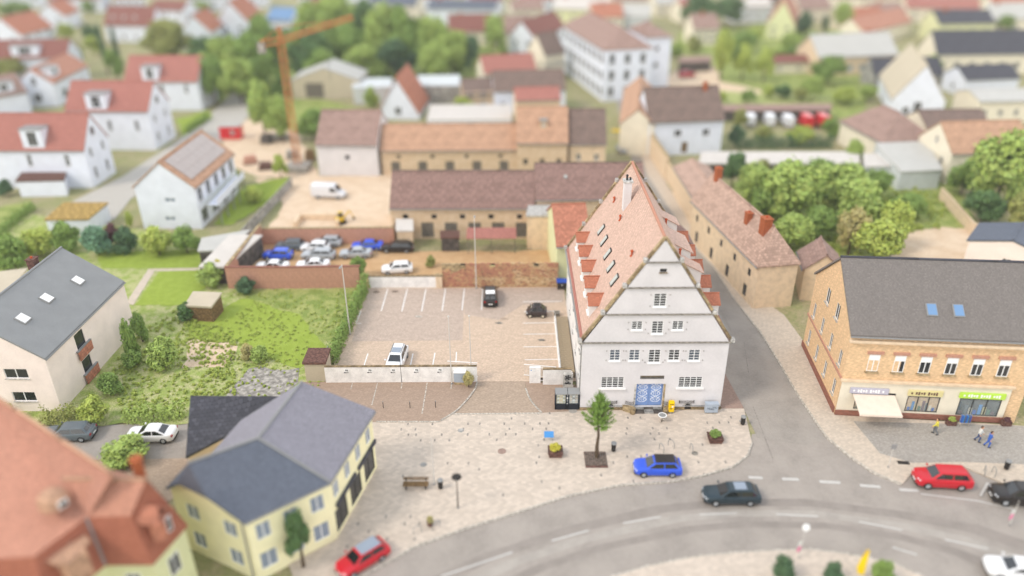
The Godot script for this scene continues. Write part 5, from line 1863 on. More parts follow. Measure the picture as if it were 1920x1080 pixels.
func houses() -> void:
	# new white houses with red roofs, left
	var nw := {"r": [[2, 5.0, 0.9, 1.5], [2, 1.2, 1.0, 1.9], [1, 8.2, 1.4, 1.4]], "f": [[3, 3.9, 0.8, 2.0]], "ov": 0.15, "drm": "zinc", "group": "new white houses with red roofs"}
	var a := nw.duplicate(); a.dorm = [[9.6, 13.2, 0.3, 3.2]]; a.sky = []
	house("white_house", "nearest of the white red-roofed houses, brown flat garage before it", "house", Vector2(-92.82, -126.89), Vector2(-72.9, -126.53), 8.6, 6.7, 11.96, "newwhite", "tile_red", a)
	a = nw.duplicate(); a.dorm = [[4.6, 8.6, 0.3, 3.0]]
	house("white_house", "second white red-roofed house in the row, boxy dormer above carport", "house", Vector2(-87.56, -148.93), Vector2(-70.89, -148.17), 9.5, 7.7, 12.49, "newwhite", "tile_red", a)
	a = nw.duplicate(); a.dorm = [[4.6, 8.2, 0.3, 3.0]]
	house("white_house", "furthest white red-roofed house in the row, beside the tall green trees", "house", Vector2(-89.93, -179.39), Vector2(-72.63, -178.96), 10.5, 6.6, 11.47, "newwhite", "tile_red", a)
	house("solar_house", "white house with salmon roof covered in grey solar panels", "house", Vector2(-47.25, -108.15), Vector2(-46.74, -124.91), 9.6, 6.6, 10.56, "newwhite", "tile_salmon", {"l": [[1, 4.2, 1.6, 0.7, "pale", 3.0, 7.0], [1, 1.2, 1.6, 0.7, "pale", 2.4, 6.4]], "f": [[5, 3.9, 1.6, 2.0], [4, 0.5, 2.2, 2.1]], "ov": 0.3})
	var pv := thing("solar_array", "grey solar panels laid over the salmon roof", "solar panels", Vector3(-47.2, 0, -116.5))
	var sh := [Vector2(-47.25, -108.15), Vector2(-46.74, -124.91), 9.6, 6.6, 10.56]
	var sb: Vector2 = sh[1] - sh[0]
	pv.position = Vector3(sh[0].x, 0, sh[0].y)
	pv.rotation.y = atan2(-sb.y, sb.x)
	var sk: float = (sh[4] - sh[3]) / (sh[2] / 2)
	var pl := (sb.length() - 2.6) / 8
	var pw: float = (sh[2] / 2 - 1.3) / 3
	for i in 8:
		for j in 3:
			var q := Shape.new()
			var x0 := 1.3 + i * pl
			var t0 := 0.9 + j * pw
			var y0: float = sh[3] + 0.14
			q.slab([Vector3(x0, y0 + sk * t0, -t0), Vector3(x0 + pl - 0.04, y0 + sk * t0, -t0), Vector3(x0 + pl - 0.04, y0 + sk * (t0 + pw - 0.04), -t0 - pw + 0.04), Vector3(x0, y0 + sk * (t0 + pw - 0.04), -t0 - pw + 0.04)], 0.05)
			obj("solar_panel", q, M.panel, pv)
	var bal := thing("balcony", "white balcony along the sunny side of the solar house", "balcony", Vector3(-46.3, 0, -116))
	var q := Shape.new()
	q.box(Vector3(0.6, 3.3, 0), Vector3(1.6, 0.2, 13)); q.box(Vector3(1.35, 3.8, 0), Vector3(0.06, 0.9, 13))
	obj("deck", q, M.newwhite, bal)
	for i in 5:
		q = Shape.new()
		q.box(Vector3(1.3, 1.6, -6 + i * 3.0), Vector3(0.14, 3.3, 0.14))
		obj("post", q, M.zinc, bal)
	block("garage", "white garage with brown flat roof before the nearest white house", "garage", [Vector3(-83.43, 2.8, -122.41), Vector3(-75.41, 2.8, -122.81), Vector3(-77.17, 2.8, -126.92), Vector3(-84.83, 2.8, -126.77)], "newwhite", "plum")
	block("carport", "white box garage with olive roof beside second white house", "garage", [Vector3(-79.13, 2.7, -148.76), Vector3(-74.39, 2.7, -149.04), Vector3(-75.43, 2.7, -152.44), Vector3(-80.26, 2.7, -152.15)], "newwhite", "sedum")
	block("garage", "white garage with ochre planted roof and rounded shrubs before it", "garage", [Vector3(-69.43, 2.8, -105.45), Vector3(-62.94, 2.8, -105.56), Vector3(-63.07, 2.8, -112.29), Vector3(-70.02, 2.8, -112.39)], "newwhite", "sedum")
	# houses behind, top left
	var g1 := {"f": [[3, 3.2, 1.0, 1.3], [3, 0.8, 1.0, 1.4]], "l": [[2, 3.2, 1.0, 1.3], [2, 0.8, 1.2, 1.9]], "r": [[2, 3.2, 1.0, 1.3], [2, 0.8, 1.2, 1.9]], "group": "houses at the top left"}
	house("terrace_house", "long dark red roof with wide white dormer at left edge", "house", Vector2(-144.84, -209.35), Vector2(-119.81, -211.5), 10, 6, 9.99, "newwhite", "tile_darkred", {"dorm": [[11, 18, 0.8, 2.4]], "r": [[2, 3.5, 1.0, 1.3]]})
	house("white_house", "white gabled house with pink roof and dark gable window", "house", Vector2(-108.64, -183.57), Vector2(-110.52, -204.48), 9, 5.4, 8.71, "newwhite", "tile_pink", {"l": [[1, 5.0, 1.2, 1.8], [1, 1.0, 1.8, 2.0]], "f": [[2, 1.0, 2.6, 2.0]], "dorm": [[2.5, 7.0, 1.2, 2.0]], "sky": [[1.3, 2.0, 0.9, 1.2, "skylight"]]})
	house("white_house", "low white house with greyish tan roof at left edge under the pink roof", "house", Vector2(-119.24, -169.71), Vector2(-112.11, -178.52), 9, 4.6, 8.43, "newwhite", "tile_tan", {"dorm": [[5, 9, 0.8, 2.0]], "r": [[1, 1.0, 2.2, 1.9]]})
	house("white_house", "white house with broad bright orange roof near top left corner", "house", Vector2(-156.17, -253.9), Vector2(-154.49, -270.66), 12, 5, 10.16, "newwhite", "tile_orange", g1)
	house("white_house", "white gable with orange roof left of grey driveway, top left", "house", Vector2(-163.52, -295.14), Vector2(-166.34, -311.77), 10, 5, 9.39, "newwhite", "tile_orange", g1)
	house("white_house", "white house with dark red roof behind three slim cypresses", "house", Vector2(-138.75, -272.16), Vector2(-121.09, -269.27), 10, 5.2, 10.82, "newwhite", "tile_darkred", {"f": [[4, 0.8, 1.2, 1.4]], "r": [[2, 3.2, 1.0, 1.3]], "sky": [[3, 2, 0.9, 1.2, "skylight"], [7, 2, 0.9, 1.2, "skylight"], [11, 2, 0.9, 1.2, "skylight"]]})
	house("white_house", "white house with maroon roof touching the top edge above the cypresses", "house", Vector2(-137.53, -306.13), Vector2(-123.53, -302.74), 10, 5.6, 8.5, "newwhite", "tile_darkred", g1)
	house("white_house", "white gabled house with orange roof right of the olive tree", "house", Vector2(-96.65, -256.68), Vector2(-98.15, -274.11), 10, 5.2, 10.41, "newwhite", "tile_orange", g1)
	house("white_house", "white gabled house with orange roof beside the blue roof", "house", Vector2(-89.69, -273.08), Vector2(-90.54, -293.04), 11, 6, 12.4, "newwhite", "tile_orange", g1)
	house("blue_house", "house with bright blue roof at the top edge", "house", Vector2(-88.2, -288.06), Vector2(-78.5, -285.21), 10, 4.5, 8, "newwhite", "glass_blue", g1)
	# hall, flat building, pointed house behind the crane
	house("grey_hall", "long hall with pale grey low roof and beige wall behind crane", "hall", Vector2(-37.18, -188.79), Vector2(-36.93, -199.79), 17, 4.6, 7.6, "sheet_tan", "sheet_grey", {"l": [[1, 0.2, 4.5, 3.6, "gate", 3.0, 8.0]], "ov": 0.2})
	block("flat_building", "flat white building between grey hall and pointed red roof", "building", [Vector3(-38.17, 3.8, -183.92), Vector3(-28.78, 3.8, -184.79), Vector3(-30.14, 3.8, -194.64), Vector3(-39.66, 3.8, -194.88)], "metalwhite", "metalwhite")
	block("flat_building", "long flat white building right of the pointed red roof", "building", [Vector3(-21.73, 4.2, -184.52), Vector3(-12.31, 4.2, -184.29), Vector3(-13.27, 4.2, -196.02), Vector3(-23.96, 4.2, -195.68)], "greywall", "metalwhite")
	house("pointed_house", "steep pointed house with white gable and bright red roof", "house", Vector2(-20.84, -169.69), Vector2(-19.89, -184.82), 9.5, 1.2, 9.19, "newwhite", "tile_orange", {"l": [[1, 1.0, 1.4, 1.6]], "og": 0.3, "ov": 0.1})
	house("brown_house", "small dark brown roof left of the bright red roof", "house", Vector2(-11.32, -175.6), Vector2(-2.09, -176.91), 10, 4, 6.6, "oldwall", "tile_umber", g1)
	house("brown_house", "grey brown roofed house behind the terrace with bushes", "house", Vector2(-4.23, -174.26), Vector2(12.25, -175.93), 9, 5, 8.67, "newwhite", "tile_umber", {"f": [[4, 1.2, 1.0, 1.3]], "group": ""})
	house("red_house", "house with bright red roof left of the white school", "house", Vector2(-7, -193.33), Vector2(6.32, -196.71), 10, 5, 8.42, "cream", "tile_red", g1)
	block("roof_terrace", "white terrace block with bushes on it behind the old barns", "terrace", [Vector3(-18.11, 2.6, -159.64), Vector3(-0.15, 2.6, -159.69), Vector3(-0.15, 2.6, -172.67), Vector3(-18.66, 2.6, -172.6)], "newwhite", "sheet_pale")
	# old barns in the middle
	house("barn", "large barn with plain brown roof and white patched wall, left of tiled barns", "barn", Vector2(-35.04, -132.13), Vector2(-24.01, -131.61), 13, 5.8, 10.32, "white", "tile_tan", {"og": 0.1, "r": [], "f": [[1, 3.0, 0.8, 0.8, "dark"]]})
	house("barn", "long salmon tiled barn with crumbling ochre wall", "barn", Vector2(-23.66, -132.34), Vector2(0.98, -132.52), 9, 4.6, 8.06, "oldwall", "tile_salmon", {"f": [[5, 0.2, 1.6, 2.2, "gate"], [4, 3.0, 0.7, 0.6, "dark"]]})
	house("barn", "tall salmon tiled barn with one small dormer and bright red rear strip", "barn", Vector2(0.6, -131.77), Vector2(9.8, -131.6), 10, 6, 11.14, "oldwall", "tile_salmon", {"f": [[3, 2.0, 0.8, 1.0, "dark"]], "dorm": [[4.2, 5.4, 2.0, 1.4]]})
	house("red_barn", "narrow bright red tiled barn roof above the tall salmon barn", "barn", Vector2(0.53, -158.22), Vector2(10.02, -158.9), 7, 7, 8.81, "ochre", "tile_red", {})
	house("barn", "dark brown tiled house with smooth ochre wall next to tall salmon barn", "house", Vector2(9.95, -132.27), Vector2(16.63, -132.15), 10, 5.6, 10.57, "ochre", "tile_umber", {"f": [[2, 2.6, 0.8, 1.1]]})
	house("barn", "long brown tiled barn with ochre wall and red canopy behind brick wall yard", "barn", Vector2(-17.92, -103.88), Vector2(3.14, -103.58), 9, 4.9, 9, "oldwall", "tile_brown", {"f": [[6, 0.2, 1.8, 2.3, "gate"], [5, 3.1, 0.8, 0.7, "dark"]], "ridge": "tile_umber"})
	house("barn", "brown tiled barn just behind the hall roof, continuing the long barn", "barn", Vector2(3.22, -104.13), Vector2(19.25, -104.32), 10, 6, 9.79, "ochre", "tile_brown", {"f": [[4, 2.6, 1.0, 1.2]], "ridge": "tile_umber", "sky": [[4.5, 3.0, 0.5, 0.6, "skylight"]]})
	house("red_annex", "annex with plain bright red roof left of the hall", "house", Vector2(5.43, -88.67), Vector2(9.98, -88.94), 12.5, 5.6, 8.88, "lime", "tile_orange", {"f": [[1, 2.6, 0.9, 1.2]]})
	house("brown_annex", "small annex with dark tiled lean roof at rear right of the hall", "house", Vector2(21.9, -84.2), Vector2(21.9, -89.5), 5.0, 7.4, 9.6, "white_side", "tile_brown", {})
	block("ochre_tower", "plain ochre block with white parapet pieces beside the red annex", "building", [Vector3(1.77, 5.2, -100.03), Vector3(5.8, 5.2, -99.97), Vector3(6, 5.2, -104.04), Vector3(2.15, 5.2, -104.09)], "ochre", "stone_light")
	var cn := thing("canopy", "faded red lean-to canopy on ochre barn wall", "canopy", Vector3(-3.09, 0, -99.61))
	q = Shape.new()
	q.slab([Vector3(-3.5, 2.4, 1.1), Vector3(3.5, 2.4, 1.1), Vector3(3.5, 3.1, -1.1), Vector3(-3.5, 3.1, -1.1)], 0.08)
	obj("roof", q, M.tile_red, cn)
	for x: float in [-3.3, 0.0, 3.3]:
		q = Shape.new()
		q.box(Vector3(x, 1.15, 0.95), Vector3(0.1, 2.3, 0.1))
		obj("post", q, M.wood_grey, cn)
	block("shed", "dark little lean-to shed left of the red canopy", "shed", [Vector3(-10.35, 2.2, -99.42), Vector3(-7.56, 2.2, -99.38), Vector3(-7.71, 2.2, -101.85), Vector3(-10.55, 2.2, -101.89)], "darkwall", "plum")
	block("shed", "crumbling pale shed at the left end of the long brown barn", "shed", [Vector3(-16.71, 2.8, -100.57), Vector3(-14.2, 2.8, -100.54), Vector3(-14.49, 3.4, -103.44), Vector3(-17.05, 3.4, -103.48)], "oldwall", "sheet_pale")
	# school and its neighbours
	house("school", "long three storey white school with brown hipped roof and rows of windows", "school", Vector2(13.51, -222.12), Vector2(21.25, -185.08), 12.5, 12, 16, "newwhite", "tile_tan", {"f": [[9, 8.6, 2.4, 2.0], [9, 4.8, 2.4, 2.0], [9, 1.0, 2.4, 2.0]], "r": [[3, 8.6, 1.4, 2.3], [3, 4.8, 1.4, 2.3], [3, 1.0, 1.4, 2.3]], "b": [[8, 8.6, 1.4, 2.0], [8, 4.8, 1.4, 2.0]], "hip": [5.5, 5.5], "ov": 0.5})
	house("school_block", "plain white stair block right of the school", "school", Vector2(33.47, -198.93), Vector2(40.37, -200.25), 15, 12.5, 15.5, "newwhite", "tile_tan", {"f": [[1, 9.0, 1.2, 1.2, "w", 1.0, 5.0], [1, 5.0, 1.2, 1.2, "w", 1.0, 5.0]], "hip": [3.5, 5.0]})
	var gh := {"l": [[2, 3.6, 1.0, 1.4], [2, 0.8, 1.0, 1.5]], "f": [[3, 3.6, 1.0, 1.4], [3, 0.8, 1.0, 1.4]], "group": "tall gabled houses left of the school"}
	house("gabled_house", "narrow white gabled house with red roof just left of the school", "house", Vector2(6.72, -236.81), Vector2(17.42, -258.03), 9, 6, 10.57, "newwhite", "tile_darkred", gh)
	house("gabled_house", "cream and orange gabled house between red roof and school", "house", Vector2(8.51, -205.41), Vector2(14.05, -209.61), 8, 7, 12, "cream", "tile_umber", gh)
	house("gabled_house", "brown roofed house behind the slim green tree left of the school", "house", Vector2(-5.15, -252.76), Vector2(6.7, -254.37), 10, 5, 9.3, "cream", "tile_tan", gh)
	house("white_house", "white house with grey violet roof and chimney in front of the school", "house", Vector2(25.66, -142.56), Vector2(40.39, -144.13), 11, 6.5, 11.78, "newwhite", "tile_umber", {"f": [[2, 3.6, 1.4, 1.2, "w", 3.0, 14.0], [1, 0.3, 1.2, 2.1, "door"]], "l": [[1, 3.6, 1.0, 1.2]], "ch": [[12.0, 5.0, 0.8, 1.2]]})
	house("cream_house", "narrow cream house with ochre brown roof left of the white house", "house", Vector2(20.11, -143.74), Vector2(24.84, -172.34), -7, 6, 9, "cream", "tile_salmon", {"f": [[2, 3.0, 0.9, 1.2]]})
	# right side of the street
	house("street_house", "long old ochre house with bleached tile roof along the street", "house", Vector2(29, -82.12), Vector2(25.61, -104.11), -5.6, 5.8, 9.7, "ochre", "tile_bleached", {"b": [[3, 3.2, 0.8, 1.0, "dark"]], "f": [[5, 3.4, 0.8, 1.0, "dark"], [4, 0.4, 1.0, 1.6, "dark"]], "hip": [0.0, 2.6], "ch": [[18.6, 2.2, 1.3, 1.5], [14.5, 1.9, 0.9, 1.0], [2.0, 2.8, 1.0, 1.4]]})
	house("street_house", "small old street house with pale roof beyond the long old house", "house", Vector2(26.91, -107.87), Vector2(26.65, -122.68), -6, 4.6, 6.01, "ochre", "tile_bleached", {})
	house("brick_shop", "yellow brick corner building with grey roof, shops below and two blue skylights", "building", Vector2(31.19, -60.93), Vector2(48.45, -59.46), 13, 9.1, 14.04, "yellowbrick", "slate_grey", {"ov": 0.25, "og": 0.2, "ridge": "slate_dark", "l": [[4, 4.6, 0.8, 1.7], [4, 1.3, 0.8, 1.7], [2, 8.0, 1.1, 1.7, "w", 3.0, 9.5]], "sky": [[7.6, 2.2, 1.0, 1.3, "glass_blue"], [10.0, 2.2, 1.0, 1.3, "glass_blue"]]})
	house("hip_roof_house", "cream house with brown hipped roof in the right middle", "house", Vector2(65.03, -150.93), Vector2(67.16, -135.81), 11, 4.4, 8.45, "cream", "tile_tan", {"hip": [4.5, 5.0], "l": [[1, 1.2, 0.9, 1.2]]})
	house("modern_house", "modern white house with tan grey roof and tall gable window", "house", Vector2(83.64, -169.46), Vector2(91.31, -194.23), -11, 4, 11.75, "newwhite", "sheet_tan", {"r": [[1, 0.3, 1.6, 3.4], [1, 1.0, 1.4, 1.4, "w", 1.5, 4.5]], "l": [[1, 0.3, 1.8, 4.2, "pale", 4.5, 7.5], [1, 1.0, 1.3, 1.3, "dark", 2.0, 4.0]]})
	house("cream_house", "cream gabled house with orange brown roof behind big tree on the right", "house", Vector2(74.52, -125.93), Vector2(88.98, -126.86), 11, 5.5, 9.46, "cream", "tile_salmon", {"l": [[2, 2.6, 0.9, 1.4], [1, 5.8, 0.8, 1.2]]})
	house("cream_house", "cream gable with dark brown roof left of the orange brown roof", "house", Vector2(78.58, -143.21), Vector2(91.18, -143.69), 9, 5, 7.3, "cream", "tile_umber", {"l": [[1, 2.6, 0.9, 1.4]]})
	house("grey_roof_building", "long building with pale grey sheet roof and ochre gable, upper right", "building", Vector2(82.01, -210.87), Vector2(105.23, -214.62), 13, 5, 9.84, "ochre", "sheet_grey", {"f": [[6, 1.0, 2.0, 1.6, "pale"]], "og": 0.4})
	house("black_roof_building", "very long building with black roof in the upper right", "building", Vector2(114.81, -213.27), Vector2(147.97, -213.79), 11, 5.2, 10.49, "cream", "slate_dark", {"f": [[8, 1.0, 1.6, 2.0]]})
	house("pink_roof_house", "faded pink roof behind the pale grey sheet roof", "house", Vector2(110.91, -251.88), Vector2(136.95, -274.74), 10, 4.5, 8.5, "cream", "tile_pink", {})
	house("dark_annex", "low dark roofed annex behind the modern white house", "house", Vector2(91.46, -196.73), Vector2(109.34, -197.5), 8, 3.2, 6.77, "greywall", "slate_dark", {"f": [[4, 0.6, 1.2, 1.4]]})
	house("dark_annex", "dark grey roof right of the modern white house", "house", Vector2(109.71, -187.8), Vector2(124.12, -189.77), 9, 4, 6.48, "newwhite", "slate_dark", {"l": [[1, 1.0, 1.0, 1.4]]})
	house("tan_house", "cream house with pale grey flat roof at the right edge", "house", Vector2(100.44, -164.76), Vector2(114.77, -165.37), 10, 4.6, 6, "cream", "sheet_grey", {"f": [[4, 1.4, 1.0, 1.2]]})
	house("yellow_house", "pale yellow gabled house among trees in the upper right", "house", Vector2(94.18, -266.53), Vector2(105.87, -298.01), 9.5, 4.6, 12.2, "lime", "tile_pink", {"l": [[2, 3.0, 1.0, 1.3], [2, 0.6, 1.0, 1.4]]})
	house("orange_house", "low orange tiled roof right of the conifers, upper right", "house", Vector2(116.44, -278.88), Vector2(131.58, -283.14), 9, 4, 7.62, "cream", "tile_orange", {})
	block("sheet_shed", "grey corrugated shed with white walls at the right", "shed", [Vector3(64.95, 3.4, -122.85), Vector3(72.38, 3.4, -123.82), Vector3(75.38, 4.6, -136.31), Vector3(65.4, 4.6, -135.18)], "metalwhite", "sheet_grey")
	block("sheet_shed", "small white walled shed with beige roof left of the corrugated shed", "shed", [Vector3(60.61, 3, -126.87), Vector3(67.06, 3, -127.34), Vector3(68.23, 3.2, -133.89), Vector3(62.83, 3.2, -133.36)], "metalwhite", "sheet_pale")
	block("long_shed", "very long low beige roofed shed across the gardens", "shed", [Vector3(32.83, 2.5, -130.58), Vector3(61.09, 2.5, -130.1), Vector3(63.2, 2.9, -135.56), Vector3(34.46, 2.9, -136.07)], "darkwall", "sheet_pale")
	block("low_wall_shed", "long low brownish roof behind the red trucks", "shed", [Vector3(44.18, 2.4, -166.9), Vector3(69.95, 2.4, -167.25), Vector3(71.51, 2.6, -171.55), Vector3(45.75, 2.6, -171.18)], "darkwall", "tile_tan")
	block("garage", "dark open carport near the small red car, upper right", "garage", [Vector3(45.79, 2.8, -216.64), Vector3(55.49, 2.8, -218.56), Vector3(57.24, 2.8, -226.13), Vector3(47.97, 2.8, -224.84)], "darkwall", "tile_tan")
	house("brick_shed", "low red brown roofed outbuilding with cream wall behind bushes", "house", Vector2(70.47, -214.22), Vector2(81.76, -215.34), 6, 3, 4.4, "cream", "tile_darkred", {"f": [[2, 0.8, 0.9, 1.0]]})
	house("blue_trim_house", "pale gable with blue grey trim behind the corner building", "house", Vector2(67.24, -85.95), Vector2(71.97, -91.71), 10, 4.6, 5.97, "pinkwall", "slate_blue", {"l": [[1, 2.0, 1.0, 1.2]]})
	house("hillside_house", "old ochre house with grey hip next to the corner building", "house", Vector2(35.48, -84.58), Vector2(36.62, -90.03), -5, 4.2, 6.4, "ochre", "tile_tan", {})
	# lower left
	house("pink_house", "pale pink house with grey roof, three domed skylights and orange balconies", "house", Vector2(-44.83, -61.97), Vector2(-44.49, -78.21), 12.2, 6.3, 10.5, "pinkwall", "roof_grey", {"ov": 0.1, "og": 0.1, "l": [[1, 3.9, 2.3, 1.1, "w", 7.2, 10.2], [1, 1.2, 2.3, 1.1, "w", 7.2, 10.2], [1, 3.9, 1.4, 1.1, "w", 2.0, 4.0]], "f": [[1, 3.4, 1.6, 2.3, "dark", 4.2, 7.4], [1, 0.5, 1.6, 2.1, "dark", 4.2, 7.4]], "chm": "plum", "ch": [[12.8, 7.4, 1.0, 1.1]], "sky": [[3.4, 3.4, 1.2, 1.2, "frame"], [7.6, 3.4, 1.2, 1.2, "frame"], [12.4, 2.8, 1.2, 1.2, "frame"]]})
	for e in [[2.9, 1.05], [0.05, 1.05]]:
		var b := thing("balcony", "orange balcony panel, %s one on the pink house" % ("upper" if e[0] > 1 else "lower"), "balcony", Vector3(-44.6, e[0], -68.0))
		q = Shape.new()
		q.box(Vector3(0.0, e[1] / 2, 0), Vector3(0.1, e[1], 2.6))
		obj("panel", q, M.tile_orange, b)
		q = Shape.new()
		q.box(Vector3(-0.1, e[1] + 0.04, 0), Vector3(0.3, 0.08, 2.7))
		obj("rail", q, M.zinc, b)
	bent_house()
	block("slate_annex", "dark slate lean roof behind the yellow corner house", "house", [Vector3(-27.71, 3.6, -50.81), Vector3(-22.32, 4, -56.14), Vector3(-19.42, 5.4, -56.86), Vector3(-29.25, 5.4, -57.03)], "ochre", "slate_dark")
	red_corner()
	block("garden_shed", "small garden shed with beige felt roof", "shed", [Vector3(-39.13, 2.2, -79.91), Vector3(-35.75, 2.2, -79.48), Vector3(-35.46, 2.5, -82.55), Vector3(-39.08, 2.5, -82.87)], "wood", "sheet_tan")
	block("garden_shed", "small dark roofed shed beside the end of the car park wall", "shed", [Vector3(-21.98, 2.4, -67), Vector3(-19.54, 2.4, -66.98), Vector3(-19.51, 2.6, -69.57), Vector3(-21.9, 2.6, -69.59)], "sheet_tan", "plum")
	block("carport", "long pale grey carport roof left of the brick car yard", "carport", [Vector3(-40.82, 2.6, -89.51), Vector3(-37.14, 2.6, -89.46), Vector3(-35.14, 3, -98.84), Vector3(-39.8, 3, -98.91)], "darkwall", "sheet_pale")
	block("carport", "grey brown lean roof behind the long pale carport", "carport", [Vector3(-42.75, 2.6, -94.47), Vector3(-38.52, 2.6, -94.76), Vector3(-37.54, 2.8, -101.23), Vector3(-43.51, 2.8, -98.3)], "darkwall", "sheet_grey")
	block("flat_garage", "low beige flat roof left of the grey roofed pink house", "garage", [Vector3(-63.87, 2.6, -81.71), Vector3(-61.57, 2.6, -83.06), Vector3(-62.92, 2.6, -89.45), Vector3(-66.49, 2.6, -88.25)], "pinkwall", "sheet_tan")
	# far rows along the top edge
	var far := [
		[575, 12, 640, 14, "tile_darkred", "newwhite", "white house with maroon roof behind the jib of the crane"], [690, 12, 780, 14, "slate_blue", "cream", "dark blue roofed house right of the crane jib tip"],
		[800, 22, 930, 24, "slate_blue", "newwhite", "long blue grey roof at the top edge, centre left"], [842, 60, 925, 58, "tile_darkred", "cream", "dull red roof behind the tall trees, centre left"],
		[960, 22, 1022, 20, "tile_tan", "cream", "tan roofed house at the top edge above the red roof"], [1035, 22, 1140, 26, "sheet_pale", "lime", "pale green wall with pale roof at the top edge"],
		[1120, 30, 1220, 32, "sheet_grey", "metalwhite", "large pale white hall behind the school"], [1110, 36, 1170, 35, "tile_orange", "cream", "low orange roof just above the school roof"],
		[1380, 20, 1450, 18, "sheet_pale", "newwhite", "white house at the top edge right of the dark trees"], [1500, 18, 1560, 16, "tile_tan", "cream", "tan roof at the top edge among conifers"],
		[1700, 18, 1840, 20, "tile_red", "cream", "long red roof at the top edge, upper right"], [1760, 52, 1866, 50, "slate_dark", "lime", "dark roof with pale mint wall under the long red roof"],
		[1862, 12, 1985, 12, "tile_orange", "cream", "orange roofed house in the top right corner"], [90, 2, 190, 0, "tile_darkred", "newwhite", "white house at the very top behind the top left houses"],
		[350, 0, 430, -2, "tile_umber", "newwhite", "brown roof at the top edge above the white gables"], [1230, 8, 1300, 6, "sheet_grey", "cream", "beige building at the top edge behind the school block"],
		[0, -4, 70, -6, "tile_umber", "newwhite", "house in the top left corner"], [640, -8, 760, -8, "tile_red", "newwhite", "red roof just cut by the top edge"], [1560, -6, 1690, -6, "tile_red", "cream", "red roof cut by the top edge, upper right"],
		[1300, 58, 1350, 57, "tile_tan", "cream", "tan roof behind the dark trees right of the school"],
		[1640, 30, 1700, 28, "tile_tan", "cream", "tan roof behind the faded pink roof"],
		[1425, 8, 1490, 6, "tile_umber", "newwhite", "umber roof right of the big dark trees at the top"],
		[1500, -2, 1550, -4, "tile_orange", "newwhite", "orange roof at the top edge above the conifers"],
		[980, 6, 1040, 4, "tile_red", "newwhite", "red roof at the top edge left of the pale green wall"],
		[880, 2, 945, 0, "tile_darkred", "newwhite", "maroon roof at the top edge in the middle"],
		[780, -2, 850, -3, "tile_orange", "newwhite", "orange roof at the top edge left of the middle"],
		[560, 0, 620, -2, "tile_red", "newwhite", "red roof at the top edge behind the crane head"],
		[1860, 36, 1960, 34, "sheet_grey", "cream", "grey roofed cream house near the top right corner"],
		[1150, 4, 1230, 2, "tile_tan", "cream", "tan roof at the top edge behind the large pale hall"],
		[1620, 100, 1650, 98, "sheet_pale", "newwhite", "small pale roof before the grey sheet roof"],
		[1280, 20, 1330, 18, "tile_red", "cream", "red roof peeping over the dark trees right of the school"],
		[210, 0, 270, -3, "tile_orange", "newwhite", "orange roof cut by the top edge, left"],
		[430, -6, 500, -8, "tile_darkred", "newwhite", "maroon roof cut by the top edge above the blue roof"]]
	var spots := [Vector2(-81.28, -320.92), Vector2(-66.84, -317.29), Vector2(-56.84, -319.89), Vector2(-37.48, -316.06), Vector2(-32.17, -304.31), Vector2(-6.02, -300.51), Vector2(-20.43, -258.41), Vector2(-6.16, -259.99), Vector2(-0.07, -303.02), Vector2(12.41, -305.3), Vector2(14.89, -302.41), Vector2(35.13, -296.17), Vector2(30.72, -291.1), Vector2(49.43, -287.82), Vector2(28.1, -283.64), Vector2(39.47, -284.44), Vector2(83.64, -302.4), Vector2(98.25, -304.61), Vector2(108.14, -304.21), Vector2(121.01, -306.53), Vector2(147.45, -302.59), Vector2(173.24, -298.75), Vector2(139.03, -261.22), Vector2(158.25, -262.69), Vector2(183.66, -309.73), Vector2(208.02, -308.7), Vector2(-194.98, -341.96), Vector2(-173.72, -344.44), Vector2(-136.99, -342.79), Vector2(-119.89, -345.49), Vector2(56.89, -321.2), Vector2(72.17, -323.67), Vector2(-222.1, -353.69), Vector2(-207.52, -356.66), Vector2(-74.08, -354.14), Vector2(-46.15, -352.84), Vector2(133.72, -340.91), Vector2(162.08, -339.6), Vector2(58.35, -257.75), Vector2(67.11, -258.48), Vector2(129.08, -287.27), Vector2(141.41, -289.35), Vector2(97.49, -319.45), Vector2(111.93, -321.94), Vector2(118.29, -334.72), Vector2(130.28, -337.59), Vector2(4.23, -326.63), Vector2(17.22, -329.28), Vector2(-17.57, -334.09), Vector2(-3.36, -336.81), Vector2(-40.33, -341.89), Vector2(-24.73, -342.92), Vector2(-89.29, -340.66), Vector2(-76.5, -343.53), Vector2(165.91, -278.41), Vector2(185.37, -280.1), Vector2(40.85, -328.24), Vector2(58.48, -330.72), Vector2(97.56, -219.03), Vector2(102.59, -220.43), Vector2(63.88, -303.21), Vector2(74.41, -305.59), Vector2(-169.11, -344.23), Vector2(-157.58, -348.96), Vector2(-122.25, -352.72), Vector2(-106.93, -355.68)]
	for i in far.size():
		var f: Array = far[i]
		house("far_house", f[6], "house", spots[i * 2], spots[i * 2 + 1], 11.0, 4.5 + (i % 3) * 0.6, 8.2 + (i % 2) * 0.9, f[5], f[4], {"f": [[4, 0.9, 1.1, 1.4], [4, 3.0, 1.1, 1.0]] if i % 3 else [[3, 0.9, 1.4, 1.4]], "r": [[2, 1.0, 1.0, 1.4]], "ch": [[4.0, 5.0, 0.8, 1.0]], "group": "far houses along the top edge"})
	shop_front()


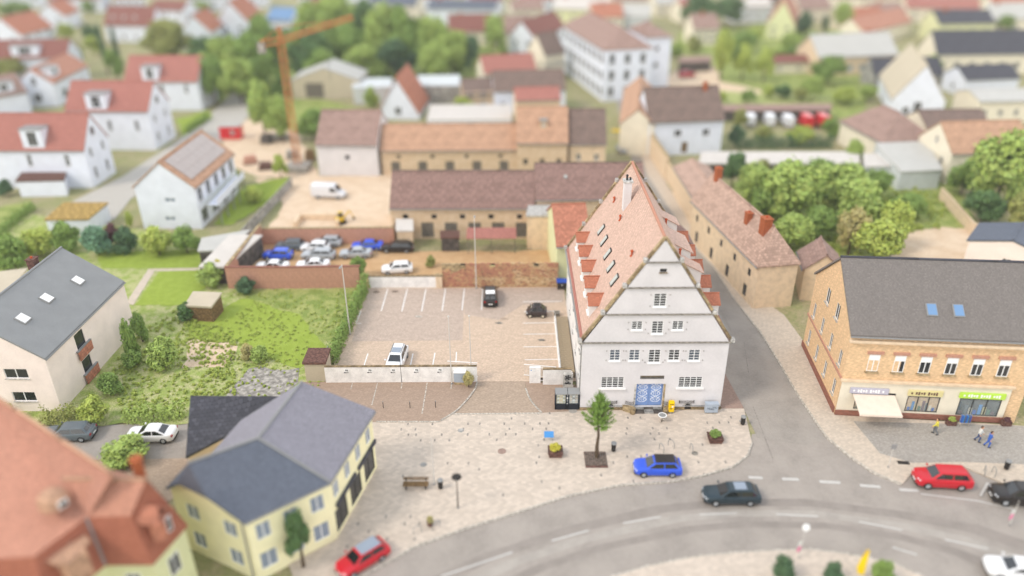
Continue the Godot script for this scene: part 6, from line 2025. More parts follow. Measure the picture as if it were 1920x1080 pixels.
# the red mansard corner house, bottom left: steep lower slopes, gentler upper ones, a hipped wing
func red_corner() -> void:
	var o := thing("red_mansard_house", "large house with red tiled mansard roof filling the bottom left corner", "house", Vector3(-30, 0, -38))
	var b := Vector3(30, 0, 38)
	var up := Shape.new()
	var lo := Shape.new()
	var ridge := [Vector3(-40.5, 13, -48.0), Vector3(-25.6, 13, -37.9)]
	# main block
	up.slab([ridge[0] + b, ridge[1] + b, Vector3(-27.7, 10, -37.2) + b, Vector3(-29.3, 10, -33.9) + b, Vector3(-39.5, 10, -33.3) + b, Vector3(-45.5, 10, -42.0) + b], 0.2)
	lo.slab([Vector3(-27.7, 10, -37.2) + b, Vector3(-29.3, 10, -33.9) + b, Vector3(-28.8, 6.6, -33.0) + b, Vector3(-27.0, 6.6, -36.5) + b], 0.2)
	lo.slab([Vector3(-29.3, 10, -33.9) + b, Vector3(-39.5, 10, -33.3) + b, Vector3(-39.5, 6.6, -32.3) + b, Vector3(-28.8, 6.6, -33.0) + b], 0.2)
	# wing with hipped end
	up.slab([Vector3(-29.4, 12, -38.6) + b, Vector3(-23.9, 12, -38.5) + b, Vector3(-24.9, 10, -37.3) + b, Vector3(-27.7, 10, -37.2) + b], 0.2)
	lo.slab([Vector3(-27.7, 10, -37.2) + b, Vector3(-24.9, 10, -37.3) + b, Vector3(-23.9, 6.6, -36.5) + b, Vector3(-27.0, 6.6, -36.5) + b], 0.2)
	lo.slab([Vector3(-23.9, 12, -38.5) + b, Vector3(-24.9, 10, -37.3) + b, Vector3(-23.9, 6.6, -36.5) + b, Vector3(-22.9, 6.6, -40.0) + b], 0.2)
	up.slab([Vector3(-29.4, 12, -38.6) + b, Vector3(-23.9, 12, -38.5) + b, Vector3(-22.9, 6.6, -40.0) + b, Vector3(-26.0, 6.6, -43.0) + b, Vector3(-33.0, 6.6, -46.5) + b], 0.2)
	obj("upper_roof", up, M.tile_pink, o)
	obj("lower_roof", lo, M.tile_mansard, o)
	var w := Shape.new()
	var line := [Vector2(-39, -32.6), Vector2(-29.0, -33.2), Vector2(-27.1, -36.7), Vector2(-24.1, -36.8), Vector2(-23.1, -39.9), Vector2(-26.0, -42.6), Vector2(-39, -46)]
	for i in line.size() - 1:
		var p: Vector2 = line[i]
		var q: Vector2 = line[i + 1]
		w.quad(Vector3(p.x, -0.2, p.y) + b, Vector3(q.x, -0.2, q.y) + b, Vector3(q.x, 6.6, q.y) + b, Vector3(p.x, 6.6, p.y) + b)
	obj("wall", w, M.lime, o)
	for e in [[Vector3(-25.6, 4.6, -36.72), Vector3(1, 0, 0)], [Vector3(-23.55, 4.6, -38.3), Vector3(0.31, 0, -0.95)], [Vector3(-25.6, 1.7, -36.72), Vector3(1, 0, 0)], [Vector3(-23.55, 1.7, -38.3), Vector3(0.31, 0, -0.95)]]:
		window(o, e[0] + b, e[1].normalized(), 1.0, 1.6)
	# dormers: tiled hood in the wing's hip, white one in the lower slope, round hood on the main slope
	var d := Shape.new()
	d.slab([Vector3(-25.2, 10.4, -38.2) + b, Vector3(-23.4, 10.1, -38.0) + b, Vector3(-23.2, 9.2, -37.2) + b, Vector3(-24.6, 9.4, -37.3) + b], 0.15)
	d.slab([Vector3(-25.2, 10.4, -38.2) + b, Vector3(-23.4, 10.1, -38.0) + b, Vector3(-22.9, 9.1, -39.0) + b, Vector3(-24.6, 9.4, -39.2) + b], 0.15)
	var dm := obj("dormer", d, M.tile_orange, o)
	d = Shape.new()
	d.box(Vector3(-23.6, 8.5, -38.0) + b, Vector3(0.9, 1.7, 1.4), 0.3)
	obj("dormer_wall", d, M.tile_orange, dm)
	window(dm, Vector3(-23.12, 8.5, -37.9) + b, Vector3(0.31, 0, -0.95).normalized(), 0.9, 1.2)
	d = Shape.new()
	d.box(Vector3(-27.9, 8.3, -34.9) + b, Vector3(1.4, 2.0, 1.6), 1.07)
	d.slab([Vector3(-28.9, 9.3, -34.2) + b, Vector3(-27.6, 9.3, -36.4) + b, Vector3(-27.0, 9.25, -35.9) + b, Vector3(-27.9, 9.25, -33.9) + b], 0.15)
	dm = obj("dormer", d, M.tile_salmon, o)
	window(dm, Vector3(-27.25, 8.3, -34.55) + b, Vector3(0.48, 0, -0.876), 1.1, 1.5)
	d = Shape.new()
	d.lathe([Vector2(0.95, -0.3), Vector2(0.9, 0.3), Vector2(0.6, 0.62), Vector2(0.001, 0.72)], Vector3(-29.6, 11.3, -37.4) + b, 14)
	dm = obj("round_dormer", d, M.tile_salmon, o)
	window(dm, Vector3(-28.75, 11.35, -37.0) + b, Vector3(0.5, 0, -0.87), 0.6, 0.5, 1, 1)
	d = Shape.new()
	d.lathe([Vector2(0.34, 0.0), Vector2(0.36, 1.9), Vector2(0.44, 1.95), Vector2(0.44, 2.1), Vector2(0.3, 2.15), Vector2(0.001, 2.15)], Vector3(-24.8, 10.9, -39.4) + b, 10)
	obj("chimney", d, M.chimney_brick, o)
	for e in [[Vector3(-27.7, 9.98, -37.15), Vector3(-27.0, 6.6, -36.45)]]:
		d = Shape.new()
		d.tube(e[0] + b, e[1] + b, 0.09, 0.09, 6)
		obj("valley_lead", d, M.zinc, o)
	for e in [[ridge[0], ridge[1]], [Vector3(-29.4, 12.0, -38.6), Vector3(-23.9, 12.0, -38.5)]]:
		d = Shape.new()
		d.tube(e[0] + b, e[1] + b, 0.14, 0.14, 8)
		obj("ridge_tiles", d, M.tile_salmon, o)


# ground floor of the brick corner building: light band, shop windows, signs, awning, brick foot, window heads
func shop_front() -> void:
	var at := Vector3(31.2, 0, -61.0)
	var yaw := atan2(-1.4, 15.7)
	var o := thing("shop_front", "pale shop front with signs and brick foot under the yellow brick corner building", "shop front", at, yaw)
	var s := Shape.new()
	var holes := [[1.6, 0.75, 4.6, 2.3], [6.4, 0.75, 9.4, 2.5], [11.2, 0.6, 15.0, 2.5]]
	facade(s, Vector3(0.22, 0, -0.1), Vector3.RIGHT, [[0.0, 0.0, 15.6], [3.9, 0.0, 15.6]], holes, 0.1)
	s.quad(Vector3(0.22, 3.9, -0.1), Vector3(15.82, 3.9, -0.1), Vector3(15.82, 3.9, -0.26), Vector3(0.22, 3.9, -0.26))
	obj("pale_facing", s, M.cream, o)
	for h in holes:
		glass_pane()
		var sw := window(o, Vector3(0.22 + (h[0] + h[2]) / 2, (h[1] + h[3]) / 2, -0.11), Vector3.RIGHT, h[2] - h[0], h[3] - h[1], 3, 1, "frame_dark", "pane_clear", "shop_window")
		var bd := Shape.new()
		bd.box(Vector3(0, 0, -0.12), Vector3(h[2] - h[0], h[3] - h[1], 0.02))
		obj("display_back", bd, M.darkwall, sw)
		var gw: float = (h[2] - h[0] - 0.4) / 8
		for k in 8:
			bd = Shape.new()
			var gh := 0.35 + 0.13 * float((k * 5) % 7)
			bd.cbox(Vector3(-(h[2] - h[0]) / 2 + 0.2 + gw * (k + 0.5), -(h[3] - h[1]) / 2 + gh / 2 + 0.08, -0.07), Vector3(gw * 0.75, gh, 0.06), 0.02)
			obj("goods", bd, M[["cloth_grey", "leaf_deep", "bluesign", "cream", "leaf_purple", "sand_sign", "cloth_blue"][(k * 3 + int(h[0])) % 7]], sw)
	for e in [[2.9, 3.6, "lilac_sign"], [8.1, 3.2, "sand_sign"], [13.3, 4.2, "green_sign"]]:
		var b := Shape.new()
		b.cbox(Vector3(e[0], 2.95, 0.0), Vector3(e[1], 0.62, 0.16), 0.04)
		var sg := obj("shop_sign", b, M[e[2]], o)
		var k := 0
		var x: float = e[0] - e[1] * 0.4
		while x < e[0] + e[1] * 0.4:
			var m := Shape.new()
			m.box(Vector3(x, 2.95, 0.085), Vector3(0.16, 0.2 + 0.08 * (k % 3), 0.02))
			obj("sign_mark", m, M["frame" if e[2] != "sand_sign" else "plum"], sg)
			x += 0.24 if k % 4 else 0.42
			k += 1
	s = Shape.new()
	s.cbox(Vector3(8.0, 0.25, 0.0), Vector3(15.7, 0.56, 0.16), 0.03)
	obj("brick_foot", s, M.brickbase, o)
	for e in [[-0.02, 4.05, 0.16], [-0.02, 8.4, 0.22]]:
		s = Shape.new()
		s.cbox(Vector3(8.0, e[1], 0.0), Vector3(15.9, 0.24, e[2] + 0.16), 0.04)
		obj("string_course", s, M.ochre, o)
	for i in 6:
		var x := 2.7 + i * 2.35
		window(o, Vector3(x, 6.0, -0.2), Vector3.RIGHT, 1.0, 1.8, 2, 1, "frame", "glass", "window")
		s = Shape.new()
		s.box(Vector3(x, 6.62, -0.16), Vector3(0.9, 0.6, 0.03))
		obj("roller_blind", s, M.frame, o)
		s = Shape.new()
		s.cbox(Vector3(x, 7.15, -0.15), Vector3(1.5, 0.3, 0.2), 0.03)
		obj("window_head", s, M.redbrick, o)
		s = Shape.new()
		s.cbox(Vector3(x, 5.02, -0.12), Vector3(1.25, 0.14, 0.3), 0.03)
		obj("sill", s, M.sandstone, o)
	s = Shape.new()
	s.box(Vector3(0.14, 0.3, -6.6), Vector3(0.16, 0.7, 12.6))
	obj("side_brick_foot", s, M.brickbase, o)
	s = Shape.new()
	s.cbox(Vector3(0.16, 4.1, -6.6), Vector3(0.2, 0.22, 12.7), 0.03)
	obj("side_string_course", s, M.redbrick, o)
	var aw := thing("awning", "cream cloth awning let down over the pavement before the first shop", "awning", at + Vector3(3.3, 0, 0.6), yaw)
	s = Shape.new()
	s.slab([Vector3(-1.9, 2.55, -0.4), Vector3(2.0, 2.55, -0.4), Vector3(2.0, 1.95, 2.2), Vector3(-1.9, 1.95, 2.2)], 0.03)
	s.box(Vector3(0.05, 1.86, 2.21), Vector3(3.9, 0.2, 0.03))
	obj("cloth", s, M.awning, aw)
	s = Shape.new()
	s.cbox(Vector3(0.05, 2.6, -0.42), Vector3(4.1, 0.18, 0.2), 0.04)
	obj("cassette", s, M.iron, aw)
	for x: float in [-1.7, 1.8]:
		s = Shape.new()
		s.tube(Vector3(x, 2.45, -0.35), Vector3(x, 1.92, 2.15), 0.03, 0.03, 6)
		obj("folding_arm", s, M.steel, aw)


# the yellow house on the corner of the square: two wings meeting at a fold, half hip at the left end
func bent_house() -> void:
	var o := thing("yellow_corner_house", "yellow corner house with bent blue grey slate roof facing the square", "house", Vector3(-18, 0, -46))
	var b := Vector3(18, 0, 46)
	var e1 := Vector3(-19.25, 6, -40.7) + b
	var e2 := Vector3(-14.0, 6, -44.9) + b
	var e3 := Vector3(-12.0, 6, -53.9) + b
	var e4 := Vector3(-23.2, 6, -52.6) + b
	var bk := Vector3(-24.4, 6, -47.6) + b
	var el := Vector3(-26.3, 6, -44.3) + b
	var p0 := Vector3(-23.4, 9.5, -43.0) + b
	var p1 := Vector3(-19.2, 9.5, -45.8) + b
	var p2 := Vector3(-17.7, 9.5, -53.2) + b
	var v1 := Vector3(-22.0, 7.6, -41.7) + b
	var v2 := Vector3(-24.5, 7.6, -43.1) + b
	var r := Shape.new()
	r.slab([e1, e2, p1, p0, v1], 0.2)
	r.slab([v1, p0, v2], 0.2)
	r.slab([v2, p0, p1, bk, el], 0.2)
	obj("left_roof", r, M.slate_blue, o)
	r = Shape.new()
	r.slab([e2, e3, p2, p1], 0.2)
	r.slab([p1, p2, e4, bk], 0.2)
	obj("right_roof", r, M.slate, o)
	for e in [[p0, p1], [p1, p2], [p1, e2]]:
		r = Shape.new()
		r.tube(e[0] + Vector3(0, 0.03, 0), e[1] + Vector3(0, 0.03, 0), 0.1, 0.1, 8)
		obj("ridge_cap", r, M.zinc, o)
	for e in [[e1, e2], [e2, e3]]:
		r = Shape.new()
		r.tube(e[0] + Vector3(0, -0.18, 0), e[1] + Vector3(0, -0.18, 0), 0.09, 0.09, 8)
		obj("gutter", r, M.zinc, o)
	var c := Vector3(-18.8, 0, -46.8) + b
	var corners := [el, e1, e2, e3, e4, bk]
	var specs := [[[2, 3.6, 1.3, 1.4, "pale"], [2, 0.7, 1.3, 1.5, "pale"]], [[3, 3.6, 1.1, 1.5, "pale"], [3, 0.7, 1.3, 1.6, "pale"]], [[4, 3.6, 1.0, 1.5, "pale"], [3, 0.3, 2.2, 2.2, "shop"]], [[2, 3.6, 1.0, 1.3]], [], []]
	var w := Shape.new()
	for i in 6:
		var a: Vector3 = corners[i]
		var q: Vector3 = corners[(i + 1) % 6]
		a = a.lerp(Vector3(c.x, a.y, c.z), 0.045)
		q = q.lerp(Vector3(c.x, q.y, c.z), 0.045)
		a.y = 0
		q.y = 0
		var ln := (q - a).length()
		var u := (q - a) / ln
		var outline := [[-0.2, 0.0, ln], [5.9, 0.0, ln]]
		if i == 0:
			outline.append([7.35, 2.0, ln - 3.0])
		if i == 3:
			outline.append([9.2, ln * 0.5 - 0.1, ln * 0.5 + 0.1])
		var holes := spread(specs[i], ln)
		facade(w, a, u, outline, holes)
		fill_openings(o, a, u, holes, 0.14)
	obj("wall", w, M.yellow, o)
	for e in [[0.2, 0.0, 4.2, 2.9], [4.6, 0.0, 8.6, 2.9]]:
		var s := Shape.new()
		var u := (e3 - e2).normalized()
		s.obox(Transform3D(Basis(u, Vector3.UP, u.cross(Vector3.UP)), e2.lerp(e3, 0.08) + u * (e[0] + 1.6) + Vector3(0, -3.0, 0) - u.cross(Vector3.UP) * 0.1), Vector3(3.8, 0.36, 0.14))
		obj("shop_fascia", s, M.slate_dark, o)
	var d := Shape.new()
	d.tube(e1 + Vector3(-0.35, -0.3, -0.3), Vector3(e1.x - 0.35, 0, e1.z - 0.3), 0.06, 0.06, 8)
	obj("downpipe", d, M.zinc, o)


# ---------------------------------------------------------------- trees and shrubs

func plants() -> void:
	tree("street_tree", "slim young green street tree in front of the left part of the hall", Vector3(7.48, 0, -54.71), 7.12, 1.5, "street", "leaf_street", 0.47)
	tree("street_tree", "slim dark green street tree before the yellow corner house", Vector3(-16.18, 0, -42.24), 5.64, 1.1, "tall", "leaf_dark", 0.25)
	var g := "trees behind the grey hall"
	var list := [
		# label, base/height/radius, shape, leaf, group
		["big olive tree with yellowish top between white houses, upper left", Vector3(-99.87, 0, -230.98), 12.87, 7.54, "round", "leaf_olive", ""],
		["dark tree right of the olive tree, upper left", Vector3(-87.96, 0, -226.15), 8.9, 4.93, "round", "leaf_dark", ""],
		["bright green tree right of the furthest red-roofed house", Vector3(-73.4, 0, -198.3), 12.93, 6.02, "round", "leaf_light", g],
		["wide green tree touching the crane mast on its left", Vector3(-65.74, 0, -196.96), 13.88, 6.26, "round", "leaf_green", g],
		["light tree behind the top of the crane mast", Vector3(-58.67, 0, -232.91), 16.74, 6.01, "round", "leaf_light", g],
		["tall light green tree under the crane jib", Vector3(-54.9, 0, -239.19), 17.4, 7.45, "round", "leaf_light", g],
		["dark leafy tree between crane and grey hall roof", Vector3(-54.2, 0, -210.1), 12.19, 5.77, "round", "leaf_dark", g],
		["green tree just above the ridge of the grey hall", Vector3(-45.56, 0, -217.89), 13.24, 6.26, "round", "leaf_green", g],
		["tallest tree of the row behind grey hall, left of centre", Vector3(-35.54, 0, -217.63), 18.28, 6.25, "tall", "leaf_light", g],
		["tall green tree right beside the tallest one", Vector3(-28.96, 0, -216.09), 17.64, 5.91, "round", "leaf_green", g],
		["deep green tree behind the pointed red roof", Vector3(-31.4, 0, -212.13), 10.37, 6.4, "round", "leaf_deep", g],
		["light green tree above the long flat white building", Vector3(-22.12, 0, -217.28), 15.27, 5.35, "round", "leaf_light", g],
		["rounded green tree right of the tall row", Vector3(-16.37, 0, -215.76), 11.9, 5.31, "round", "leaf_light", g],
		["dark conifer at right end of the tree row", Vector3(-11.26, 0, -216.99), 10.28, 3.26, "tall", "leaf_deep", g],
		["single slim light green tree left of the gabled houses", Vector3(-5.31, 0, -239.4), 12.34, 4.54, "tall", "leaf_light", ""],
		["slim dark cypress, left one of the pair beside maroon roof", Vector3(-112.34, 0, -216.89), 14.16, 1.04, "column", "leaf_deep", ""],
		["slim dark cypress, right one of the pair beside maroon roof", Vector3(-113.57, 0, -226.85), 11.53, 1.08, "column", "leaf_deep", ""],
		["slim dark cypress in front of the white gable with maroon roof", Vector3(-127.59, 0, -276.77), 7.75, 1.3, "column", "leaf_deep", ""],
		["lime green tree left of the cypresses", Vector3(-151.14, 0, -271.31), 5.91, 2.91, "round", "leaf_lime", ""],
		["dark green tree near the cypresses", Vector3(-140.06, 0, -264.97), 6.46, 2.85, "round", "leaf_dark", ""],
		["low lime tree in the gap before the cypresses", Vector3(-130.07, 0, -246.38), 5.77, 2.67, "round", "leaf_lime", ""],
		["green tree right of the pink gabled house", Vector3(-127.77, 0, -231.75), 5.49, 2.52, "round", "leaf_green", ""],
		["dark hedge like tree beside furthest red-roofed house", Vector3(-107.19, 0, -211.44), 8.15, 2.32, "round", "leaf_green", ""],
		["green tree at the left edge before the dark red roof", Vector3(-133.97, 0, -207.01), 6.38, 4.27, "round", "leaf_olive", ""],
		["green tree in the top left corner", Vector3(-202.37, 0, -328.96), 6.15, 7.4, "round", "leaf_green", ""],
		["green tree at the top between white gables", Vector3(-174.65, 0, -333.75), 5.81, 3.09, "round", "leaf_green", ""],
		["small green tree above the orange gables", Vector3(-130.52, 0, -341.14), 4.24, 4.05, "round", "leaf_light", ""],
		["bright green tree left of the crane foot", Vector3(-51.03, 0, -154.72), 11.97, 3.3, "tall", "leaf_light", ""],
		["round green tree right behind the crane mast", Vector3(-47.09, 0, -153.16), 9.57, 3.05, "round", "leaf_light", ""],
		["dark green clump between crane and barn", Vector3(-41.07, 0, -154.54), 6.3, 3.74, "round", "leaf_green", ""],
		["slim lime poplar on the building site beside the crane", Vector3(-41.52, 0, -131), 4.34, 1.43, "tall", "leaf_lime", ""],
		["small tree before the flat white building", Vector3(-32.79, 0, -178.28), 5.43, 2.24, "round", "leaf_light", ""],
		["tree on the terrace, left bush of the group", Vector3(-10.94, 0, -174.95), 3.67, 2.45, "round", "leaf_lime", ""],
		["tree on the terrace, middle bush of the group", Vector3(-6.65, 0, -178.68), 4.22, 2, "round", "leaf_light", ""],
		["tree on the terrace, darker right bush", Vector3(-3.23, 0, -175.73), 2.46, 1.23, "round", "leaf_green", ""],
		["large dark tree at the top right of the school", Vector3(68.58, 0, -295), 10.72, 7.85, "round", "leaf_dark", ""],
		["second large dark tree at the top right of the school", Vector3(78.1, 0, -292.25), 10.63, 7.39, "round", "leaf_dark", ""],
		["low light shrub under the large dark trees", Vector3(67.08, 0, -281.1), 5.01, 4.13, "round", "leaf_lime", ""],
		["yellowish tree before the dark carport", Vector3(56, 0, -244.33), 5.09, 2.81, "round", "leaf_olive", ""],
		["light tree left of the yellow gabled house", Vector3(78.31, 0, -258.11), 5.66, 2.78, "round", "leaf_lime", ""],
		["tallest of the three columnar lime trees, upper right", Vector3(55.35, 0, -207.33), 13.11, 3.27, "tall", "leaf_lime", "columnar lime trees"],
		["middle one of the three columnar lime trees", Vector3(61, 0, -207.18), 9.36, 2.84, "tall", "leaf_lime", "columnar lime trees"],
		["right one of the three columnar lime trees", Vector3(66.28, 0, -205.78), 8.51, 3.11, "tall", "leaf_lime", "columnar lime trees"],
		["dark blue green conifer right of the yellow gabled house", Vector3(99.6, 0, -273.49), 8.34, 3.29, "round", "leaf_deep", ""],
		["slim dark conifer among light trees", Vector3(107.22, 0, -275.37), 6.32, 1.66, "column", "leaf_deep", ""],
		["tall light green conifer at the upper right", Vector3(111.27, 0, -271), 11.32, 3.99, "tall", "leaf_light", ""],
		["round green tree before the low orange roof", Vector3(119.38, 0, -274.96), 4.92, 3.31, "round", "leaf_green", ""],
		["round bright green tree before the long grey roof building", Vector3(81.46, 0, -201.69), 7.04, 4.3, "round", "leaf_green", ""],
		["green tree in front of the round bright tree", Vector3(72.44, 0, -186.04), 5.61, 2.97, "round", "leaf_light", ""],
		["low yellow green shrubs left of the modern house", Vector3(77.92, 0, -180.78), 4.25, 3.27, "round", "leaf_lime", ""],
		["green shrub beside the modern white house", Vector3(84.76, 0, -183.68), 4.05, 2.3, "round", "leaf_light", ""],
		["dark shrub left in the gardens behind the trucks", Vector3(65.26, 0, -186.2), 3.59, 2.33, "round", "leaf_dark", ""],
		["small lime tree in the gardens behind the trucks", Vector3(62.24, 0, -187.33), 3.1, 1.82, "round", "leaf_lime", ""],
		["dark green tree right of the white house with grey violet roof", Vector3(44.2, 0, -148.57), 4.1, 1.7, "round", "leaf_deep", ""],
		["olive tree before the red trucks", Vector3(50.52, 0, -151.34), 3.29, 2.37, "round", "leaf_olive", ""],
		["bright green round tree before the red trucks", Vector3(56.98, 0, -149.05), 3.68, 2.77, "round", "leaf_lime", ""],
		["green tree standing against the long beige shed", Vector3(62.4, 0, -135.77), 5.04, 2.06, "tall", "leaf_light", ""],
		["dark tree left end of the green plot", Vector3(37.53, 0, -124.83), 6.06, 2.2, "round", "leaf_dark", ""],
		["olive shrub before the long beige shed", Vector3(43.99, 0, -130.76), 2.97, 1.52, "round", "leaf_olive", ""],
		["large green tree in the middle of the green plot", Vector3(41.46, 0, -108.78), 10.34, 4.9, "round", "leaf_light", ""],
		["large leafy tree right beside the middle one on the green plot", Vector3(51.19, 0, -112.98), 8.24, 5.22, "round", "leaf_light", ""],
		["dark lower tree at the left of the green plot", Vector3(38.49, 0, -109.24), 6.9, 3.11, "round", "leaf_green", ""],
		["dark lower tree between the two large ones", Vector3(44.23, 0, -102.73), 5.42, 2.81, "round", "leaf_green", ""],
		["green tree before the small white shed", Vector3(59.78, 0, -119.41), 4.98, 2.47, "round", "leaf_green", ""],
		["lime green tree at the lower right of the green plot", Vector3(53.31, 0, -98.91), 7.57, 2.57, "round", "leaf_lime", ""],
		["straw green tree left of the lime tree", Vector3(46.9, 0, -97.57), 7.2, 2.54, "round", "leaf_straw", ""],
		["lowest round green tree behind the grey roof ridge", Vector3(48.9, 0, -94.12), 6.59, 3.34, "round", "leaf_lime", ""],
		["huge green tree at the right edge", Vector3(75.4, 0, -112.64), 13.53, 5.54, "round", "leaf_light", ""],
		["green tree left of the huge one at the right edge", Vector3(74.53, 0, -120.68), 6.1, 3.02, "round", "leaf_green", ""],
		["dark green tree under the huge one", Vector3(71.26, 0, -108.38), 5.35, 2.93, "round", "leaf_dark", ""],
		["green tree filling the row behind the crane mast", Vector3(-70.87, 0, -225.69), 14.9, 6.77, "round", "leaf_green", ""],
		["light tree low before the deep green tree behind the flat roofs", Vector3(-38.78, 0, -208.42), 9.42, 6.01, "round", "leaf_light", ""],
		["broad green tree low behind the grey hall", Vector3(-49.22, 0, -203.68), 9.51, 6.17, "round", "leaf_green", ""],
		["light green tree between the rounded tree and the long flat roof", Vector3(-20.2, 0, -205.44), 10.64, 5.08, "round", "leaf_light", ""],
		["green tree low at left end of the tree belt", Vector3(-71.29, 0, -184.09), 10.99, 4.36, "round", "leaf_green", ""],
		["broad light tree in front of the belt beside the new street", Vector3(-64.83, 0, -183.94), 10.98, 5.12, "round", "leaf_light", ""],
		["tall tree at the back of the belt above the grey hall", Vector3(-58.11, 0, -270.35), 15.65, 6.89, "round", "leaf_light", ""],
		["tall tree at the back of the belt right of the jib", Vector3(-47.67, 0, -262.07), 14.27, 6.34, "round", "leaf_dark", ""],
		["light tree behind the carports, upper right", Vector3(48.4, 0, -234.62), 5.23, 2.86, "round", "leaf_light", ""],
		["broad green tree on the left half of the green plot", Vector3(39.26, 0, -115.42), 6.98, 3.94, "round", "leaf_light", ""],
		["broad lime tree low on the right half of the green plot", Vector3(50.42, 0, -104.6), 7.93, 3.95, "round", "leaf_light", ""],
		["dark green tree behind the two large ones on the green plot", Vector3(49.77, 0, -121.05), 6.12, 3.93, "round", "leaf_green", ""],
		["green tree low in the middle of the green plot", Vector3(39.17, 0, -99.08), 5.7, 3.18, "round", "leaf_light", ""],
		["green shrubby tree before the corrugated shed", Vector3(61.07, 0, -110.64), 4.22, 2.81, "round", "leaf_green", ""],
		["green tree behind the huge one at the right edge", Vector3(85.53, 0, -122.03), 9.03, 3.95, "round", "leaf_green", ""],
		["green tree among the roofs near the top right corner", Vector3(171.65, 0, -279.74), 5.69, 4.11, "round", "leaf_green", ""],
		["green tree beside the black roof, upper right", Vector3(113.93, 0, -212.36), 5.1, 2.32, "round", "leaf_light", ""],
		["green tree in the far gap left of the conifers", Vector3(85.08, 0, -243.46), 6.33, 3.29, "round", "leaf_light", ""],
		["dark tree behind the yellow gabled house", Vector3(106.08, 0, -319.86), 6.39, 4.65, "round", "leaf_dark", ""],
		["green tree among the far roofs right of the middle", Vector3(27.22, 0, -317.3), 6.35, 4.62, "round", "leaf_green", ""],
		["green tree among the far roofs left of the red roof", Vector3(-16.58, 0, -310.82), 7.39, 4.95, "round", "leaf_green", ""],
		["small green tree beside the carport, upper left", Vector3(-78.02, 0, -155.23), 2.91, 1.1, "round", "leaf_green", ""],
		["green tree behind the first white house", Vector3(-138.82, 0, -226.06), 5.08, 3.39, "round", "leaf_light", ""],
		["dark shrub beside the gravel drive right of the school", Vector3(38.05, 0, -181.66), 3.52, 2.28, "round", "leaf_dark", ""],
		["light shrub at the far end of the long brownish roof", Vector3(49.61, 0, -183.44), 2.79, 1.79, "round", "leaf_lime", ""],
		["green shrub between the columnar lime trees and brownish roof", Vector3(55.4, 0, -181.28), 3.27, 2.27, "round", "leaf_green", ""],
		["olive shrub left of the middle gardens behind the vans", Vector3(68.93, 0, -184.03), 3.31, 2.05, "round", "leaf_olive", ""],
		["green tree behind the columnar lime trees", Vector3(72, 0, -245.58), 6.37, 4.31, "round", "leaf_green", ""],
		["light green tree beside the cream outbuilding", Vector3(75.12, 0, -223.19), 5.6, 2.74, "round", "leaf_light", ""],
		["green tree left of the yellow gabled house garden", Vector3(65.74, 0, -230.98), 4.56, 2.82, "round", "leaf_dark", ""],
		["green tree in the garden before the yellow gabled house", Vector3(80.3, 0, -227.51), 5.1, 3.09, "round", "leaf_green", ""],
		["dark green tree behind the grey sheet roof, left end", Vector3(93.1, 0, -246.69), 5.76, 3.66, "round", "leaf_green", ""],
		["light tree between grey sheet roof and low orange roof", Vector3(100.97, 0, -250), 5.83, 3.71, "round", "leaf_light", ""],
		["olive tree right of the white house with grey violet roof", Vector3(47.89, 0, -159.84), 4.33, 1.81, "round", "leaf_olive", ""],
		["green tree before the cream house with hipped roof", Vector3(64.43, 0, -152.56), 4.4, 1.95, "round", "leaf_green", ""],
		["green tree cut by the right edge", Vector3(75.01, 0, -105.07), 6.72, 2.86, "round", "leaf_olive", ""],
	]
	for e in list:
		var called: String = "cypress" if e[0].contains("cypress") else "conifer" if e[0].contains("conifer") else "shrub" if e[0].contains("shrub") else "tree"
		tree(called, e[0], e[1], e[2], e[3], e[4], e[5], 0.16, e[6])
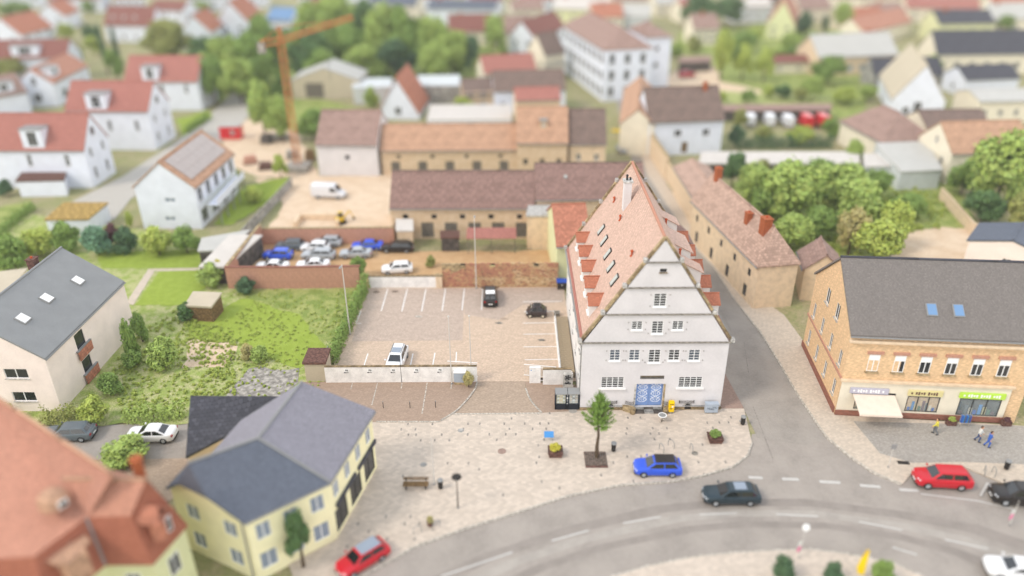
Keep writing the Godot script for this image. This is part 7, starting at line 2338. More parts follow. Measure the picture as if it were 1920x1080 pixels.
	var shrubs := [
		["lime green round shrub left of garden garage", Vector3(-67.03, 0, -98.95), 4.1, 2.88, "leaf_lime"],
		["dark shrub under the planted garage roof", Vector3(-63.96, 0, -100.36), 4.46, 2.3, "leaf_green"],
		["blue green ball shaped shrub in the garden row", Vector3(-58.79, 0, -98.85), 4.42, 2.2, "leaf_blue"],
		["purple leaved shrub in the garden row", Vector3(-57.69, 0, -101.76), 3.68, 1.39, "leaf_purple"],
		["deep green round shrub in the garden row", Vector3(-55, 0, -99.52), 4.11, 1.83, "leaf_deep"],
		["lime yellow weeping shrub before the solar house", Vector3(-50.11, 0, -98.74), 4.42, 2.42, "leaf_lime"],
		["olive green shrub at the right end of the garden row", Vector3(-46.43, 0, -99.42), 4.11, 2.13, "leaf_green"],
		["green shrub at left edge behind the grey roof", Vector3(-68.51, 0, -95.17), 4.95, 2.2, "leaf_green"],
		["small dark tree ball at left edge before the garage", Vector3(-85.94, 0, -123.08), 2.85, 1.45, "leaf_deep"],
		["light green shrub beside the brick wall corner", Vector3(-39.47, 0, -89.41), 3.1, 1.96, "leaf_light"],
		["bright yellow slim shrub at the brick wall corner", Vector3(-38.86, 0, -90.94), 2.97, 0.71, "leaf_yellow"],
		["dark trimmed column shrub beside pink house, back one", Vector3(-42.56, 0, -75.32), 3.92, 0.92, "leaf_green"],
		["trimmed column shrub beside pink house, front one", Vector3(-41.38, 0, -70.64), 5.77, 0.87, "leaf_green"],
		["dark round shrub before the garden shed", Vector3(-39.23, 0, -80.18), 2.48, 1.16, "leaf_dark"],
		["dark shrub at foot of the brick yard wall", Vector3(-34.34, 0, -87.26), 2.15, 1.37, "leaf_deep"],
		["olive bush in the middle of the flower beds", Vector3(-37.77, 0, -69.76), 3.91, 1.73, "leaf_light"],
		["low green bush beside the pink house path", Vector3(-41.13, 0, -69.79), 2.38, 1.16, "leaf_green"],
		["low green bush lower in the flower beds", Vector3(-41.29, 0, -64.86), 2.62, 1.31, "leaf_green"],
		["whitish flowering bush in the meadow", Vector3(-29.31, 0, -71.6), 1.93, 0.82, "leaf_straw"],
		["green bush right of the whitish flowering bush", Vector3(-27.82, 0, -70.94), 2.06, 1.05, "leaf_light"],
		["bright lime ball bush left of the parked cars", Vector3(-49.38, 0, -60.66), 2.04, 0.78, "leaf_lime"],
		["clipped lime green block bush behind the parked cars", Vector3(-40.62, 0, -60.25), 3.03, 1.56, "leaf_lime"],
		["spreading green bush on the tan yard before the parked cars", Vector3(-35.15, 0, -54.72), 2.2, 2.33, "leaf_light"],
		["bush overhanging the low end of the brick yard wall", Vector3(-20.66, 0, -91.36), 3.14, 1.28, "leaf_green"],
		["weeds on the pier at the end of the orange yard", Vector3(-11.29, 0, -94.49), 1.77, 0.73, "leaf_olive"],
		["small lime bush by the solar house corner", Vector3(-58.46, 0, -108.45), 2.8, 0.65, "leaf_lime"],
		["large round bush at the bottom edge, left one of the three", Vector3(19.88, 0, -40.72), 2.53, 0.88, "leaf_deep"],
		["round bush at the bottom edge beside the yellow flag, middle of the three", Vector3(23.42, 0, -40.31), 2.2, 0.87, "leaf_deep"],
		["yellow edged bush at the bottom edge right of the flag", Vector3(27.09, 0, -40.39), 2.2, 1.03, "leaf_green"],
		["dry yellowish green bush beside the metal cabinet at the drive", Vector3(-4.7, 0, -65.89), 1.98, 0.66, "leaf_straw"],
		["green bush in the yard at the foot of the barn", Vector3(-48.7, 0, -128.05), 2.64, 1.5, "leaf_green"],
		["bright lime shrub on the small lawn", Vector3(-42.63, 0, -118.97), 2.97, 1.76, "leaf_lime"],
	]
	for e in shrubs:
		bush("shrub", e[0], e[1], e[2], e[3], "bush", e[4])


# ---------------------------------------------------------------- cars

func cars() -> void:
	var hatch := {"l": 4.1, "w": 1.76, "h": 1.48, "belt": 0.96, "hood": 0.9, "wf": 1.05, "wr": -1.95, "tf": 0.35, "tr": -1.5, "r": 0.32}
	var suv := {"l": 4.5, "w": 1.86, "h": 1.66, "belt": 1.08, "hood": 1.03, "wf": 1.2, "wr": -2.15, "tf": 0.5, "tr": -1.75, "r": 0.36}
	var estate := {"l": 4.7, "w": 1.82, "h": 1.48, "belt": 0.96, "hood": 0.9, "wf": 1.15, "wr": -2.2, "tf": 0.4, "tr": -1.7, "r": 0.33}
	var saloon := {"l": 4.5, "w": 1.8, "h": 1.4, "belt": 0.94, "hood": 0.9, "wf": 1.1, "wr": -1.75, "tf": 0.3, "tr": -0.85, "r": 0.33, "boot": 1.0}
	var micro := {"l": 2.5, "w": 1.5, "h": 1.5, "belt": 0.92, "hood": 0.78, "wf": 0.98, "wr": -1.1, "tf": 0.42, "tr": -0.55, "r": 0.27, "rim": "rim_cream"}
	var mpv := {"l": 4.4, "w": 1.84, "h": 1.68, "belt": 1.05, "hood": 1.0, "wf": 1.35, "wr": -2.1, "tf": 0.6, "tr": -1.85, "r": 0.33}
	# car park
	var c := car("white suv with open sunroof panel standing behind the white wall", Vector3(-12.72, 0, -70.28), deg_to_rad(-94), "car_white", suv)
	var sp := Shape.new()
	sp.cbox(Vector3(-0.3, 1.665, 0), Vector3(1.0, 0.03, 0.95), 0.01)
	obj("sunroof", sp, M.glass_pale, c)
	for sd: float in [-1.0, 1.0]:
		var rr := Shape.new()
		rr.tube(Vector3(-1.6, 1.69, 0.56 * sd), Vector3(0.3, 1.69, 0.56 * sd), 0.025, 0.025, 6)
		obj("roof_rail", rr, M.rubber, c)
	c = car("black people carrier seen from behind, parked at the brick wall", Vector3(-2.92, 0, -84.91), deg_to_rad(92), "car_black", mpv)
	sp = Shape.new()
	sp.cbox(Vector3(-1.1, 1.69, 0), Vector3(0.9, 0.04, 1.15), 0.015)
	obj("roof_glass_or_sheen", sp, M.frame, c)  # white panel painted in for the sky reflected on the black rear roof
	c = car("tiny dark brown bubble car with cream wheels, parked facing left", Vector3(2.76, 0, -80.92), deg_to_rad(178), "car_brown", micro, "bubble_car")
	sp = Shape.new()
	sp.cbox(Vector3(-0.05, 1.5, 0), Vector3(0.72, 0.04, 0.8), 0.01)
	obj("folding_roof", sp, M.iron, c)
	for e in [[0.62, 1.3, 0.0, 0.12], [-0.75, 1.22, 0.4, 0.1]]:
		var tr := Shape.new()
		tr.obox(Transform3D(Basis(Vector3.BACK, -0.9 if e[0] > 0 else 0.9), Vector3(e[0], e[1], 0)), Vector3(0.04, 0.03, 0.9))
		obj("chrome_trim", tr, M.rim_cream, c)
	# road and square
	c = car("blue hatchback with black roof parked at the kerb of the square", Vector3(12.59, 0, -52.81), deg_to_rad(179), "car_bright", hatch)
	M.car_roofblack = M.car_black
	sp = Shape.new()
	sp.cbox(Vector3(-0.6, 1.49, 0), Vector3(1.75, 0.03, 1.15), 0.01)
	obj("roof_panel", sp, M.car_black, c)
	c = car("dark green hatchback with yellow door mark driving round the bend", Vector3(18.22, 0, -49.3), deg_to_rad(180), "car_navy", estate, "moving_car")
	sp = Shape.new()
	sp.cbox(Vector3(0.2, 0.72, 0.915), Vector3(0.42, 0.36, 0.02), 0.008)
	obj("door_mark", sp, M.flag, c)
	sp = Shape.new()
	sp.cbox(Vector3(-0.65, 1.485, 0), Vector3(1.0, 0.03, 0.9), 0.01)
	obj("roof_glass_or_sheen", sp, M.glass_pale, c)
	var red := car("bright red suv in the parking bay on the right side", Vector3(36.83, 0, -51.14), deg_to_rad(175), "car_red", suv)
	var dark := paint_copy(red, "dark car half cut by the right edge behind pink banner", Vector3(42.33, 0, -49.01), deg_to_rad(172), "car_black")
	var wh := car("white saloon cut by the right edge at the bottom", Vector3(37.61, 0, -41.13), deg_to_rad(168), "car_white", saloon)
	c = car("red hatchback with dark glass roof beside the yellow house", Vector3(-11.7, 0, -42.53), deg_to_rad(222), "car_red", hatch)
	sp = Shape.new()
	sp.cbox(Vector3(-0.6, 1.49, 0), Vector3(1.7, 0.03, 1.1), 0.01)
	obj("roof_glass_or_sheen", sp, M.glass_pale, c)
	var gr := car("grey estate car parked on the left lane before the pale hedge", Vector3(-42.05, 0, -57.97), deg_to_rad(184), "car_grey", estate)
	paint_copy(wh, "white coupe parked on the left lane right of the grey estate", Vector3(-34.13, 0, -57.76), deg_to_rad(181), "car_white")
	# yard behind the brick wall
	var hb := car("blue hatchback in the brick yard, front left of the group", Vector3(-32.97, 0, -97.48), deg_to_rad(176), "car_bright", hatch, "parked_car", "cars stored in the brick yard")
	for e in [["white car at the front left against the brick yard wall", Vector3(-32.69, 0, -93.75), 178, "car_white", wh], ["white car at front middle against the brick yard wall", Vector3(-27.28, 0, -94.18), 184, "car_white", wh], ["silver car behind the white front middle car in the yard", Vector3(-27.27, 0, -97.41), 178, "car_silver", gr], ["white car in the middle row of the yard behind the silver one", Vector3(-28.28, 0, -99.92), 175, "car_white", hb], ["silver hatchback in the back row of the yard", Vector3(-26.91, 0, -101.74), 180, "car_silver", hb], ["dark car between blue car and middle row of the yard", Vector3(-32.07, 0, -100.69), 178, "car_grey", hb], ["silver white saloon at the right of the yard cars", Vector3(-22.11, 0, -97.87), 183, "car_silver", wh], ["blue saloon behind the silver white saloon in the yard", Vector3(-20.88, 0, -100.37), 183, "car_bright", wh], ["dark grey car right of the yard cars before the crumbling shed", Vector3(-16.58, 0, -99.77), 180, "car_black", gr]]:
		paint_copy(e[4], e[0], e[1], deg_to_rad(e[2]), e[3], "cars stored in the brick yard")
	paint_copy(hb, "white car with open boot behind the concrete wall", Vector3(-15.68, 0, -92.9), deg_to_rad(188), "car_white")
	# far
	paint_copy(red, "small red car before the dark carport, upper right", Vector3(47.36, 0, -211.43), deg_to_rad(20), "car_red")
	paint_copy(hb, "silver car far up the side street", Vector3(21.21, 0, -145.51), deg_to_rad(95), "car_silver")
	paint_copy(hb, "silver car parked in drive among top left houses", Vector3(-166.03, 0, -308.48), deg_to_rad(30), "car_silver")
	van("white panel van on the sandy yard", Vector3(-30.78, 0, -121.25), deg_to_rad(-6), "van_white")
	van("white panel van, left one of the row beside the red trucks", Vector3(51.49, 0, -164.73), deg_to_rad(80), "van_white", 5.2, 2.3)
	van("white panel van, middle one of the row beside the red trucks", Vector3(55.53, 0, -164.65), deg_to_rad(84), "van_white", 5.2, 2.3)
	van("white panel van next to the red trucks", Vector3(59.18, 0, -163.73), deg_to_rad(88), "van_white", 5.2, 2.3)
	van("bright red panel van, left one of two", Vector3(62.8, 0, -162.82), deg_to_rad(90), "truck_red", 5.6, 2.7)
	van("bright red panel van, right one of two", Vector3(66.22, 0, -162.75), deg_to_rad(92), "truck_red", 5.6, 2.7)
	# small digger beside the pit
	var dg := thing("digger", "small yellow digger beside the sand pit", "digger", Vector3(-26.62, 0, -110.12), 0.4)
	for sd: float in [-1.0, 1.0]:
		var s := Shape.new()
		s.cbox(Vector3(0, 0.3, 0.7 * sd), Vector3(2.2, 0.6, 0.4), 0.15)
		obj("track", s, M.rubber, dg)
	dg.scale = Vector3.ONE * 0.7
	var s := Shape.new()
	s.cbox(Vector3(-0.3, 1.0, 0), Vector3(1.7, 0.8, 1.5), 0.12)
	obj("body", s, M.digger, dg)
	s = Shape.new()
	s.cbox(Vector3(0.0, 1.9, -0.3), Vector3(1.0, 1.1, 0.8), 0.08)
	obj("cab", s, M.carglass, dg)
	s = Shape.new()
	s.cbox(Vector3(0.0, 2.48, -0.3), Vector3(1.1, 0.1, 0.9), 0.03)
	obj("cab_roof", s, M.digger, dg)
	s = Shape.new()
	s.obox(Transform3D(Basis(Vector3.BACK, 0.8), Vector3(1.2, 1.9, 0.3)), Vector3(2.2, 0.25, 0.22))
	s.obox(Transform3D(Basis(Vector3.BACK, -1.1), Vector3(2.4, 1.9, 0.3)), Vector3(1.9, 0.2, 0.2))
	obj("arm", s, M.digger, dg)
	s = Shape.new()
	s.cbox(Vector3(2.8, 0.8, 0.3), Vector3(0.5, 0.5, 0.6), 0.1)
	obj("bucket", s, M.iron, dg)


# ---------------------------------------------------------------- street furniture and small things

func pole(called: String, label: String, cat: String, at: Vector3, h: float, r := 0.06, m := "pole", group := "") -> Node3D:
	var o := thing(called, label, cat, at, 0.0, group)
	var s := Shape.new()
	s.tube(Vector3.ZERO, Vector3(0, h, 0), r, r * 0.6, 10)
	obj("shaft", s, M[m], o)
	s = Shape.new()
	s.lathe([Vector2(r * 1.5, -0.02), Vector2(r * 1.5, 0.12), Vector2(r, 0.16)], Vector3.ZERO, 10)
	obj("base", s, M.zinc, o)
	return o


func furniture() -> void:
	# flagpoles and lamps
	for e in [["white flagpole left of the metal cabinet at the drive", Vector3(-6.51, 0, -66.48), 8.1], ["white flagpole beside the dry bush at the drive", Vector3(-4.49, 0, -67.25), 7.7]]:
		var o := pole("flagpole", e[0], "flagpole", e[1], e[2], 0.07, "pole", "flagpoles at the drive")
		var s := Shape.new()
		s.lathe([Vector2(0.001, -0.1), Vector2(0.1, -0.05), Vector2(0.12, 0.02), Vector2(0.07, 0.1), Vector2(0.001, 0.13)], Vector3(0, e[2], 0), 10)
		obj("knob", s, M.pole, o)
	pole("thin_post", "thin dark post before the middle of the white wall", "post", Vector3(-11.78, 0, -66.87), 2.6, 0.04, "iron")
	for e in [["tall pale lamp post at the brick wall of the car park", Vector3(-4.82, 0, -87.97), 9.5, 1.2], ["tall pale lamp post at left hedge of the car park", Vector3(-19.02, 0, -76.63), 9.0, -1.2], ["tall grey lamp post on the square beside the bench", Vector3(-6.99, 0, -51.29), 5.0, 0.0]]:
		var o := pole("lamp_post", e[0], "lamp post", e[1], e[2], 0.08)
		if e[3] != 0.0:
			var s := Shape.new()
			s.tube(Vector3(0, e[2] - 0.1, 0), Vector3(0, e[2] + 0.1, -e[3] * 0.6), 0.04, 0.03, 6)
			obj("arm", s, M.pole, o)
			s = Shape.new()
			s.cbox(Vector3(0, e[2] + 0.1, -e[3] * 0.8), Vector3(0.22, 0.1, 0.6), 0.03)
			obj("lamp_head", s, M.zinc, o)
	var lo := pole("lantern", "short lamp with flat dark hood on the square", "lamp", Vector3(-4.73, 0, -48.37), 3.4, 0.06, "iron")
	var s := Shape.new()
	s.lathe([Vector2(0.42, 0.0), Vector2(0.4, 0.08), Vector2(0.12, 0.3), Vector2(0.001, 0.34)], Vector3(0, 3.35, 0), 14)
	obj("hood", s, M.iron, lo)
	s = Shape.new()
	s.lathe([Vector2(0.1, -0.3), Vector2(0.16, 0.0)], Vector3(0, 3.33, 0), 12)
	obj("lamp_glass", s, M.glass_pale, lo)
	# things at the drive
	var o := thing("metal_cabinet", "pale grey metal cabinet on yellowish base before white wall at the drive", "cabinet", Vector3(-5.63, 0, -66.57), -0.02)
	s = Shape.new()
	s.cbox(Vector3(0, 0.15, 0), Vector3(1.15, 0.32, 0.5), 0.02)
	obj("base", s, M.sandstone, o)
	s = Shape.new()
	s.cbox(Vector3(0, 0.88, 0), Vector3(1.2, 1.15, 0.5), 0.03)
	obj("housing", s, M.cabinet, o)
	s = Shape.new()
	s.cbox(Vector3(0, 1.5, 0), Vector3(1.3, 0.08, 0.62), 0.02)
	obj("lid", s, M.frame, o)
	s = Shape.new()
	s.box(Vector3(0.2, 0.85, 0.26), Vector3(0.06, 0.05, 0.03))
	obj("lock", s, M.ink, o)
	o = thing("air_conditioner", "white air conditioning unit with two round fans against the hall corner", "air conditioner", Vector3(5.55, 0, -65.7), 0.0)
	s = Shape.new()
	s.cbox(Vector3(0, 0.95, 0), Vector3(1.0, 1.7, 0.42), 0.03)
	obj("housing", s, M.stone_light, o)
	for y: float in [0.6, 1.4]:
		s = Shape.new()
		s.lathe([Vector2(0.33, 0.0), Vector2(0.35, 0.03), Vector2(0.3, 0.05), Vector2(0.08, 0.04), Vector2(0.001, 0.05)], Vector3.ZERO, 18)
		var f := obj("fan_grille", s, M.zinc, o)
		f.transform = Transform3D(Basis(Vector3.RIGHT, PI / 2), Vector3(-0.05, y + 0.03, 0.2))
		for k in 5:
			var b := Shape.new()
			b.box(Vector3(0.18, 0.05, 0), Vector3(0.28, 0.015, 0.11), 0.3)
			var bl := obj("blade", b, M.iron, f)
			bl.rotation.y = TAU * k / 5
	o = thing("vent_box", "small beige louvred unit below the air conditioner", "vent box", Vector3(5.6, 0, -64.9))
	s = Shape.new()
	s.cbox(Vector3(0, 0.42, 0), Vector3(0.9, 0.8, 0.5), 0.03)
	obj("housing", s, M.walkgrey, o)
	for k in 4:
		for m in 4:
			var b := Shape.new()
			b.box(Vector3(-0.3 + k * 0.2, 0.2 + m * 0.15, 0.26), Vector3(0.14, 0.09, 0.02))
			obj("louvre", b, M.binbody, o)
	# display case with two bays
	o = thing("display_case", "dark framed double notice case with grey flat roofs beside the hall", "notice case", Vector3(5.3, 0, -62.0))
	for k in 2:
		var x := -0.66 + k * 1.24
		s = Shape.new()
		s.cbox(Vector3(x, 2.02, -0.25), Vector3(1.2, 0.09, 1.1), 0.02)
		obj("roof", s, M.zinc, o)
		s = Shape.new()
		s.box(Vector3(x, 1.25, -0.14), Vector3(0.86, 1.2, 0.04))
		var bd := obj("board", s, M.sand_sign if k == 0 else M.stone_light, o)
		for m in 5:
			for n in 3:
				var b := Shape.new()
				b.box(Vector3(x - 0.28 + n * 0.28, 0.8 + m * 0.22, -0.112), Vector3(0.22, 0.15, 0.012))
				obj("notice", b, M[["plate", "awning", "stone_light", "ochre"][(m * 2 + n + k) % 4]], bd)
		for sx: float in [-0.56, 0.5]:
			s = Shape.new()
			s.box(Vector3(x + sx, 1.0, 0.0), Vector3(0.12, 1.96, 0.1))
			obj("post", s, M.ink, o)
		s = Shape.new()
		s.box(Vector3(x - 0.03, 1.27, -0.03), Vector3(0.94, 1.2, 0.015))
		obj("pane", s, glass_pane(), o)
	s = Shape.new()
	s.box(Vector3(-0.04, 0.3, -0.02), Vector3(2.44, 0.6, 0.14))
	obj("plinth", s, M.ink, o)
	s = Shape.new()
	s.box(Vector3(-0.04, 1.0, -0.75), Vector3(2.44, 1.9, 0.06))
	obj("back_panel", s, M.ink, o)
	s = Shape.new()
	s.box(Vector3(-0.06, 1.24, 0.02), Vector3(0.3, 1.3, 0.08))
	var md := obj("middle_panel", s, M.ink, o)
	for e in [[1.74, 0.14, 0.03], [1.74, 0.03, 0.12], [1.5, 0.1, 0.09], [1.38, 0.14, 0.05], [1.3, 0.08, 0.09], [1.08, 0.03, 0.12], [1.1, 0.08, 0.03], [0.76, 0.07, 0.07]]:
		s = Shape.new()
		s.box(Vector3(-0.06, e[0], 0.066), Vector3(e[1], e[2], 0.012))
		obj("mark", s, M.frame, md)
	# bins and boxes at the facade
	o = thing("post_box", "yellow post box on a pillar at the hall front", "post box", Vector3(15.42, 0, -61.44), 0.0)
	s = Shape.new()
	s.cbox(Vector3(0, 0.1, 0), Vector3(0.46, 0.2, 0.4), 0.02)
	obj("foot", s, M.band, o)
	s = Shape.new()
	s.cbox(Vector3(0, 0.76, 0), Vector3(0.56, 1.14, 0.42), 0.06)
	obj("box", s, M.yellow_box, o)
	s = Shape.new()
	s.box(Vector3(0, 1.1, 0.215), Vector3(0.4, 0.05, 0.02))
	obj("letter_slot", s, M.ink, o)
	s = Shape.new()
	s.box(Vector3(0.08, 0.82, 0.215), Vector3(0.18, 0.18, 0.012))
	obj("label", s, M.plate, o)
	s = Shape.new()
	s.lathe([Vector2(0.09, 0), Vector2(0.07, 0.02), Vector2(0.05, 0.0)], Vector3.ZERO, 14)
	s.box(Vector3(0.11, 0.01, 0.02), Vector3(0.14, 0.02, 0.03), 0.6)
	var horn := obj("horn_emblem", s, M.ink, o)
	horn.transform = Transform3D(Basis(Vector3.RIGHT, PI / 2), Vector3(-0.1, 0.6, 0.212))
	o = thing("power_cabinet", "pale blue grey power cabinet with scrawled dark graffiti at the hall corner", "cabinet", Vector3(19.36, 0, -61.41))
	s = Shape.new()
	s.cbox(Vector3(0, 0.06, 0), Vector3(1.22, 0.14, 0.42), 0.02)
	obj("base", s, M.band, o)
	s = Shape.new()
	s.cbox(Vector3(0, 0.6, 0), Vector3(1.26, 0.96, 0.44), 0.03)
	var cab := obj("housing", s, M.cabinet_light, o)
	cab.material_override = M.cabinet
	s = Shape.new()
	s.cbox(Vector3(0, 1.11, 0), Vector3(1.34, 0.08, 0.52), 0.02)
	obj("lid", s, M.cabinet, o)
	for e in [["YRAN", -0.13, 0.56, 0.3, -0.2], ["YNO", 0.27, 0.72, 0.24, -0.12]]:
		var t := TextMesh.new()
		t.text = e[0]
		t.font_size = 24
		t.pixel_size = e[3] / 24.0
		t.depth = 0.008
		var f := SystemFont.new()
		f.font_names = PackedStringArray(["Droid Sans"])
		t.font = f
		var g := obj("graffiti", t, M.ink, cab, Vector3(e[1], e[2], 0.226))
		g.rotation.z = e[4]
		g.scale = Vector3(1.0, 1.0, 1.0)
	o = thing("wheeled_bin", "dark wheeled container with bright blue lid beside the brick wall", "bin", Vector3(6.2, 0, -87.85), 0.0)
	s = Shape.new()
	s.loft([[Vector3(0.56, 0.2, -0.4), Vector3(0.56, 0.2, 0.4), Vector3(-0.56, 0.2, 0.4), Vector3(-0.56, 0.2, -0.4)], [Vector3(0.64, 1.1, -0.5), Vector3(0.64, 1.1, 0.5), Vector3(-0.64, 1.1, 0.5), Vector3(-0.64, 1.1, -0.5)]])
	obj("body", s, M.binbody, o)
	s = Shape.new()
	s.cbox(Vector3(0, 1.16, 0), Vector3(1.36, 0.16, 1.08), 0.06)
	obj("lid", s, M.bluelid, o)
	s = Shape.new()
	s.box(Vector3(0, 0.75, 0.475), Vector3(0.14, 0.12, 0.02))
	obj("label", s, M.plate, o)
	for x: float in [-0.5, 0.5]:
		s = Shape.new()
		s.tube(Vector3(x - 0.04, 0.1, 0.36), Vector3(x + 0.04, 0.1, 0.36), 0.1, 0.1, 10)
		obj("wheel", s, M.rubber, o)
	o = thing("bistro_table", "round white standing table with wire top before the hall door", "table", Vector3(14.3, 0, -60))
	s = Shape.new()
	s.lathe([Vector2(0.34, 0.0), Vector2(0.42, 0.0), Vector2(0.42, 0.05), Vector2(0.34, 0.05), Vector2(0.34, 0.0)], Vector3(0, 0.72, 0), 20)
	obj("rim", s, M.frame, o)
	s = Shape.new()
	s.lathe([Vector2(0.34, 0.0), Vector2(0.001, 0.0)], Vector3(0, 0.745, 0), 18)
	s.box(Vector3(0, 0.75, 0), Vector3(0.66, 0.015, 0.04)); s.box(Vector3(0, 0.752, 0), Vector3(0.04, 0.015, 0.66))
	obj("top", s, M.zinc, o)
	s = Shape.new()
	s.tube(Vector3(0, 0.0, 0), Vector3(0, 0.73, 0), 0.035, 0.03, 8)
	for k in 3:
		s.tube(Vector3(0, 0.18, 0), Vector3(cos(TAU * k / 3) * 0.26, 0.01, sin(TAU * k / 3) * 0.26), 0.02, 0.02, 6)
	obj("leg", s, M.iron, o)
	o = thing("wooden_crate", "pale wooden frame box leaning at ramp wall of the car park", "crate", Vector3(5.21, 0, -80.77))
	for e in [[0, 0.25, 0, 0.7, 0.5, 0.6]]:
		s = Shape.new()
		s.cbox(Vector3(0, 0.25, 0), Vector3(0.66, 0.5, 0.56), 0.02)
		obj("body", s, M.wood_grey, o)
	for e in [[-0.32, 0.0, 0.06, 0.66], [0.32, 0.0, 0.06, 0.66], [0.0, -0.3, 0.7, 0.06], [0.0, 0.3, 0.7, 0.06]]:
		s = Shape.new()
		s.box(Vector3(e[0], 0.52, e[1]), Vector3(e[2], 0.05, e[3]))
		obj("frame_bar", s, M.stone_light, o)
	# bollards before the bays
	for e in [["left", Vector3(-13.04, 0, -62.36)], ["middle", Vector3(-10.37, 0, -62.34)], ["right", Vector3(-7.83, 0, -62.41)]]:
		o = thing("bollard", "thin dark bollard in the front bays, %s one of three" % e[0], "bollard", e[1], 0.0, "dark bollards in the front bays")
		s = Shape.new()
		s.tube(Vector3.ZERO, Vector3(0, 0.75, 0), 0.035, 0.035, 8)
		obj("post", s, M.iron, o)
		s = Shape.new()
		s.lathe([Vector2(0.05, 0.0), Vector2(0.05, 0.05), Vector2(0.001, 0.09)], Vector3(0, 0.74, 0), 8)
		obj("cap", s, M.zinc, o)
	# square: tree grate, planters, bench, sign, bins, cycle stands
	o = thing("tree_bed", "square brown tree bed with two grey grates round the street tree", "tree bed", Vector3(7.35, 0, -54.42))
	s = Shape.new()
	s.cbox(Vector3(0, 0.02, 0), Vector3(2.0, 0.07, 2.2), 0.02)
	obj("frame", s, M.plum, o)
	for k in 10:
		s = Shape.new()
		s.box(Vector3(-0.88 + k * 0.195, 0.065, -0.1), Vector3(0.11, 0.03, 1.9))
		obj("grate_bar", s, M.wood_grey, o)
	for e in [["planter tub with yellow green plants left of the tree bed", Vector3(3.73, 0, -55.18), "leaf_yellow"], ["planter tub with green plants at the right rim of the square", Vector3(18.73, 0, -57.06), "leaf_green"]]:
		o = thing("planter", e[0], "planter", e[1], 0.0, "planter tubs on the square")
		s = Shape.new()
		s.loft([[Vector3(0.55, 0, -0.5), Vector3(0.55, 0, 0.5), Vector3(-0.55, 0, 0.5), Vector3(-0.55, 0, -0.5)], [Vector3(0.68, 0.55, -0.62), Vector3(0.68, 0.55, 0.62), Vector3(-0.68, 0.55, 0.62), Vector3(-0.68, 0.55, -0.62)]])
		s.box(Vector3(0, 0.5, 0), Vector3(1.28, 0.06, 1.16))
		obj("tub", s, M.plum, o)
		var pl := obj("plants", cache.bush0, M[e[2]], o, Vector3(0, 0.85, 0))
		pl.scale = Vector3(0.62, 0.45, 0.58)
	o = thing("bench", "brown wooden bench on the square near yellow house", "bench", Vector3(-8.52, 0, -50.84))
	for k in 4:
		s = Shape.new()
		s.cbox(Vector3(0, 0.46, -0.24 + k * 0.16), Vector3(2.2, 0.05, 0.13), 0.015)
		obj("seat_slat", s, M.wood, o)
	for k in 2:
		s = Shape.new()
		s.cbox(Vector3(0, 0.66 + k * 0.17, -0.36 - k * 0.03), Vector3(2.2, 0.12, 0.04), 0.012)
		obj("back_slat", s, M.wood, o)
	for sx: float in [-0.85, 0.85]:
		s = Shape.new()
		s.box(Vector3(sx, 0.22, -0.02), Vector3(0.08, 0.44, 0.5))
		s.box(Vector3(sx, 0.62, -0.33), Vector3(0.08, 0.5, 0.05))
		obj("leg", s, M.iron, o)
	o = thing("blue_board", "low blue information board on the square", "sign", Vector3(3.23, 0, -57.17))
	for sx: float in [-0.35, 0.35]:
		s = Shape.new()
		s.tube(Vector3(sx, 0, 0), Vector3(sx, 0.7, 0), 0.03, 0.03, 6)
		obj("post", s, M.steel, o)
	s = Shape.new()
	s.obox(Transform3D(Basis(Vector3.RIGHT, -0.9), Vector3(0, 0.72, 0)), Vector3(0.9, 0.6, 0.05))
	obj("panel", s, M.bluesign, o)
	for e in [["dark litter bin beside the grey lamp post on the square", Vector3(-6.39, 0, -50.76)], ["dark litter bin right of the tree bed", Vector3(9.09, 0, -55.59)], ["small dark bin at the corner kerb of the square", Vector3(21.96, 0, -59.44)], ["dark litter bin beside cycle stands on the right pavement", Vector3(43.54, 0, -52.88)]]:
		o = thing("litter_bin", e[0], "bin", e[1])
		s = Shape.new()
		s.lathe([Vector2(0.2, 0.1), Vector2(0.24, 0.85), Vector2(0.24, 0.9)], Vector3.ZERO, 12)
		s.tube(Vector3(0, 0, 0), Vector3(0, 0.12, 0), 0.08, 0.08, 8)
		obj("body", s, M.iron, o)
		s = Shape.new()
		s.lathe([Vector2(0.27, 0.9), Vector2(0.26, 0.98), Vector2(0.1, 1.06), Vector2(0.001, 1.07)], Vector3.ZERO, 12)
		obj("hood", s, M.zinc, o)
	var spots := [Vector2(-7.81, -45.58), Vector2(-6.36, -46.15), Vector2(41.31, -52.34), Vector2(42.03, -52.19), Vector2(16.22, -55.54), Vector2(13.49, -55.56), Vector2(14.48, -56.16)]
	var which := ["left one by the road below the bench", "right one by the road below the bench", "left one behind the red suv", "right one behind the red suv", "right one behind the blue car", "left one behind the blue car", "middle one behind the blue car"]
	for k in spots.size():
		o = thing("cycle_stand", "bent steel cycle stand, " + which[k], "cycle stand", Vector3(spots[k].x, 0, spots[k].y), 0.5 + 0.3 * k, "steel cycle stands")
		s = Shape.new()
		var pts := [Vector3(-0.35, 0, 0)]
		for i in 7:
			var gg := PI * i / 6.0
			pts.append(Vector3(-0.35 * cos(gg), 0.55 + 0.25 * sin(gg), 0))
		pts.append(Vector3(0.35, 0, 0))
		s.path(pts, 0.03, 6)
		obj("hoop", s, M.zinc, o)
	o = thing("planted_pot", "small pot of dry plants at the roadside below the bench", "plant pot", Vector3(-6.86, 0, -46.45))
	s = Shape.new()
	s.lathe([Vector2(0.001, 0), Vector2(0.22, 0), Vector2(0.3, 0.4), Vector2(0.26, 0.42), Vector2(0.001, 0.36)], Vector3.ZERO, 12)
	obj("pot", s, M.plum, o)
	var pp := obj("plants", cache.bush1, M.leaf_straw, o, Vector3(0, 0.65, 0))
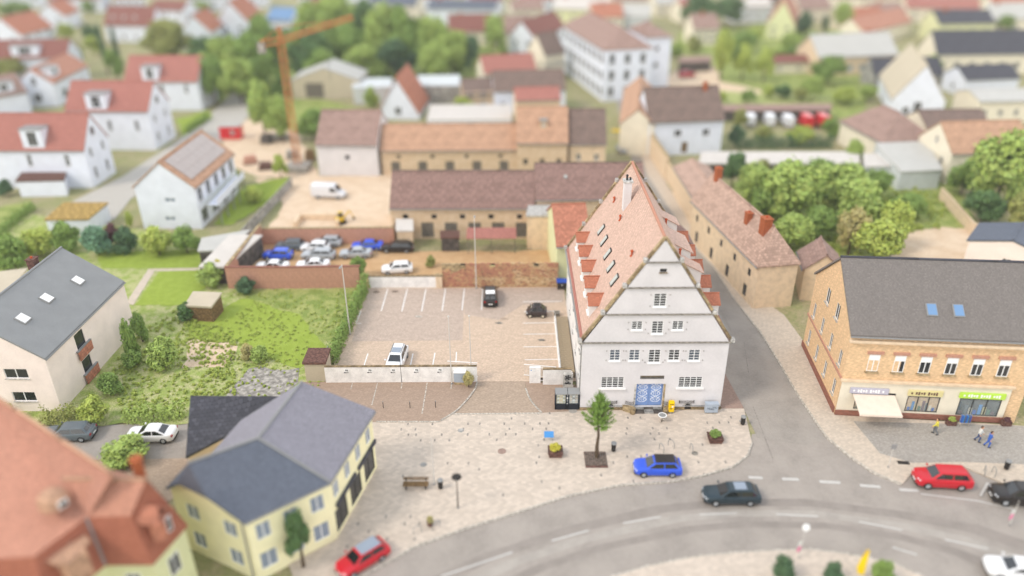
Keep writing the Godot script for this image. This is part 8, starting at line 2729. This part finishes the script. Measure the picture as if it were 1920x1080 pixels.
	pp.scale = Vector3(0.34, 0.34, 0.34)
	# flags and banners at the bottom right
	o = thing("beach_flag", "tall yellow feather flag at the bottom edge", "flag", Vector3(25.55, 0, -40.69))
	s = Shape.new()
	s.tube(Vector3(0.42, 0, 0), Vector3(0.3, 3.1, 0), 0.03, 0.02, 6)
	obj("pole", s, M.pole, o)
	s = Shape.new()
	s.slab([Vector3(0.36, 0.6, 0.0), Vector3(-0.15, 0.75, 0.03), Vector3(-0.38, 1.5, 0.06), Vector3(-0.2, 2.4, 0.04), Vector3(0.05, 3.2, 0.02), Vector3(0.3, 3.05, 0.0)], 0.03)
	obj("cloth", s, M.flag, o)
	for e in [["slim sign post with pale round head and pink flag on the island", Vector3(21.9, 0, -42.87), 3.2, 0.5], ["slim post with white and pink banner at the right edge", Vector3(40.02, 0, -46.17), 2.6, 0.0]]:
		o = pole("banner_post", e[0], "banner", e[1], e[2], 0.04)
		if e[3] > 0.0:
			s = Shape.new()
			s.lathe([Vector2(0.001, -0.03), Vector2(0.26, -0.03), Vector2(0.28, 0.0), Vector2(0.26, 0.03), Vector2(0.001, 0.03)], Vector3.ZERO, 16)
			var d := obj("round_sign", s, M.frame, o)
			d.transform = Transform3D(Basis(Vector3.RIGHT, 1.2), Vector3(0, e[2], 0.05))
		for k in 2:
			s = Shape.new()
			s.slab([Vector3(-0.05, 1.3 - k * 0.5, 0.05), Vector3(-0.35, 1.2 - k * 0.5, 0.08), Vector3(-0.32, 1.75 - k * 0.5, 0.1), Vector3(-0.04, 1.85 - k * 0.5, 0.05)], 0.03)
			obj("cloth", s, M.cloth_white if k == 0 else M.pinksign, o)
	o = pole("road_sign_post", "thin grey post at the kerb left of the red suv", "post", Vector3(33.26, 0, -53.23), 2.6, 0.04)
	s = Shape.new()
	s.cbox(Vector3(0, 2.35, 0.05), Vector3(0.5, 0.5, 0.03), 0.01)
	obj("sign_plate", s, M.zinc, o)
	o = thing("drain_grate", "dark oblong grate on the pavement left of the red suv", "grate", Vector3(34.89, 0, -53.79), -0.1)
	s = Shape.new()
	s.cbox(Vector3(0, 0.03, 0), Vector3(1.0, 0.06, 0.4), 0.01)
	obj("frame", s, M.iron, o)
	for e in [["small green plant tub at the shop entrance", Vector3(41.88, 0, -59.29), "leaf_lime"], ["brown tub before the right end of shop front", Vector3(47.08, 0, -59.17), "leaf_purple"]]:
		o = thing("plant_tub", e[0], "planter", e[1])
		s = Shape.new()
		s.cbox(Vector3(0, 0.25, 0), Vector3(0.9, 0.5, 0.5), 0.04)
		obj("tub", s, M.plum, o)
		var q := obj("plants", cache.bush1, M[e[2]], o, Vector3(0, 0.65, 0))
		q.scale = Vector3(0.45, 0.3, 0.3)
	o = thing("clothes_rack", "rack of bluish clothes before the green shop sign", "clothes rack", Vector3(42.93, 0, -58.95))
	s = Shape.new()
	s.path([Vector3(-0.5, 0, 0), Vector3(-0.5, 1.4, 0), Vector3(0.5, 1.4, 0), Vector3(0.5, 0, 0)], 0.02, 6)
	obj("frame", s, M.steel, o)
	for k in 7:
		s = Shape.new()
		s.cbox(Vector3(-0.4 + k * 0.13, 0.95, 0), Vector3(0.07, 0.8, 0.36), 0.02)
		obj("garment", s, M[["cloth_blue", "bluesign", "cloth_grey"][k % 3]], o)
	# crane on the building site
	crane()
	var site := [
		["site_hut", "small red site hut at the end of the new street", Vector3(-58.39, 0, -156.38), Vector3(4.2, 2.6, 2.4), "truck_red"],
		["pallet_stack", "stack of reddish bricks on the building site", Vector3(-49.53, 0, -139.51), Vector3(2.6, 1.2, 1.8), "redbrick"],
		["pallet_stack", "dark stack of materials near the site hut", Vector3(-50.17, 0, -152.47), Vector3(2.2, 1.6, 1.6), "darkwall"],
		["pallet_stack", "grey stack of slabs right of the lime poplar", Vector3(-42.45, 0, -142.61), Vector3(2.2, 1.3, 1.6), "concrete"],
		["pallet_stack", "pale stack beside the barn corner", Vector3(-38.64, 0, -141.24), Vector3(2.0, 1.8, 1.6), "wood"],
		["pallet_stack", "long grey stack behind the crane foot", Vector3(-48.59, 0, -154.68), Vector3(5.0, 1.0, 1.6), "concrete"],
		["pallet_stack", "reddish stack near the solar house end", Vector3(-45.81, 0, -136.36), Vector3(2.4, 0.9, 2.0), "plum"],
	]
	for e in site:
		o = thing(e[0], e[1], "hut" if e[0] == "site_hut" else "stack", e[2], 0.2 * float(e[1].length() % 5) - 0.4)
		var z: Vector3 = e[3]
		if e[0] == "site_hut":
			s = Shape.new()
			s.cbox(Vector3(0, z.y / 2, 0), z, 0.05)
			obj("walls", s, M[e[4]], o)
			s = Shape.new()
			s.cbox(Vector3(0, z.y + 0.06, 0), Vector3(z.x + 0.2, 0.12, z.z + 0.2), 0.03)
			obj("roof", s, M.stone_light, o)
			window(o, Vector3(0.6, 1.4, z.z / 2 + 0.02), Vector3.RIGHT, 1.0, 0.9)
		else:
			s = Shape.new()
			s.box(Vector3(0, 0.08, 0), Vector3(z.x, 0.14, z.z))
			obj("pallet", s, M.wood_grey, o)
			for k in 3:
				s = Shape.new()
				s.cbox(Vector3(0.04 * k, 0.17 + z.y * (k + 0.5) / 3, -0.03 * k), Vector3(z.x * (0.96 - 0.08 * k), z.y / 3 - 0.02, z.z * 0.94), 0.04)
				obj("layer", s, M[e[4]], o)
	o = thing("sand_pit", "open concrete pit rim in the sandy yard behind the brick wall", "pit", Vector3(-29.94, 0, -110.17))
	for e in [[0, -1.6, 7.0, 0.5], [-3.4, 0, 0.5, 3.4], [3.0, 0.4, 0.4, 2.4]]:
		s = Shape.new()
		s.cbox(Vector3(e[0], 0.45, e[1]), Vector3(e[2], 0.95, e[3]), 0.05)
		obj("rim", s, M.ochre, o)
	o = thing("barrier_tape", "yellow barrier board across the far end of the street", "barrier", Vector3(23.46, 0, -157.15), -0.08)
	s = Shape.new()
	s.box(Vector3(0, 0.8, 0), Vector3(5.6, 0.5, 0.08))
	obj("board", s, M.flag, o)
	for sx: float in [-2.6, 2.6]:
		s = Shape.new()
		s.box(Vector3(sx, 0.5, -0.08), Vector3(0.1, 1.1, 0.08))
		obj("post", s, M.frame, o)


func glass_pane() -> StandardMaterial3D:
	if not M.has("pane_clear"):
		var m := StandardMaterial3D.new()
		m.transparency = BaseMaterial3D.TRANSPARENCY_ALPHA
		m.albedo_color = Color(0.8, 0.88, 0.9, 0.12)
		m.roughness = 0.05
		M.pane_clear = m
	return M.pane_clear


func lattice(s: Shape, a: Vector3, b: Vector3, w: float, step: float) -> void:
	var d := (b - a).normalized()
	var x := d.cross(Vector3.UP if absf(d.y) < 0.9 else Vector3.RIGHT).normalized()
	var y := d.cross(x)
	var n := int((b - a).length() / step)
	var c := [x + y, x - y, -x - y, y - x]
	for k in 4:
		s.tube(a + c[k] * w / 2, b + c[k] * w / 2, 0.06, 0.06, 5)
	for i in n:
		var p := a + d * (b - a).length() * i / n
		var q := a + d * (b - a).length() * (i + 1) / n
		for k in 4:
			s.tube(p + c[k] * w / 2, q + c[(k + 1) % 4] * w / 2, 0.035, 0.035, 4)
			s.tube(q + c[k] * w / 2, q + c[(k + 1) % 4] * w / 2, 0.035, 0.035, 4)


func crane() -> void:
	var o := thing("tower_crane", "orange lattice tower crane standing on the building site", "crane", Vector3(-39.51, 0, -135.65))
	var top := 22.6
	var s := Shape.new()
	s.cbox(Vector3(0, 0.5, 0), Vector3(4.2, 1.0, 4.2), 0.1)
	obj("ballast", s, M.concrete, o)
	s = Shape.new()
	lattice(s, Vector3(0, 1, 0), Vector3(0, top, 0), 1.0, 1.4)
	obj("mast", s, M.crane, o)
	s = Shape.new()
	var out := Vector3(10.9, 2.5, -8.6)
	lattice(s, Vector3(0, top + 0.4, 0), Vector3(0, top + 0.4, 0) + out, 0.75, 1.3)
	obj("jib", s, M.crane, o)
	s = Shape.new()
	lattice(s, Vector3(0, top + 0.4, 0), Vector3(-2.8, top + 0.2, 2.0), 0.95, 1.3)
	obj("counter_jib", s, M.crane, o)
	s = Shape.new()
	s.cbox(Vector3(-2.8, top - 0.5, 2.0), Vector3(1.2, 1.6, 1.0), 0.06)
	obj("counterweight", s, M.concrete, o)
	s = Shape.new()
	lattice(s, Vector3(0, top, 0), Vector3(0, top + 2.6, 0), 0.6, 1.0)
	obj("head", s, M.crane, o)
	s = Shape.new()
	s.tube(Vector3(0, top + 2.6, 0), Vector3(0, top + 0.9, 0) + out * 0.7, 0.05, 0.05, 5)
	s.tube(Vector3(0, top + 2.6, 0), Vector3(-2.7, top + 0.6, 1.9), 0.05, 0.05, 5)
	obj("tie_rods", s, M.crane, o)
	s = Shape.new()
	s.tube(Vector3(0, top, 0) + out * 0.6, Vector3(0, top - 9.0, 0) + out * 0.6, 0.03, 0.03, 5)
	obj("hoist_rope", s, M.iron, o)


# ---------------------------------------------------------------- people

# surface nets over joined tapered capsules: bones are [a, b, ra, rb]
func figure(bones: Array, cell: float, blend: float) -> ArrayMesh:
	var lo := Vector3(1e9, 1e9, 1e9)
	var hi := -lo
	for b in bones:
		var m := Vector3.ONE * (maxf(b[2], b[3]) + cell * 2 + blend)
		lo = lo.min((b[0] as Vector3).min(b[1]) - m)
		hi = hi.max((b[0] as Vector3).max(b[1]) + m)
	var n := Vector3i(((hi - lo) / cell).ceil()) + Vector3i.ONE
	var f := PackedFloat32Array()
	f.resize(n.x * n.y * n.z)
	f.fill(1.0)
	for b in bones:
		var a: Vector3 = b[0]
		var ab: Vector3 = b[1] - a
		var l2 := maxf(ab.length_squared(), 1e-9)
		var m := Vector3.ONE * (maxf(b[2], b[3]) + cell * 2 + blend)
		var i0 := Vector3i((a.min(b[1]) - m - lo) / cell)
		var i1 := Vector3i((a.max(b[1]) + m - lo) / cell)
		for z in range(maxi(i0.z, 0), mini(i1.z + 1, n.z)):
			for y in range(maxi(i0.y, 0), mini(i1.y + 1, n.y)):
				for x in range(maxi(i0.x, 0), mini(i1.x + 1, n.x)):
					var p := lo + Vector3(x, y, z) * cell
					var t := clampf((p - a).dot(ab) / l2, 0, 1)
					var d: float = (p - a - ab * t).length() - lerpf(b[2], b[3], t)
					var k := x + n.x * (y + n.y * z)
					var h := clampf(0.5 + 0.5 * (f[k] - d) / blend, 0, 1)
					f[k] = lerpf(f[k], d, h) - blend * h * (1 - h)
	var st := SurfaceTool.new()
	st.begin(Mesh.PRIMITIVE_TRIANGLES)
	st.set_smooth_group(0)
	var at := {}
	var verts := PackedVector3Array()
	for z in n.z - 1:
		for y in n.y - 1:
			for x in n.x - 1:
				var sum := Vector3.ZERO
				var c := 0
				for e in [[0, 0, 0, 1, 0, 0], [0, 0, 0, 0, 1, 0], [0, 0, 0, 0, 0, 1], [1, 0, 0, 1, 1, 0], [1, 0, 0, 1, 0, 1], [0, 1, 0, 1, 1, 0], [0, 1, 0, 0, 1, 1], [0, 0, 1, 1, 0, 1], [0, 0, 1, 0, 1, 1], [1, 1, 0, 1, 1, 1], [1, 0, 1, 1, 1, 1], [0, 1, 1, 1, 1, 1]]:
					var v0 := f[x + e[0] + n.x * (y + e[1] + n.y * (z + e[2]))]
					var v1 := f[x + e[3] + n.x * (y + e[4] + n.y * (z + e[5]))]
					if (v0 < 0) != (v1 < 0):
						var t := v0 / (v0 - v1)
						sum += Vector3(x, y, z) + Vector3(e[0], e[1], e[2]).lerp(Vector3(e[3], e[4], e[5]), t)
						c += 1
				if c:
					at[Vector3i(x, y, z)] = verts.size()
					verts.append(lo + sum / c * cell)
	var idx := PackedInt32Array()
	for k: Vector3i in at:
		var v0 := f[k.x + n.x * (k.y + n.y * k.z)]
		for ax in 3:
			var e := Vector3i(int(ax == 0), int(ax == 1), int(ax == 2))
			var u := Vector3i(int(ax == 1), int(ax == 2), int(ax == 0))
			var w := Vector3i(int(ax == 2), int(ax == 0), int(ax == 1))
			var o := k + e
			var v1 := f[o.x + n.x * (o.y + n.y * o.z)]
			if (v0 < 0) == (v1 < 0) or not (at.has(k - u) and at.has(k - w) and at.has(k - u - w)):
				continue
			var q := [at[k], at[k - u], at[k - u - w], at[k - w]]
			if v0 < 0:
				q.reverse()
			for m in [0, 1, 2, 0, 2, 3]:
				idx.append(q[m])
	for v in verts:
		st.add_vertex(v)
	for i in idx:
		st.add_index(i)
	st.generate_normals()
	return st.commit()


func people() -> void:
	# walking pose, facing +x; skin first, then clothes a little larger over it
	var hip := 0.92
	var legs := [[Vector3(0, hip, 0.09), Vector3(0.14, 0.5, 0.1), 0.085, 0.06], [Vector3(0.14, 0.5, 0.1), Vector3(0.1, 0.09, 0.1), 0.056, 0.04], [Vector3(0, hip, -0.09), Vector3(-0.02, 0.5, -0.1), 0.085, 0.06], [Vector3(-0.02, 0.5, -0.1), Vector3(-0.26, 0.13, -0.1), 0.056, 0.04]]
	var feet := [[Vector3(0.08, 0.05, 0.1), Vector3(0.26, 0.04, 0.11), 0.045, 0.035], [Vector3(-0.27, 0.12, -0.1), Vector3(-0.14, 0.04, -0.11), 0.045, 0.035]]
	var trunk_b := [[Vector3(0, 0.95, 0), Vector3(0.02, 1.2, 0), 0.13, 0.13], [Vector3(0.02, 1.2, -0.07), Vector3(0.02, 1.38, -0.1), 0.12, 0.09], [Vector3(0.02, 1.2, 0.07), Vector3(0.02, 1.38, 0.1), 0.12, 0.09], [Vector3(0.02, 1.4, 0), Vector3(0.04, 1.5, 0), 0.06, 0.05]]
	var arms := []
	for s: float in [-1.0, 1.0]:
		arms.append([Vector3(0.02, 1.4, 0.17 * s), Vector3(0.05 - 0.1 * s, 1.12, 0.22 * s), 0.052, 0.04])
		arms.append([Vector3(0.05 - 0.1 * s, 1.12, 0.22 * s), Vector3(0.2 - 0.16 * s, 0.9, 0.2 * s), 0.038, 0.028])
	var head := [[Vector3(0.06, 1.6, 0), Vector3(0.07, 1.68, 0), 0.085, 0.095], [Vector3(0.1, 1.56, 0), Vector3(0.12, 1.6, 0), 0.05, 0.06], [Vector3(0.155, 1.63, 0), Vector3(0.178, 1.6, 0), 0.012, 0.018], [Vector3(0.06, 1.63, 0.095), Vector3(0.055, 1.6, 0.092), 0.022, 0.015], [Vector3(0.06, 1.63, -0.095), Vector3(0.055, 1.6, -0.092), 0.022, 0.015], [Vector3(0.03, 1.45, 0), Vector3(0.05, 1.56, 0), 0.05, 0.05]]
	var body := legs + feet + trunk_b + arms + head
	var skin := figure(body, 0.026, 0.03)
	var grow := func(list: Array, by: float) -> Array:
		var o := []
		for b in list:
			o.append([b[0], b[1], b[2] + by, b[3] + by])
		return o
	var trousers := figure(grow.call(legs, 0.018) + [[Vector3(0, 0.9, 0), Vector3(0, 1.0, 0), 0.14, 0.14]], 0.028, 0.03)
	var sleeves := [arms[0], [arms[1][0], (arms[1][0] as Vector3).lerp(arms[1][1], 0.7), 0.038, 0.032], arms[2], [arms[3][0], (arms[3][0] as Vector3).lerp(arms[3][1], 0.7), 0.038, 0.032]]
	var top := figure(grow.call(trunk_b.slice(0, 3) + sleeves, 0.02), 0.028, 0.03)
	var shoes := figure(grow.call(feet, 0.014), 0.02, 0.02)
	var hair := figure([[Vector3(0.03, 1.66, 0), Vector3(0.05, 1.73, 0), 0.1, 0.085], [Vector3(0.0, 1.6, 0), Vector3(0.0, 1.66, 0), 0.07, 0.09]], 0.022, 0.02)
	# a relaxed hand: palm, four fingers of unequal length with two bends, a thumb off the side
	var hb := [[Vector3(0, 0, 0), Vector3(0, -0.07, 0), 0.02, 0.022], [Vector3(0.02, -0.02, 0), Vector3(0.024, -0.075, 0), 0.016, 0.016], [Vector3(-0.02, -0.02, 0), Vector3(-0.024, -0.072, 0), 0.016, 0.015]]
	for i in 4:
		var x := 0.03 - i * 0.02
		var l: float = [0.036, 0.042, 0.039, 0.03][i]
		var p0 := Vector3(x, -0.075, 0)
		var p1 := p0 + Vector3(0.002, -l, 0.008)
		var p2 := p1 + Vector3(0, -l * 0.6, 0.016)
		hb.append([p0, p1, 0.009, 0.0085]); hb.append([p1, p2, 0.0085, 0.0075]); hb.append([p2, p2 + Vector3(0, -l * 0.32, 0.016), 0.0075, 0.0065])
	hb.append([Vector3(0.026, -0.02, 0.004), Vector3(0.05, -0.05, 0.018), 0.012, 0.01]); hb.append([Vector3(0.05, -0.05, 0.018), Vector3(0.056, -0.08, 0.026), 0.01, 0.008])
	var hand := figure(hb, 0.006, 0.005)
	for e in [["person in yellow top and pale trousers walking past the shops", Vector3(39.64, 0, -57.85), 2.6, "cloth_yellow", "cloth_grey"], ["person in white top walking beside another in blue", Vector3(43.06, 0, -56.72), -0.5, "cloth_white", "denim"], ["person in bright blue clothes walking on the right pavement", Vector3(43.53, 0, -55.95), -0.3, "cloth_blue", "cloth_blue"]]:
		var o := thing("person", e[0], "person", e[1], e[2])
		o.position.y = 0.02
		obj("body", skin, M.skin, o)
		obj("trousers", trousers, M[e[4]], o)
		obj("top", top, M[e[3]], o)
		obj("shoes", shoes, M.shoe, o)
		obj("hair", hair, M.hair, o)
		for s: float in [-1.0, 1.0]:
			var h := obj("hand", hand, M.skin, o)
			h.transform = Transform3D(Basis(Vector3.BACK, 0.35).scaled(Vector3(s, 1, 1) if s < 0 else Vector3.ONE), Vector3(0.2 - 0.16 * s, 0.89, 0.2 * s))
		for z: float in [-0.034, 0.034]:
			var s := Shape.new()
			s.lathe([Vector2(0.001, -0.011), Vector2(0.01, -0.005), Vector2(0.012, 0.0), Vector2(0.01, 0.005), Vector2(0.001, 0.011)], Vector3(0.146, 1.65, z), 8)
			obj("eye", s, M.ink, o)
		var s := Shape.new()
		s.cbox(Vector3(0.168, 1.555, 0), Vector3(0.012, 0.012, 0.05), 0.004)
		obj("mouth", s, M.plum, o)
